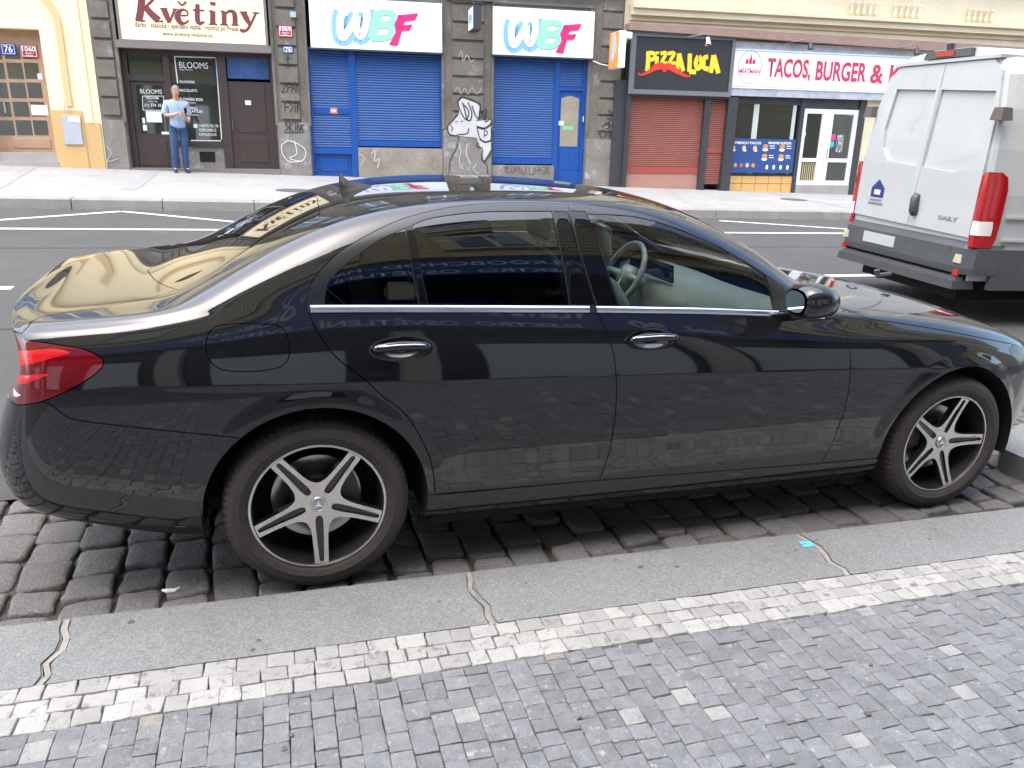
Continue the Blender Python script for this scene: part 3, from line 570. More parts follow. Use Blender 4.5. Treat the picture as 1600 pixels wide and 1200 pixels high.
# graffiti: tags on the piers
M_inkp = M_ink
strokes('graffiti_tag', [([(75, 540), (95, 515), (108, 530), (80, 575), (112, 572)], 4), ([(118, 575), (120, 520), (140, 520), (142, 540), (122, 548)], 4), ([(142, 575), (155, 520), (168, 575)], 4), ([(146, 555), (165, 552)], 4), ([(165, 515), (178, 545), (193, 512)], 4), ([(178, 545), (176, 572)], 4),
 ([(130, 630), (105, 632), (100, 665), (125, 668), (102, 670), (100, 702)], 4), ([(150, 632), (132, 645), (150, 668), (132, 700)], 4), ([(152, 632), (176, 632)], 4), ([(164, 632), (164, 702)], 4), ([(178, 702), (180, 640), (198, 645), (182, 668), (204, 700)], 4),
 ([(125, 762), (102, 772), (122, 795), (98, 820)], 4), ([(130, 760), (130, 822)], 4), ([(150, 765), (132, 792), (152, 822)], 4), ([(155, 765), (175, 765)], 4), ([(165, 765), (165, 822)], 4), ([(178, 822), (180, 770), (196, 820), (200, 770)], 4), ([(218, 775), (204, 795), (218, 818)], 4), ([(98, 830), (220, 826)], 3), ([(118, 345), (120, 428)], 5), ([(100, 372), (135, 358)], 4)], M_inkp, B, .052, ox=420, fine=4)
strokes('graffiti_tag', [([(80, 905), (130, 880), (225, 930), (215, 1000), (130, 1010), (85, 960), (80, 905)], 4), ([(160, 880), (175, 960), (130, 990), (205, 1010)], 4)], M_inkg, B, .05, ox=420)
strokes('graffiti_scrawl', [([(1185, 355), (1205, 320), (1215, 380), (1240, 345), (1262, 385), (1285, 370)], 4), ([(1160, 570), (1185, 545), (1200, 590), (1225, 550), (1245, 590), (1270, 548), (1300, 590), (1330, 550)], 3), ([(1180, 880), (1200, 940), (1190, 1010), (1215, 1060)], 7), ([(1240, 900), (1235, 960), (1262, 1030)], 9), ([(1300, 1020), (1280, 1060), (1310, 1085)], 6), ([(640, 960), (665, 940), (660, 1010), (690, 990), (680, 1050)], 9), ([(560, 960), (600, 985), (570, 1040)], 5)], mat('faded_white_spray', (.34, .34, .32), .9), B, .049, ox=420)
strokes('graffiti_scrawl', [([(640, 880 - 250), (650, 700), (690, 690)], 5), ([(900, 1000 - 90), (935, 955), (910, 1010), (980, 990)], 5)], mat('faded_white_spray'), B, .05, ox=-60, k=4.)
# large animal-like throw-up on the middle pier, outline only
PR = [([(1180, 635), (1210, 608), (1300, 640), (1322, 665), (1312, 745)], 8), ([(1180, 635), (1195, 690), (1222, 738), (1235, 745), (1225, 690), (1210, 640)], 6), ([(1222, 655), (1250, 700), (1240, 748), (1262, 748), (1268, 700), (1245, 640)], 6), ([(1270, 660), (1290, 720), (1312, 745)], 6),
 ([(1180, 715), (1145, 760), (1118, 790), (1128, 835), (1165, 848), (1190, 840), (1238, 835), (1250, 800)], 5), ([(1135, 780), (1148, 800), (1140, 822)], 4), ([(1325, 740), (1345, 690), (1360, 690), (1352, 760), (1390, 740), (1385, 775), (1350, 800), (1300, 790)], 6), ([(1300, 792), (1345, 805), (1392, 775)], 9), ([(1302, 800), (1318, 860), (1350, 885), (1388, 875), (1390, 800)], 5),
 ([(1318, 868), (1350, 888), (1390, 878)], 8), ([(1305, 890), (1300, 915), (1335, 930), (1330, 985), (1345, 1008), (1385, 960), (1395, 900)], 5), ([(1345, 860), (1348, 820), (1365, 822), (1362, 842), (1348, 845)], 4), ([(1190, 855), (1170, 930), (1135, 1000), (1125, 1080)], 4), ([(1345, 1008), (1365, 1040), (1368, 1088)], 4), ([(1165, 765), (1180, 758)], 3), ([(1200, 760), (1215, 756)], 3)]
M_grf = mat('grey_white_fill', (.47, .46, .44), .85, var=.15, vscale=5)
polys('graffiti_fill', [[(1185, 640), (1210, 612), (1300, 645), (1318, 665), (1308, 742), (1290, 760), (1390, 745), (1385, 880), (1390, 930), (1345, 1005), (1330, 940), (1300, 860), (1190, 850), (1125, 835), (1122, 790), (1190, 715)]], M_grf, B, .0515, ox=420, th=.002)
strokes('graffiti_outline', PR, M_inkp, B, .054, ox=420)
strokes('graffiti_tag', [([(190, 1050), (215, 1045), (200, 1065), (225, 1085)], 3.5), ([(232, 1050), (238, 1085)], 3.5), ([(250, 1085), (255, 1045), (272, 1070), (285, 1042), (290, 1085)], 3.5), ([(300, 1050), (305, 1085), (325, 1080), (328, 1045)], 3.5), ([(345, 1045), (350, 1085), (375, 1085), (372, 1045)], 3.5), ([(385, 1045), (390, 1085)], 3.5), ([(388, 1065), (410, 1062), (405, 1040), (412, 1088)], 3.5), ([(440, 1045), (420, 1050), (424, 1085), (445, 1082)], 3.5), ([(422, 1068), (440, 1065)], 3.5), ([(450, 1088), (450, 1045), (468, 1052), (455, 1066), (475, 1088)], 3.5)], mat('brown_spray', (.10, .07, .06), .8), B, -.018, ox=740)
strokes('graffiti_tag', [([(850, 690), (860, 705), (850, 720), (845, 690)], 5), ([(830, 740), (860, 745), (840, 770), (870, 790), (905, 760), (885, 740)], 5), ([(795, 865), (790, 825), (815, 815), (825, 850), (800, 860)], 5), ([(805, 790), (830, 770), (845, 800), (820, 805)], 5), ([(880, 720), (890, 760), (870, 800)], 5), ([(850, 770), (850, 860)], 4)], M_inkp, B, .053, ox=740)
# ---------------- A: cream arched house on the left
A_ = wroot('cream_building', -4.5, -.05, 0, 'pale yellow plastered building with a round-arched doorway at the left edge', 'building')
sA0 = -14.; dA = .0
dl_, dr_ = fs(-30, 150, dA)[0], fs(76, 150, dA)[0]; dtop = 3.1 if False else fs(30, 44, dA)[1]; hpl = fs(100, 172, .03)[1]
g = GW(); g.box(dr_, sB0 - .0, -.3, TOP + .6, -.6, 0); g.box(sA0, dl_, -.3, TOP + .6, -.6, 0); g.box(dl_, dr_, dtop, TOP + .6, -.6, 0); g.box(dl_, dr_, -.3, dtop, -.8, -.5); g.build('wall', M_cream, A_)
g = GW(); g.box(dr_ - .0, fs(135, 220)[0], -.3, hpl, 0, .05); g.box(fs(135, 220)[0] , sB0 - .03, -.3, fs(140, 192)[1], 0, .035); g.box(sA0, dl_ , -.3, hpl, 0, .05); g.build('plinth', M_ochre, A_)
g = GW(); pa = fs(118, 100)[0]; g.box(pa + .12, sB0 - .16, fs(140, 192)[1], 8, 0, .05); g.build('pilaster', M_cream, A_)
strokes('arch_moulding', [([(250, -45), (310, 30), (350, 100), (372, 200), (392, 350), (412, 500), (436, 664)], 27)], mat('arch_moulding_paint', (.60, .43, .22), .8), A_, .0, th=.06)
storeys(A_, sA0, sB0 - .2, M_cream2, 4.9, 3, 1.1, 2.7, .9)
g = GW(); g.box(sA0, sB0, 4.1, 4.3, 0, .18); g.build('cornice', M_cream, A_)
# wooden door with glazing bars
dd = -.30; g = GW(); hd0 = fs(55, 238, dd)[1]
g.box(dl_, dr_, hd0, dtop + .1, dd - .06, dd); wd_ = g.build('entrance_door', M_wood, A_)
g = GW(); xs1 = [(14, 36), (41, 61)]; rows = [(70, 92), (98, 123), (129, 153), (159, 182), (188, 211)]
for r_, (ya, yb) in enumerate(rows):
    for c_, (xa_, xb_) in enumerate(xs1):
        sl_ = r_ * 5.2; q = rc(xa_ - 7 + sl_ * .9, ya, xb_ - 5 + sl_ * .9, yb, dd); g.box(q[0], q[1], q[2], q[3], dd, dd + .006)
    q = rc(xs1[0][0] - 38 + r_ * 5, ya, xs1[0][0] - 12 + r_ * 5, yb, dd); g.box(q[0], q[1], q[2], q[3], dd, dd + .006)
g.build('door_pane', M_shop, wd_)
g = GW(); q = rc(58, 212, 78, 212, dd); g.box(fs(22, 225, dd)[0], fs(80, 225, dd)[0], hd0 + .08, fs(50, 216, dd)[1], dd, dd + .02, .01); g.build('door_panel', M_wood, wd_)
g = GW(); q = rc(8, 160, 11, 176, dd); g.box(q[0], q[0] + .03, q[2], q[3], dd, dd + .06); g.build('door_handle', M_chrome, wd_)
g = GW(); q = rc(49, 164, 75, 180, dd); g.box(q[0], q[1], q[2], q[3], dd + .007, dd + .01); q = rc(59, 115, 66, 124, dd); g.box(q[0], q[1], q[2], q[3], dd + .007, dd + .01); g.build('paper_notice', M_paper, wd_)
g = GW(); g.box(dl_ - .1, dr_ + .02, -.25, hd0 - .17, -.5, .06); g.box(dl_, dr_ , hd0 - .17, hd0, -.5, -.05); g.build('door_step', mat('grey_step_stone', (.30, .28, .26), .85, var=.15), A_)
plate(2, 68, 25, 86, dd + .008, BLUE, [('76', .2, .82, .22)], 'blue enamel plate reading 76 above the wooden house door'); plate(33, 70, 59, 90, dd + .008, RED, [('1060', .48, .86, .1), ('PRAHA 3', .28, .40, .25), ('ŽIŽKOV', .12, .22, .3)], 'red enamel plate reading 1060 above the wooden house door')
q = rc(99, 181, 128, 226, .05); R_ = wroot('meter_cabinet', q[0], q[2], .05, 'flat grey metal meter cabinet on the ochre plinth beside the wooden door', 'cabinet'); g = GW(); g.box(q[0], q[1], q[2], q[3], .05, .085, .006); c_ = g.build('cabinet_door', mat('grey_metal_paint', (.36, .39, .42), .45, var=.06), R_)
g = GW(); q2 = rc(107, 182, 125, 191, .085); g.box(q2[0], q2[1], q2[2], q2[3], .085, .09); g.build('paper_sticker', M_paper, c_)
# ---------------- C: cream house with pizza and burger shops
sC0 = sB1; C_b = wroot('corniced_building', 18, -.45, 0, 'cream building with moulded cornices above the black pizza and white burger shop fronts', 'building')
g = GW(); g.box(sC0, 34, 2.95, TOP + .3, -.6, 0); g.box(sC0, 34, -1.2, TOP + .3, -1., -.62); g.box(fs(1345, 230)[0], 34, -1.2, 2.95, -.6, 0); g.build('wall', M_cream2, C_b)
def slope(s): return 3.04 - .012 * (s - 11.7)
g = GW()
for (h0, h1, d1) in ((.42, .52, .10), (.52, .66, .22), (.66, .74, .30), (.20, .42, .05), (1.5, 1.62, .12), (1.62, 1.7, .2)): g.box(sC0 + .1, 34, 3.0 + h0, 3.0 + h1, 0, d1)
g.build('cornice', M_cream2, C_b)
g = GW()
for k in range(24): s_ = sC0 + .9 + k * .93; g.box(s_, s_ + .18, 3.03, 3.18, 0, .09)
g.build('cornice_block', mat('brown_block', (.36, .28, .18), .8), C_b)
for s_ in (14.3 + 2.9, 14.3 + 4.1, 14.3 + 6.2):
    g = GW()
    for k in range(5):
        prof = [(0, .035), (.05, .05), (.12, .028), (.2, .022), (.26, .04), (.3, .03)]; g.tube([(s_ + k * .17, 3.8 + h, .08) for h, r in prof], [r for h, r in prof], 8)
    bal = g.build('balusters', M_cream2, C_b)
storeys(C_b, sC0 + .5, 33, M_cream2, 5.4, 3, 1.15, 2.7, 1.0)
# brown ledge / rolled awning above the shops
q0 = fs(985, 36, .35); g = GW(); la, lb_, lc_, ld_ = fs(1000, 36, .34), fs(1000, 47, .34), fs(1287, 54, .34), fs(1287, 67, .34); k1 = (lc_[1] - la[1]) / (lc_[0] - la[0]); k2 = (ld_[1] - lb_[1]) / (ld_[0] - lb_[0]); g.prism([(sC0 + .02, la[1]), (sC0 + .02, lb_[1]), (33, lb_[1] + k2 * (33 - lb_[0])), (33, la[1] + k1 * (33 - la[0]))], -.1, .34); g.build('ledge', mat('brown_ledge', (.26, .17, .13), .75, var=.2), C_b)
# pizza front
dP = .22; s0p, s1p = fs(984, 90, dP)[0], fs(1146, 100, dP)[0]; hb = fs(1062, 149, dP)[1]; ht = fs(1065, 52, dP)[1]
R_ = wroot('shop_sign', (s0p + s1p) / 2, hb, dP - .1, 'black lit-box sign reading PIZZA LOCA in yellow with a red pepper moustache', 'sign')
g = GW(); g.box(s0p, s1p, hb, ht, -.05, dP); b = g.build('sign_board', mat('charcoal_sign', (.022, .022, .022), .55), R_)
g = GW(); t_ = .13; g.box(s0p, s1p, hb, hb + t_ * .8, dP, dP + .03); g.box(s0p, s1p, ht - t_ * .8, ht, dP, dP + .03); g.box(s0p, s0p + t_, hb + t_ * .8, ht - t_ * .8, dP, dP + .03); g.box(s1p - t_ * .6, s1p, hb + t_ * .8, ht - t_ * .8, dP, dP + .03); g.build('sign_frame', mat('grey_frame', (.14, .145, .15), .5), R_)
M_yel = mat('yellow_letter', (.85, .58, .03), .45)
PL = [([(1092, 320), (1090, 390), (1085, 445)], 24), ([(1095, 330), (1128, 335), (1130, 365), (1098, 375)], 20), ([(1147, 352), (1143, 410)], 20), ([(1149, 322), (1149, 338)], 18), ([(1168, 335), (1205, 332), (1172, 395), (1210, 392)], 18), ([(1215, 335), (1255, 332), (1222, 395), (1262, 392)], 18), ([(1272, 440), (1285, 335)], 22), ([(1285, 335), (1310, 445)], 22), ([(1278, 400), (1305, 400)], 16),
 ([(1352, 335), (1348, 448)], 24), ([(1348, 448), (1390, 450)], 24), ([(1405, 350), (1388, 390), (1402, 430), (1425, 395), (1408, 350)], 24), ([(1465, 355), (1440, 365), (1438, 420), (1468, 432)], 24), ([(1482, 455), (1500, 345)], 26), ([(1500, 345), (1530, 458)], 26), ([(1488, 415), (1522, 415)], 22)]
strokes('lettering', PL, M_yel, b, dP, ox=740, fine=3)
strokes('pepper_moustache', [([(1028, 452), (1040, 468), (1085, 455), (1130, 425), (1165, 412), (1190, 425), (1185, 450)], [6, 9, 14, 30, 38, 30, 8]), ([(1200, 450), (1198, 425), (1220, 415), (1262, 440), (1310, 468), (1345, 478), (1355, 462)], [8, 28, 34, 28, 16, 9, 6])], mat('pepper_red', (.62, .04, .02), .4), b, dP + .007, ox=740, fine=5)
# shutters under it
dS = .05; xm0, xm1 = fs(1094, 220, dS)[0], fs(1101, 220, dS)[0]; hbs = fs(1030, 271, dS)[1]; s0q = fs(979, 220, dS)[0]; s1q = fs(1136, 220, dS)[0]
g = GW(); g.box(s0p - .0, s0q, -1, hb, -.1, dP - .03); g.box(xm0, xm1 + .04, -1, hb, -.1, dS + .1); g.box(s1q - .12, s1q + .12, -1, hb, -.1, dS + .14); g.box(s0q, s1q - .12, hb - .05, hb, -.1, dP - .02); g.box(s0p - .28, s0p, -1, hb + .3, -.1, .12); g.build('shop_frame', M_dark, C_b)
sh = shutter('shutter', s0q, xm0, hbs + .16, hb - .05, dS - .02, M_red, C_b, .045); g = GW(); g.box(s0q, xm0, hbs, hbs + .16, dS - .03, dS + .015); g.build('shutter_rail', mat('red_rail', (.30, .06, .045), .5), sh)
g = GW(); g.box(s0q, xm0, -1, hbs, -.1, dS); g.build('sill_wall', mat('salmon_sill', (.36, .19, .14), .8, var=.1), C_b)
sh = shutter('shutter', xm1 + .04, s1q - .12, fs(1115, 288, dS)[1], hb - .05, dS - .02, M_red, C_b, .045); q = rc(1095, 233, 1125, 239, dS); g = GW(); g.box(xm1 + .04, s1q - .12, q[2], q[3], dS, dS + .012); g.build('shutter_rail', mat('red_rail'), sh)
# burger front
dT = .16; s0t, s1t = fs(1145, 100, dT)[0], 33.
h_ = lambda x, y: fs(x, y, dT)[1]
hb0, ht0 = h_(1200, 151), h_(1200, 66)
R_ = wroot('shop_sign', s0t + 3, hb0, .1, 'long white fascia reading TACOS, BURGER in red above the burger shop', 'sign')
hbm, htm = h_(1200, 139), h_(1200, 78)
g = GW(); g.box(s0t, 21.5, hb0, ht0, -.05, dT - .02); g.build('sign_case', mat('silver_foil', (.45, .47, .50), .45, .3, var=.35, vscale=5, bump=.8, bscale=25), R_)
g = GW(); g.box(s0t, 21.5, hbm, htm, dT - .02, dT + .01); b = g.build('sign_board', M_wht, R_); g = GW()
for hh in (hbm + .03, htm - .045): g.box(s0t, 21.5, hh, hh + .012, dT + .01, dT + .013)
g.build('sign_lines', mat('grey_line', (.3, .3, .31), .5), b)
M_crim = mat('crimson_letter', (.52, .035, .075), .45)
q = rc(1197.5, 93, 1265.5, 129, dT); HL = htm - hbm
text('lettering', 'TACOS,', W, fs(1198, 112, dT)[0], fs(1266, 114, dT)[0], hbm + HL * .22, hbm + HL * .80, dT + .01, M_crim, b, .03, .004); text('lettering', 'BURGER', W, fs(1274, 115, dT)[0], fs(1353, 118, dT)[0], hbm + HL * .26, hbm + HL * .78, dT + .01, M_crim, b, .03, .004); text('lettering', '& KEBAB', W, fs(1359, 119, dT)[0], fs(1478, 122, dT)[0], hbm + HL * .24, hbm + HL * .76, dT + .01, M_crim, b, .03, .004)
g = GW(); lc = fs(1171.5, 105, dT); rr_ = .30
g.ribbon([(lc[0] + rr_ * math.cos(a), lc[1] + .37 * math.sin(a)) for a in np.linspace(0, 2 * math.pi, 33)], .016, dT + .011, dT + .014); g.ribbon([(lc[0] - rr_, lc[1] - .03), (lc[0] + rr_, lc[1] - .03)], .012, dT + .011, dT + .0145); g.ribbon([(lc[0] - rr_ * .9, lc[1] - .17), (lc[0] + rr_ * .9, lc[1] - .17)], .012, dT + .011, dT + .0145); em = g.build('round_emblem', mat('grey_line'), b)
g = GW(); 
for dx in (-.09, 0, .09): g.prism([(lc[0] + dx - .035, lc[1] + .07), (lc[0] + dx + .03, lc[1] + .07), (lc[0] + dx + .04, lc[1] + .13), (lc[0] + dx + .005, lc[1] + (.30 if dx == 0 else .20)), (lc[0] + dx - .04, lc[1] + .13)], dT + .011, dT + .015)
g.build('flame', M_crim, em); text('lettering', 'MEATMASH', W, lc[0] - .27, lc[0] + .27, lc[1] - .14, lc[1] - .05, dT + .0115, M_crim, em, .02, .004)
# glazing below
dG = -.05; g = GW(); g.box(s1q + .12, 21.5, -1.2, hb0 - .02, -.6, -.3); g.build('shop_back_wall', mat('dim_interior', (.06, .055, .04), .9), C_b)
pA = [fs(1137, 220, dG)[0], fs(1243, 220, dG)[0], fs(1249, 220, dG)[0], fs(1334, 220, dG)[0], fs(1342, 220, dG)[0]]
g = GW(); g.box(s1q + .12, pA[0], -1, hb0, -.3, dG + .05); g.box(pA[1], pA[2], -1, hb0, -.3, dG + .08); g.box(pA[3], pA[4], -1, hb0, -.3, dG + .08); hwt = fs(1195, 163, dG)[1]; g.box(pA[0], pA[1], hwt, hb0, -.3, dG + .03); hdt = fs(1300, 171, dG)[1]; g.box(pA[2], pA[3], hdt, hb0, -.3, dG + .03); hwb = fs(1190, 272, dG)[1]; g.box(pA[0], pA[1], hwb - .05, hwb, -.3, dG + .04); g.build('shop_frame', M_dark, C_b)
M_see = glass('thin_shop_glass', (.62, .66, .6), 2.2)
g = GW(); g.box(pA[0], pA[1], hwb, hwt, dG - .02, dG - .012); wn = g.build('shop_window', M_see, C_b)
g = GW()
for x0, x1 in ((1176, 1184), (1237, 1242)): q = rc(x0, 165, x1, 216, dG); g.box(q[0], q[1], hwb, hwt, dG - .012, dG + .01)
g.build('window_frame', mat('pale_green_grey_frame', (.50, .53, .48), .5), wn)
g = GW(); g.box(pA[0] + 1.0, pA[1] - .3, hwb, hwb + .8, -.28, -.2); g.build('interior_shelf', M_void, wn)
g = GW(); q = rc(1137, 274, 1240, 298, dG + .02); g.box(q[0], q[1], q[2] - .3, hwb - .05, -.3, dG + .05); sw = g.build('sill_wall', mat('orange_tile', (.62, .36, .12), .4, var=.06), C_b); g = GW()
n = 5
for k in range(1, n): s_ = q[0] + (q[1] - q[0]) * k / n; g.box(s_ - .004, s_ + .004, q[2] - .3, hwb - .05, dG + .05, dG + .053)
g.box(q[0], q[1], (q[2] + hwb) / 2 - .03, (q[2] + hwb) / 2 - .022, dG + .05, dG + .054); g.build('tile_joints', M_brown, sw)
# white double door
hdb_ = fs(1285, 289, dG)[1]; g = GW(); cxm = fs(1291, 230, dG)[0]; cx0 = fs(1284, 230, dG)[0]
def frame_rect(g, s0, s1, h0, h1, t, d0, d1): g.box(s0, s0 + t, h0, h1, d0, d1); g.box(s1 - t, s1, h0, h1, d0, d1); g.box(s0 + t, s1 - t, h0, h0 + t, d0, d1); g.box(s0 + t, s1 - t, h1 - t, h1, d0, d1)
for i, (a, b_) in enumerate(((pA[2], cx0), (cxm - .04, pA[3]))):
    g = GW(); frame_rect(g, a, b_, hdb_, hdt, .11, dG - .02, dG + .04); hmid = fs(1290, 250, dG)[1]; g.box(a + .11, b_ - .11, hmid - .05, hmid + .04, dG - .02, dG + .04); dlf = g.build('shop_door', M_upvc, C_b)
    g = GW(); g.box(a + .11, b_ - .11, hdb_ + .11, hdt - .11, dG - .005, dG + .003); g.build('pane', M_see if i == 0 else M_shop, dlf)
    if i == 0:
        g = GW(); 
        for k in range(9): g.box(a + .12 + k * .055, a + .145 + k * .055, hdb_ + .12, hmid - .06, dG + .004, dG + .008)
        g.build('slatted_film', mat('straw_film', (.45, .38, .22), .6), dlf); g = GW(); q = rc(1252, 205, 1259, 214, dG); g.disc((q[0] + q[1]) / 2, (q[2] + q[3]) / 2, .06, .07, dG + .004, dG + .008); g.build('round_sticker', M_wht, dlf)
    else:
        g = GW(); q = rc(1297, 210, 1305, 219, dG); g.box(q[0], q[1], q[2], q[3], dG + .004, dG + .008); g.build('pink_sticker', mat('pink_sticker', (.7, .05, .2), .5), dlf); g = GW(); g.disc(q[0] + .06, q[2] - .10, .075, .08, dG + .004, dG + .008); g.build('blue_sticker', mat('cyan_sticker', (.05, .4, .6), .5), dlf); text('lettering', 'OPEN', W, q[0] + .2, q[0] + .38, q[2] - .3, q[3], dG + .003, M_inkg, dlf)
        g = GW(); g.box(a + .02, a + .05, hmid + .05, hmid + .3, dG + .04, dG + .08); g.build('door_handle', M_chrome, dlf)
g = GW(); g.box(cx0, cxm - .04, hdb_, hdt, dG - .01, dG + .035); g.build('door_mullion', M_upvc, C_b)
g = GW(); g.box(pA[2] - .02, pA[3], -1.1, hdb_, -.3, .02); g.build('door_step', mat('grey_step_stone'), C_b)
# menu board
q = rc(1132, 217, 1241, 270, .06); dM = .06
R_ = wroot('menu_board', (q[0] + q[1]) / 2, q[2], .0, 'blue picture menu board of tacos and burgers below the burger shop window', 'menu board')
g = GW(); g.box(q[0], q[1], q[2], q[3], .0, dM); mb = g.build('board', mat('menu_blue', (.022, .06, .20), .4, var=.05), R_)
text('lettering', 'FRENCH TACOS', W, q[0] + .25, q[0] + .95, q[3] - .13, q[3] - .07, dM, M_wht, mb, .02); text('lettering', 'SMASHED BURGER', W, q[0] + 1.15, q[1] - .12, q[3] - .12, q[3] - .06, dM, M_wht, mb, .02)
M_food = [mat('tortilla', (.62, .40, .22), .6), mat('bun', (.50, .24, .07), .5), mat('sauce', (.45, .10, .05), .5)]
L_ = q[1] - q[0]; H_ = q[3] - q[2]; g = [GW(), GW(), GW(), GW()]
for i in range(3): a = q[0] + L_ * (.11 + .155 * i); g[0].disc(a, q[3] - H_ * .28, .055, .065, dM, dM + .005, 9); g[3].disc(a + .02, q[3] - H_ * .28 - .05, .05, .03, dM, dM + .003, 7)
for i in range(5): a = q[0] + L_ * (.08 + .085 * i); g[i % 3].disc(a, q[2] + H_ * .22, .05, .055, dM, dM + .005, 8)
for i in range(2):
    for j in range(2): a = q[0] + L_ * (.57 + .24 * i); hh = q[3] - H_ * (.25 + .28 * j); g[1].disc(a, hh + .03, .075, .05, dM, dM + .006, 10); g[2].box(a - .07, a + .07, hh - .02, hh, dM, dM + .007); g[3].disc(a, hh - .05, .08, .04, dM, dM + .004, 7); g[3].box(a + .12, a + .24, hh + .03, hh + .05, dM, dM + .003); g[3].box(a + .12, a + .26, hh - .02, hh - .005, dM, dM + .003)
for i in range(4): a = q[0] + L_ * (.62 + .1 * i); g[3].disc(a, q[2] + H_ * .17, .035, .06, dM, dM + .004, 7)
for k, (gg, mm_) in enumerate(zip(g, M_food + [M_wht])): gg.build(('tortilla_pictures', 'bun_pictures', 'filling_pictures', 'paper_and_caption_pictures')[k], mm_, mb)
# lamps above the fascias
def arm_lamp(x, y, i):
    s_, h = fs(x, y, .3); R_ = wroot('sign_lamp', s_, 3.0, 0, ['small spotlight on a bent arm above the black pizza sign', 'small spotlight on a bent arm above the start of the white burger fascia', 'small spotlight on a bent arm above the middle of the white fascia', 'small spotlight on a bent arm just above the van roof'][i], 'lamp', 'spotlights on arms above the shop fascias')
    g = GW(); g.tube([(s_ - .45, 3.06, .0), (s_ - .4, 3.08, .2), (s_ - .05, 3.14, .55), (s_ + .03, 3.14, .58), (s_ + .05, 3.04, .58)], .016, 6); g.box(s_ - .50, s_ - .40, 3.0, 3.12, 0, .04); g.build('arm', mat('grey_arm', (.2, .2, .2), .4, .6), R_); g = GW(); g.tube([(s_ + .05, 3.06, .56), (s_ + .05, 2.92, .60)], [.05, .075], 12); g.build('lamp_head', M_chrome if i == 0 else M_dark, R_)
for i, x in enumerate((1097, 1256, 1421, 1563)): arm_lamp(x, 40 + i * 10, i)
# orange projecting sign on the pier
so_ = fs(965, 75, .55)[0]; R_ = wroot('projecting_sign', so_, 2.3, .3, 'orange and white box sign sticking out beside the black pizza sign', 'sign')
F2 = lambda a, b, c: tuple(Vector(W(so_ + c, b, a))); ha, hb_ = fs(965, 107, .55)[1], fs(965, 50, .55)[1]
g = G(F2); g.box(.22, .86, ha, hb_, -.08, .08); bx_ = g.build('sign_case', M_wht, R_); g = G(F2); g.box(.23, .85, ha + .01, hb_ - .01, -.086, -.08); of_ = g.build('sign_face', mat('orange_face', (.75, .30, .04), .5), bx_)
g = G(F2); g.prism([(.34, ha + .2), (.5, ha + .12), (.64, ha + .25), (.72, ha + .4), (.66, ha + .62), (.55, ha + .75), (.42, ha + .72), (.38, ha + .5)], -.09, -.086); g.build('grey_figure', mat('grey_print', (.45, .47, .50), .6), of_)
g = G(F2); g.tube([(0, hb_ - .15, 0), (.24, hb_ - .15, 0)], .02); g.tube([(0, ha + .15, 0), (.24, ha + .15, 0)], .02); g.build('bracket', M_dark, R_)
# floodlight and cables
R_ = wroot('flood_light', fs(983, 42)[0], 2.95, .2, 'white floodlight tilted on the corner above the orange projecting sign', 'lamp'); g = GW(); s_ = fs(983, 42, .4)[0]; g.box(s_ - .13, s_ + .1, 2.98, 3.14, .3, .42, .02); g.build('lamp_head', M_wht, R_); g = GW(); g.tube([(s_, 3.1, 0), (s_, 3.1, .3)], .02, 6); g.build('bracket', M_dark, R_)
R_ = wroot('cable', fs(950, 98)[0], 2.3, .05, 'white cable running from the blue shop frame to the orange sign', 'cable'); g = GW(); p = [fs(926, 95, .1), fs(938, 100, .1), (fs(952, 103, .1)), fs(962, 100, .1)]; g.tube([(a, b, .1) for a, b in p], .012, 6); g.build('wire', M_wht, R_)
# ---------------------------------------------------------------- car body surface
SX=[-.90,-.76,-.62,-.50,-.38,-.24,-.08,.10,.30,.55,.85,1.15,1.45,1.72,1.95,2.15,2.32,2.5,2.75,3.0,3.22,3.40]
def _sp(tab,xs):
    """smooth (Fritsch-Carlson monotone cubic) table lookup"""
    x=np.array([t[0] for t in tab],float);y=np.array([t[1] for t in tab],float)
    h=np.diff(x);d=np.diff(y)/h;m=np.zeros(len(x));m[0]=d[0];m[-1]=d[-1]
    for i in range(1,len(x)-1):
        if d[i-1]*d[i]>0:
            w1=2*h[i]+h[i-1];w2=h[i]+2*h[i-1];m[i]=(w1+w2)/(w1/d[i-1]+w2/d[i])
    out=[]
    for q in xs:
        i=int(np.clip(np.searchsorted(x,q)-1,0,len(h)-1));t=(q-x[i])/h[i]
        if q<=x[0]: out.append(y[0]+m[0]*(q-x[0]));continue
        if q>=x[-1]: out.append(y[-1]+m[-1]*(q-x[-1]));continue
        out.append((1+2*t)*(1-t)**2*y[i]+t*(1-t)**2*h[i]*m[i]+t*t*(3-2*t)*y[i+1]+t*t*(t-1)*h[i]*m[i+1])
    return np.array(out)
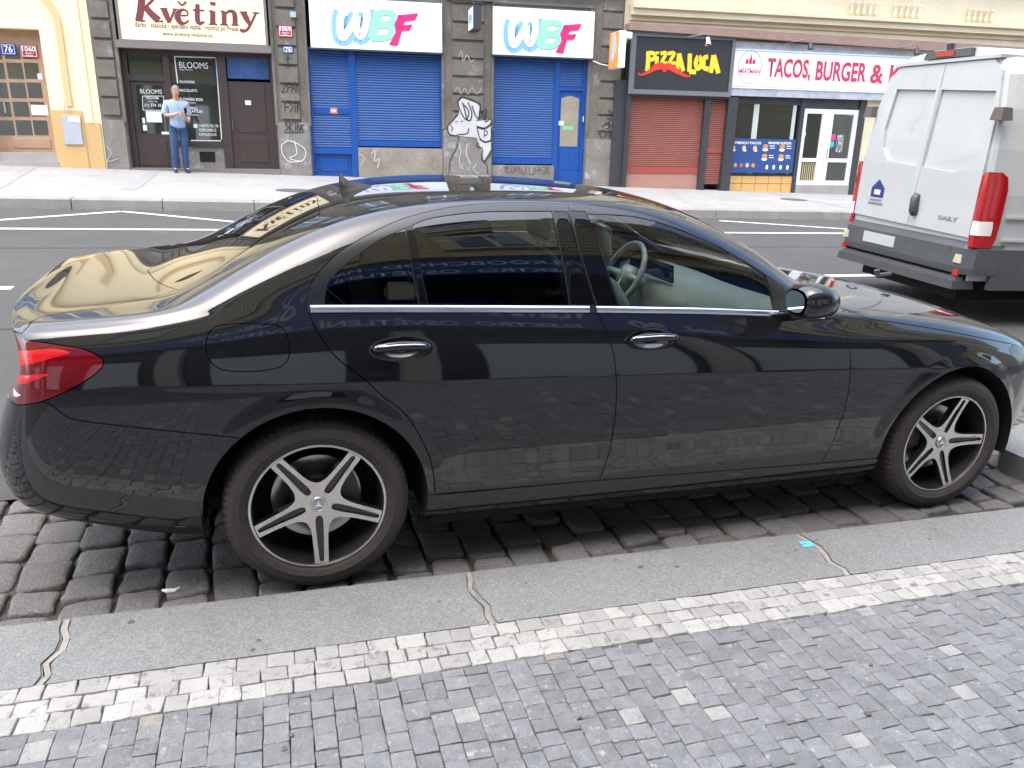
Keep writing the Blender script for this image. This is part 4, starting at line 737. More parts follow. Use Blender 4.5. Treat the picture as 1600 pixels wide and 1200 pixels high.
RY=[ # half width tables for rings 0..14
 [(-.9,.70),(-.4,.79),(.5,.82),(2.5,.82),(3.4,.70)],
 [(-.9,.80),(-.4,.868),(.5,.892),(2.5,.892),(3.0,.866),(3.4,.79)],
 [(-.9,.835),(-.4,.895),(.4,.896),(2.5,.896),(3.0,.885),(3.4,.82)],
 [(-.9,.85),(-.6,.89),(-.2,.912),(.6,.912),(2.4,.912),(2.9,.91),(3.4,.84)],
 [(-.9,.852),(-.6,.898),(-.2,.922),(.6,.922),(2.4,.921),(2.9,.918),(3.4,.845)],
 [(-.9,.85),(-.6,.90),(-.2,.926),(.6,.928),(2.4,.925),(2.9,.92),(3.4,.845)],
 [(-.9,.843),(-.6,.894),(-.2,.921),(.6,.925),(2.4,.920),(2.9,.915),(3.4,.842)],
 [(-.9,.825),(-.6,.872),(-.2,.897),(.6,.903),(2.2,.899),(2.9,.890),(3.4,.823)],
 [(-.9,.785),(-.6,.826),(-.2,.850),(.6,.853),(2.0,.848),(2.4,.845),(2.9,.845),(3.4,.78)],
 [(-.9,.76),(-.6,.803),(-.2,.830),(.1,.832),(1.0,.833),(2.0,.831),(2.3,.829),(2.9,.812),(3.4,.752)],
 [(-.9,.745),(-.6,.79),(-.3,.808),(-.08,.803),(.3,.782),(.6,.778),(1.0,.778),(1.4,.782),(1.75,.798),(2.0,.812),(2.3,.815),(2.9,.77),(3.4,.72)],
 [(-.9,.725),(-.6,.77),(-.3,.788),(-.08,.762),(.2,.718),(.5,.684),(1.0,.678),(1.4,.697),(1.75,.753),(2.0,.79),(2.3,.79),(2.9,.71),(3.4,.67)],
 [(-.9,.69),(-.6,.735),(-.35,.745),(-.08,.697),(.2,.655),(.5,.628),(1.0,.622),(1.4,.642),(1.75,.708),(2.0,.757),(2.3,.75),(2.9,.63),(3.4,.59)],
 [(-.9,.60),(-.6,.64),(-.35,.64),(-.08,.58),(.2,.53),(.5,.50),(1.0,.495),(1.4,.52),(1.75,.59),(2.0,.65),(2.3,.64),(2.9,.49),(3.4,.46)],
 [(-.9,.32),(-.35,.33),(.5,.26),(1.0,.26),(1.75,.31),(2.3,.34),(3.4,.25)]]
RZ=[
 [(-.9,.30),(-.4,.22),(2.5,.20),(3.4,.20)],
 [(-.9,.355),(-.4,.285),(.4,.25),(2.5,.23),(3.4,.225)],
 [(-.9,.45),(-.4,.40),(.4,.38),(2.5,.36),(3.4,.34)],
 [(-.9,.58),(-.4,.56),(.4,.56),(2.5,.53),(3.4,.48)],
 [(-.9,.70),(-.4,.70),(.4,.70),(2.5,.66),(3.4,.58)],
 [(-.9,.79),(-.4,.80),(.4,.79),(2.3,.745),(3.4,.65)],
 [(-.9,.845),(-.4,.858),(.4,.845),(2.3,.80),(3.4,.69)],
 [(-.9,.915),(-.4,.945),(.4,.94),(2.3,.875),(2.9,.85),(3.4,.74)],
 [(-.9,.985),(-.6,1.01),(-.2,1.04),(.2,1.048),(1.07,1.025),(1.9,.975),(2.3,.945),(2.75,.912),(3.1,.87),(3.4,.80)],
 [(-0.9,0.996),(-0.6,1.022),(-0.3,1.059),(0,1.09),(0.3,1.088),(1.07,1.065),(1.9,1.01),(2.15,0.99),(2.4,0.965),(2.75,0.932),(3.1,0.888),(3.4,0.815)],
 [(-0.9,1.006),(-0.6,1.032),(-0.3,1.084),(-0.08,1.144),(0.1,1.205),(0.3,1.235),(0.6,1.245),(1,1.235),(1.4,1.19),(1.75,1.09),(2,1.02),(2.2,0.99),(2.4,0.97),(2.75,0.942),(3.1,0.898),(3.4,0.825)],
 [(-0.9,1.014),(-0.6,1.041),(-0.38,1.076),(-0.24,1.129),(-0.08,1.204),(0.1,1.29),(0.3,1.35),(0.5,1.387),(0.75,1.402),(1,1.4),(1.25,1.38),(1.45,1.335),(1.72,1.21),(1.95,1.085),(2.15,1.005),(2.35,0.977),(2.75,0.952),(3.1,0.907),(3.4,0.835)],
 [(-0.9,1.016),(-0.6,1.042),(-0.48,1.055),(-0.38,1.094),(-0.24,1.169),(-0.08,1.256),(0.1,1.338),(0.3,1.393),(0.55,1.427),(0.8,1.436),(1,1.435),(1.25,1.423),(1.45,1.387),(1.72,1.276),(1.95,1.145),(2.15,1.02),(2.35,0.985),(2.75,0.96),(3.1,0.915),(3.4,0.843)],
 [(-0.9,1.02),(-0.6,1.048),(-0.5,1.06),(-0.38,1.111),(-0.24,1.194),(-0.08,1.279),(0.1,1.355),(0.3,1.405),(0.55,1.436),(0.8,1.448),(1,1.449),(1.25,1.441),(1.45,1.416),(1.72,1.325),(1.95,1.21),(2.15,1.085),(2.32,1),(2.5,0.985),(2.75,0.968),(3.1,0.925),(3.4,0.853)],
 [(-0.9,1.022),(-0.6,1.049),(-0.5,1.065),(-0.38,1.125),(-0.24,1.211),(-0.08,1.29),(0.1,1.364),(0.3,1.412),(0.55,1.441),(0.8,1.453),(1,1.457),(1.25,1.452),(1.45,1.436),(1.72,1.368),(1.95,1.257),(2.15,1.138),(2.32,1.03),(2.5,0.99),(2.75,0.975),(3.1,0.935),(3.4,0.865)],
 [(-0.9,1.024),(-0.6,1.051),(-0.5,1.068),(-0.38,1.131),(-0.24,1.219),(-0.08,1.296),(0.1,1.368),(0.3,1.415),(0.55,1.445),(0.8,1.457),(1,1.46),(1.25,1.456),(1.45,1.442),(1.72,1.378),(1.95,1.272),(2.15,1.155),(2.32,1.05),(2.5,0.992),(2.75,0.977),(3.1,0.938),(3.4,0.868)]]
EX=[-.99,-1.09,-1.115,-1.10,-1.055,-1.0,-.955,-.925,-.988]  # rear end x per ring 0..8
FX=[3.50,3.66,3.72,3.74,3.74,3.73,3.72,3.70,3.66]
ZE=[.33,.37,.45,.57,.70,.79,.845,.92,1.03]               # rear z
ZF=[.20,.23,.33,.45,.54,.60,.64,.69,.735]
PW=[0,0,0,0,0,0,0,0,0,.06,.11,.17,.26,.42,.72,1.0]
def make_net():
    n=len(SX);K=n+8
    N=np.zeros((K,16,3))
    for j in range(16):
        y=_sp(RY[j],SX) if j<15 else np.zeros(n);z=_sp(RZ[j],SX)
        N[4:4+n,j,0]=SX;N[4:4+n,j,1]=y;N[4:4+n,j,2]=z
    for j in range(9):
        for end in (0,1):
            i0=4 if end==0 else 3+n
            a=N[i0,j];e=(EX if end==0 else FX)[j];ze=(ZE if end==0 else ZF)[j]
            L=e-a[0]
            for k,(fy,fx,fz) in enumerate([(0,1,1),(.36,.985,1),(.66,.885,.85),(.895,.58,.45)] if end==0 else [(0,1,1),(.42,.975,1),(.74,.86,.85),(.925,.52,.45)]):
                i=k if end==0 else K-1-k
                N[i,j]=(a[0]+L*fx,a[1]*fy,a[2]+(ze-a[2])*fz)
    for end in (0,1):
        i0=4 if end==0 else 3+n
        a=N[i0,8:16].copy();sg=-1 if end==0 else 1
        for k in range(4):
            i=k if end==0 else K-1-k
            e=N[i,8];
            ctr=np.array([e[0] if 0 else (N[0 if end==0 else K-1,8,0]-sg*[0,.015,.035,.058][k]),0,N[0 if end==0 else K-1,8,2]+[0,.005,.008,.010][k]])
            for j in range(9,16):
                w=PW[j];p=e*(1-w)+ctr*w
                if k==0: p=e+np.array([-sg*.001*j,0,.0003*j])
                else: p[2]+=.006*np.sin(np.pi*w)*k/3
                N[i,j]=p
    return N
NET=make_net();KU=NET.shape[0]
def _ghost(N):
    m=np.array([1,-1,1])
    G=np.concatenate([N[1:2]*m,N,N[-2:-1]*m],0)
    return np.concatenate([2*G[:,:1]-G[:,1:2],G,G[:,-2:-1]*m],1)
GN=_ghost(NET)
def _b(t): return np.stack([(1-t)**3,3*t**3-6*t**2+4,-3*t**3+3*t**2+3*t+1,t**3],-1)/6
def S0(u,v):
    u=np.atleast_1d(np.asarray(u,float));v=np.atleast_1d(np.asarray(v,float))
    i=np.clip(np.floor(u).astype(int),0,KU-2);j=np.clip(np.floor(v).astype(int),0,14)
    a=_b(u-i);b=_b(v-j);P=np.zeros(u.shape+(3,))
    for p in range(4):
        for q in range(4):
            P+=(a[...,p]*b[...,q])[...,None]*GN[i+p,j+q]
    return P
def sst(a,b,x):
    t=np.clip((x-a)/(b-a),0,1);return t*t*(3-2*t)
HND=[(.300,.942),(1.290,.937)]
def detail(P,v):
    """inward(-)/outward(+) relief of the side panels, in metres"""
    x=P[...,0];z=P[...,2];d=np.zeros(x.shape);side=(v<8.2)
    for cx in (0.,2.939):
        r=np.hypot(x-cx,z-.336)
        d+=.008*(1-sst(.41,.48,r))*sst(.30,.36,z)
    zl=.812-.030*(x-.46)-.004*(x>9)                                     # crease along the doors
    m=sst(-.75,-.2,x)*(1-sst(3.0,3.3,x))
    t=(z-zl);d+=m*(.0045*np.exp(-(np.clip(t,0,9)/.035))*(t>=0)+.0045*sst(-.03,0,t)*(t<0))
    zs=.425-.012*x                                           # lower swage
    m2=sst(.42,.6,x)*(1-sst(2.3,2.5,x))
    d-=m2*.002*np.exp(-((z-zs-.03)/.045)**2)
    for hx,hz in HND:
        r=np.hypot((x-hx)/.118,(z-(hz-.014))/.042)
        d-=.013*(1-sst(.25,1.0,r))
    return d*side
def S(u,v):
    e=1e-3
    P=S0(u,v);n=N0(u,v)
    return P+n*detail(P,np.atleast_1d(v))[...,None]
def _n(F,u,v,e=2e-3):
    u=np.atleast_1d(np.asarray(u,float));v=np.atleast_1d(np.asarray(v,float))
    ua=np.clip(u-e,0,KU-1);ub=np.clip(u+e,0,KU-1);va=np.clip(v-e,0,15);vb=np.clip(v+e,0,15)
    a=F(ub,v)-F(ua,v);b=F(u,vb)-F(u,va)
    n=np.cross(b,a);l=np.linalg.norm(n,axis=-1,keepdims=True);n=n/np.maximum(l,1e-12)
    return n
def N0(u,v):
    n=_n(S0,u,v);return n
def NS(u,v): return _n(S,u,v,5e-3)
SEAM = {
 'belt': [(10.366,8.301),(10.664,8.262),(10.956,8.23),(11.242,8.204),(11.521,8.183),(11.79,8.165),(12.049,8.151),(12.297,8.139),(12.535,8.13),(12.766,8.124),(12.991,8.12),(13.209,8.119),(13.424,8.119),(13.638,8.121),(13.852,8.125),(14.068,8.13),(14.287,8.137),(14.509,8.146),(14.734,8.157),(14.986,8.166),(15.242,8.179),(15.505,8.197),(15.776,8.221),(16.058,8.251),(16.355,8.287),(16.672,8.311),(17.01,8.339),(17.374,8.373),(17.767,8.412),(18.192,8.461),(18.722,8.451),(19.313,8.449)],
 'belt_top': [(10.375,8.706),(10.673,8.652),(10.965,8.612),(11.251,8.582),(11.53,8.559),(11.799,8.542),(12.057,8.528),(12.305,8.519),(12.544,8.512),(12.775,8.509),(12.999,8.508),(13.218,8.51),(13.433,8.514),(13.647,8.521),(13.861,8.529),(14.077,8.539),(14.296,8.551),(14.519,8.566),(14.745,8.584),(14.996,8.587),(15.253,8.597),(15.516,8.612),(15.787,8.634),(16.07,8.665),(16.367,8.706),(16.686,8.75),(17.026,8.809),(17.392,8.886),(17.789,8.992),(18.221,9.144),(18.657,9.27),(19.138,9.461)],
 'rd_frame': [(10.366,8.301),(10.363,8.623),(10.359,8.945),(10.375,9.228),(10.412,9.476),(10.467,9.7),(10.551,9.912),(10.607,10.018),(10.672,10.127),(10.744,10.232),(10.82,10.333),(10.899,10.424),(10.978,10.504),(11.058,10.572),(11.138,10.63),(11.221,10.682),(11.307,10.731),(11.397,10.779),(11.491,10.829),(11.576,10.876),(11.663,10.927),(11.754,10.979),(11.845,11.032),(11.938,11.085),(12.031,11.134),(12.124,11.179),(12.205,11.214),(12.288,11.246),(12.371,11.276),(12.454,11.304),(12.537,11.331),(12.619,11.357),(12.7,11.382),(12.779,11.407),(12.857,11.431),(12.935,11.452),(13.012,11.471),(13.088,11.489),(13.164,11.505),(13.238,11.52),(13.313,11.535),(13.387,11.549),(13.461,11.561),(13.535,11.571),(13.609,11.578),(13.683,11.582),(13.756,11.586),(13.829,11.588),(13.9,11.59),(13.97,11.592),(14.048,11.591),(14.124,11.587),(14.199,11.58),(14.273,11.572),(14.347,11.567),(14.422,11.565),(14.498,11.568)],
 'gap_b': [(14.49,11.246),(14.49,11.02),(14.493,10.843),(14.497,10.691),(14.503,10.553),(14.511,10.425),(14.519,10.302),(14.53,10.184),(14.543,10.065),(14.558,9.944),(14.575,9.82),(14.592,9.696),(14.611,9.57),(14.629,9.445),(14.645,9.321),(14.661,9.2),(14.685,8.969),(14.703,8.732),(14.719,8.466),(14.734,8.157)],
 'gap_b2': [(14.762,7.893),(14.791,7.668),(14.818,7.447),(14.838,7.277),(14.859,7.104),(14.879,6.912),(14.896,6.687),(14.908,6.472),(14.92,6.218),(14.93,5.917),(14.94,5.56),(14.951,5.177),(14.968,4.849),(14.977,4.566),(14.986,4.31),(14.993,4.08),(14.999,3.873),(15.004,3.684),(15.007,3.505),(15.008,3.333),(15.008,3.169),(15.006,3.015),(15.004,2.874),(15.001,2.746),(14.995,2.575),(14.987,2.42),(14.975,2.281),(14.96,2.151),(14.938,1.991),(14.915,1.844),(14.891,1.686)],
 'gap_r': [(10.405,8.067),(10.441,7.87),(10.479,7.695),(10.519,7.532),(10.564,7.375),(10.613,7.22),(10.665,7.064),(10.72,6.905),(10.783,6.742),(10.854,6.577),(10.924,6.434),(11.004,6.285),(11.089,6.129),(11.174,5.964),(11.254,5.79),(11.325,5.615),(11.413,5.358),(11.491,5.107),(11.564,4.888),(11.644,4.68),(11.719,4.524),(11.798,4.381),(11.878,4.239),(11.956,4.09),(12.029,3.928),(12.078,3.799),(12.126,3.66),(12.173,3.519),(12.218,3.379),(12.26,3.246),(12.299,3.122),(12.332,3.012),(12.379,2.851),(12.413,2.712),(12.439,2.578),(12.463,2.435),(12.478,2.308),(12.489,2.175),(12.498,2.035),(12.506,1.887),(12.517,1.727)],
 'fd_frame': [(14.498,11.568),(14.571,11.563),(14.645,11.565),(14.72,11.572),(14.795,11.583),(14.871,11.597),(14.947,11.611),(15.022,11.623),(15.096,11.632),(15.169,11.635),(15.249,11.636),(15.328,11.636),(15.407,11.635),(15.485,11.633),(15.563,11.629),(15.641,11.622),(15.72,11.612),(15.799,11.599),(15.878,11.584),(15.958,11.567),(16.038,11.549),(16.119,11.531),(16.202,11.514),(16.285,11.498),(16.37,11.484),(16.456,11.471),(16.535,11.458),(16.616,11.443),(16.7,11.426),(16.784,11.408),(16.87,11.392),(16.956,11.377),(17.042,11.365),(17.127,11.355),(17.211,11.35),(17.316,11.346),(17.42,11.339),(17.523,11.332),(17.625,11.325),(17.726,11.319),(17.826,11.317),(17.925,11.319),(18.06,11.328),(18.191,11.342),(18.319,11.358),(18.444,11.373),(18.568,11.382),(18.726,11.396),(18.881,11.4),(19.014,11.344),(19.107,11.178),(19.165,9.584),(19.313,8.449)],
 'gap_f': [(19.412,8.133),(19.495,7.843),(19.539,7.5),(19.564,7.149),(19.581,6.797),(19.596,6.413),(19.611,6.004),(19.622,5.452),(19.639,5.075),(19.683,4.669),(19.71,4.314),(19.73,4.014),(19.741,3.764),(19.745,3.539),(19.742,3.327),(19.733,3.117),(19.721,2.943),(19.705,2.766),(19.689,2.587),(19.669,2.414),(19.64,2.257),(19.595,2.081),(19.544,1.915),(19.494,1.744),(19.447,1.554)],
 'sill': [(12.105,1.743),(12.314,1.734),(12.517,1.716),(12.731,1.694),(12.934,1.695),(13.132,1.695),(13.327,1.695),(13.519,1.694),(13.71,1.694),(13.902,1.693),(14.095,1.692),(14.291,1.69),(14.488,1.689),(14.689,1.687),(14.891,1.686),(15.088,1.678),(15.288,1.671),(15.491,1.664),(15.699,1.656),(15.913,1.648),(16.133,1.64),(16.362,1.632),(16.6,1.623),(16.85,1.615),(17.112,1.606),(17.39,1.597),(17.683,1.588),(17.994,1.578),(18.323,1.569),(18.673,1.559),(19.048,1.55),(19.45,1.54),(19.922,1.539),(20.392,1.537),(20.833,1.534),(21.235,1.529),(21.611,1.521)],
 'g_front': [(15.056,8.632),(15.037,8.87),(15.018,9.061),(14.998,9.22),(14.979,9.361),(14.959,9.491),(14.94,9.612),(14.922,9.726),(14.904,9.835),(14.887,9.94),(14.871,10.041),(14.851,10.163),(14.832,10.282),(14.815,10.401),(14.798,10.522),(14.782,10.648),(14.767,10.784),(14.753,10.937),(14.741,11.123),(14.818,11.132),(14.896,11.147),(14.975,11.167),(15.054,11.191),(15.134,11.217),(15.213,11.243),(15.292,11.267),(15.37,11.289),(15.446,11.304),(15.53,11.314),(15.612,11.319),(15.693,11.321),(15.773,11.32),(15.853,11.318),(15.934,11.315),(16.016,11.315),(16.1,11.317),(16.177,11.32),(16.256,11.323),(16.337,11.325),(16.419,11.329),(16.501,11.333),(16.583,11.339),(16.664,11.345),(16.744,11.353),(16.82,11.362),(16.916,11.37),(17.012,11.373),(17.105,11.372),(17.195,11.368),(17.28,11.364),(17.358,11.36),(17.427,11.358),(17.578,11.336),(17.678,11.298),(17.741,10.441),(17.751,10.054),(17.757,9.579),(17.76,8.992),(16.368,8.726),(16.059,8.693),(15.767,8.671),(15.486,8.658),(15.214,8.651)],
 'bt_front': [(15.037,8.63),(14.852,10.038),(14.72,11.199),(14.514,11.206),(14.55,10.214),(14.695,9.164),(14.749,8.602)],
 'g_rear': [(12.429,8.565),(12.419,8.817),(12.409,9.022),(12.398,9.192),(12.387,9.343),(12.377,9.482),(12.366,9.612),(12.356,9.737),(12.347,9.858),(12.336,9.992),(12.327,10.124),(12.318,10.258),(12.309,10.395),(12.302,10.54),(12.294,10.696),(12.288,10.87),(12.356,10.925),(12.441,10.977),(12.516,11.007),(12.605,11.034),(12.731,11.053),(12.79,11.059),(12.854,11.066),(12.922,11.074),(12.995,11.083),(13.073,11.091),(13.155,11.098),(13.242,11.104),(13.333,11.107),(13.392,11.108),(13.455,11.108),(13.52,11.108),(13.588,11.107),(13.657,11.106),(13.728,11.106),(13.801,11.107),(13.875,11.108),(13.949,11.111),(14.023,11.115),(14.097,11.12),(14.171,11.127),(14.243,11.136),(14.243,10.932),(14.245,10.766),(14.249,10.62),(14.254,10.485),(14.259,10.356),(14.265,10.231),(14.271,10.107),(14.278,9.982),(14.285,9.869),(14.291,9.753),(14.299,9.632),(14.306,9.505),(14.314,9.371),(14.321,9.224),(14.329,9.059),(14.337,8.859),(14.344,8.605),(14.005,8.587),(13.765,8.576),(13.528,8.568),(13.289,8.562),(13.047,8.559),(12.798,8.559)],
 'bt_rear': [(14.27,11.139),(14.465,11.141),(14.524,10.099),(14.658,9.101),(14.71,8.632),(14.371,8.607),(14.305,9.984)],
 'divider': [(12.175,10.824),(12.278,10.874),(12.337,9.859),(12.419,8.565),(12.295,8.569),(12.226,9.778)],
 'g_quarter': [(12.154,10.81),(12.071,10.765),(11.986,10.725),(11.9,10.685),(11.815,10.642),(11.733,10.594),(11.654,10.539),(11.577,10.48),(11.502,10.417),(11.427,10.351),(11.35,10.283),(11.269,10.211),(11.183,10.135),(11.099,10.056),(11.02,9.976),(10.953,9.897),(10.866,9.775),(10.801,9.65),(10.751,9.494),(10.719,9.285),(10.701,9.022),(10.684,8.703),(10.835,8.681),(11.179,8.64),(11.513,8.611),(11.833,8.59),(12.138,8.575),(12.275,8.57),(12.206,9.78)],
 'fuel': [(8.244,7.067),(8.259,7.325),(8.304,7.576),(8.376,7.753),(8.485,7.879),(8.585,7.93),(8.702,7.954),(8.838,7.961),(8.957,7.956),(9.091,7.941),(9.224,7.922),(9.345,7.902),(9.489,7.877),(9.619,7.849),(9.727,7.804),(9.836,7.715),(9.907,7.574),(9.941,7.421),(9.964,7.24),(9.976,7.073),(9.977,6.866),(9.951,6.677),(9.9,6.499),(9.805,6.35),(9.7,6.278),(9.567,6.227),(9.42,6.194),(9.321,6.183),(9.212,6.179),(9.099,6.181),(8.989,6.189),(8.891,6.201),(8.749,6.226),(8.627,6.264),(8.52,6.325),(8.392,6.472),(8.302,6.652),(8.256,6.85)],
 'lamp': [(4.02,7.879),(4.182,7.854),(4.365,7.8),(4.472,7.76),(4.593,7.709),(4.717,7.653),(4.834,7.598),(4.935,7.549),(5.073,7.486),(5.191,7.432),(5.298,7.372),(5.436,7.266),(5.555,7.145),(5.672,6.995),(5.757,6.846),(5.75,6.621),(5.673,6.472),(5.557,6.3),(5.459,6.174),(5.346,6.036),(5.228,5.893),(5.104,5.748),(4.975,5.602),(4.847,5.465),(4.721,5.339),(4.593,5.223),(4.464,5.125),(4.333,5.046),(4.196,4.98),(4.054,4.92),(3.821,4.844),(3.529,4.744)],
 'lid': [(7.484,13.144),(7.216,13.15),(7.093,13.154),(6.953,13.148),(6.782,13.134),(6.57,13.114),(6.46,13.101),(6.341,13.085),(6.216,13.064),(6.087,13.039),(5.955,13.009),(5.823,12.977),(5.692,12.94),(5.563,12.9),(5.436,12.855),(5.329,12.816),(5.215,12.774),(5.094,12.728),(4.972,12.679),(4.849,12.624),(4.728,12.561),(4.61,12.486),(4.497,12.395),(4.392,12.284),(4.297,12.15),(4.218,11.996),(4.061,11.023),(4.055,10.092),(3.962,9.023),(3.856,8.285)],
 'bl_bot': [(6.218,15),(6.308,14.816),(6.558,14.35),(6.747,14.072),(6.975,13.772),(7.154,13.559),(7.346,13.323),(7.529,13.061)],
 'bl_side': [(7.657,13.084),(7.787,13.095),(7.918,13.097),(8.049,13.091),(8.177,13.078),(8.303,13.06),(8.425,13.039),(8.543,13.017),(8.656,12.994),(8.765,12.971),(8.867,12.951),(8.964,12.933),(9.097,12.913),(9.219,12.901),(9.332,12.894),(9.439,12.893),(9.543,12.894),(9.646,12.896),(9.751,12.899),(9.86,12.901),(9.96,12.903),(10.061,12.906),(10.162,12.911),(10.263,12.92),(10.364,12.934),(10.466,12.953),(10.567,12.978),(10.669,13.011),(10.77,13.053)],
 'bl_top': [(10.818,13.452),(10.872,13.911),(10.933,14.591),(10.984,15)],
 'bump': [(4.271,5.028),(4.399,5.016),(4.527,4.95),(4.621,4.814),(4.719,4.645),(4.816,4.506),(4.87,4.424),(4.925,4.364),(5.11,4.292),(5.183,4.271),(5.265,4.249),(5.356,4.227),(5.457,4.204),(5.565,4.18),(5.681,4.155),(5.805,4.131),(5.936,4.105),(6.075,4.079),(6.22,4.052),(6.372,4.025),(6.53,3.997),(6.691,3.969),(6.804,3.949),(6.923,3.929),(7.045,3.908),(7.171,3.887),(7.3,3.866),(7.431,3.844),(7.563,3.822),(7.696,3.8),(7.83,3.777),(7.962,3.754),(8.093,3.73),(8.223,3.708),(8.352,3.689),(8.479,3.673),(8.604,3.657),(8.726,3.637),(8.845,3.613),(8.961,3.589),(9.074,3.564)],
 'hood': [(20.541,13.058),(20.368,12.732),(20.225,11.992),(20.101,10.17),(20.202,9.191),(20.377,8.811),(20.545,8.656),(20.725,8.574),(20.832,8.547),(20.948,8.528),(21.152,8.441),(21.248,8.39),(21.354,8.333),(21.47,8.272),(21.594,8.207),(21.724,8.138),(21.861,8.068),(22.003,7.997),(22.15,7.926),(22.302,7.856),(22.412,7.807),(22.53,7.759),(22.655,7.711),(22.789,7.667),(22.932,7.628),(23.086,7.595),(23.254,7.572),(23.435,7.559),(23.632,7.557),(23.844,7.565),(24.071,7.583),(24.316,7.61),(24.583,7.642)],
 'hlamp': [(24.583,7.642),(24.297,7.146),(24.37,6.723),(24.497,6.435),(24.666,6.069)],
 'fbump': [(24.666,6.069),(23.822,4.678)]}
# ================================================================ the parked saloon
M_paint = mat('black_paint', (.006, .007, .009), .035, coat=.2, ior=1.62)
def _paint():
    t = M_paint.node_tree; b = t.nodes['Principled BSDF']; tc = t.nodes.new('ShaderNodeTexCoord')
    n = t.nodes.new('ShaderNodeTexNoise'); n.inputs['Scale'].default_value = 3.2; n.inputs['Detail'].default_value = 7; n.inputs['Roughness'].default_value = .7
    t.links.new(tc.outputs['Object'], n.inputs[0]); r = t.nodes.new('ShaderNodeMapRange'); r.inputs[1].default_value = .45; r.inputs[2].default_value = .8; r.inputs[3].default_value = .018; r.inputs[4].default_value = .075
    t.links.new(n.outputs[0], r.inputs[0]); t.links.new(r.outputs[0], b.inputs['Coat Roughness'])
    # thin road dust low on the body
    s = t.nodes.new('ShaderNodeSeparateXYZ'); t.links.new(tc.outputs['Object'], s.inputs[0]); q = t.nodes.new('ShaderNodeMapRange'); q.inputs[1].default_value = .62; q.inputs[2].default_value = .2; q.inputs[3].default_value = 0; q.inputs[4].default_value = .5
    t.links.new(s.outputs[2], q.inputs[0]); mu = t.nodes.new('ShaderNodeMath'); mu.operation = 'MULTIPLY'; ge = t.nodes.new('ShaderNodeNewGeometry'); s2 = t.nodes.new('ShaderNodeSeparateXYZ'); t.links.new(ge.outputs['Normal'], s2.inputs[0]); u = t.nodes.new('ShaderNodeMapRange'); u.inputs[1].default_value = .2; u.inputs[2].default_value = 1; u.inputs[4].default_value = .42; t.links.new(s2.outputs[2], u.inputs[0])
    ad = t.nodes.new('ShaderNodeMath'); ad.operation = 'ADD'; t.links.new(q.outputs[0], ad.inputs[0]); t.links.new(u.outputs[0], ad.inputs[1]); t.links.new(ad.outputs[0], mu.inputs[0]); t.links.new(n.outputs[0], mu.inputs[1])
    mx = t.nodes.new('ShaderNodeMix'); mx.data_type = 'RGBA'; t.links.new(mu.outputs[0], mx.inputs[0]); mx.inputs[6].default_value = (.006, .007, .009, 1); mx.inputs[7].default_value = (.045, .042, .038, 1); t.links.new(mx.outputs[2], b.inputs['Base Color'])
    c = t.nodes.new('ShaderNodeMapRange'); c.inputs[3].default_value = .2; c.inputs[4].default_value = .1; t.links.new(mu.outputs[0], c.inputs[0]); t.links.new(c.outputs[0], b.inputs['Coat Weight'])
_paint()
M_trim = mat('satin_black_trim', (.016, .016, .018), .22, ior=1.6)
M_gloss = mat('gloss_black_trim', (.004, .004, .005), .03, ior=1.5)
M_plast = mat('black_plastic', (.012, .012, .012), .6, bump=.2, bscale=300)
M_gf = glass('clear_car_glass', (.76, .85, .80), 1.5)
M_gr = glass('privacy_glass', (.09, .095, .09), 2.2)
M_gw = glass('windscreen_glass', (.80, .88, .84), 1.3)
M_seat = mat('grey_leather', (.30, .31, .30), .55, var=.1, bump=.3, bscale=80)
M_dash = mat('dashboard_plastic', (.05, .055, .055), .55, bump=.2, bscale=150)
car = empty('parked_car', (1.35, 0, 0), 0, 'black four-door saloon with five-spoke alloy wheels parked along the near kerb', 'car')
CX = 1.35
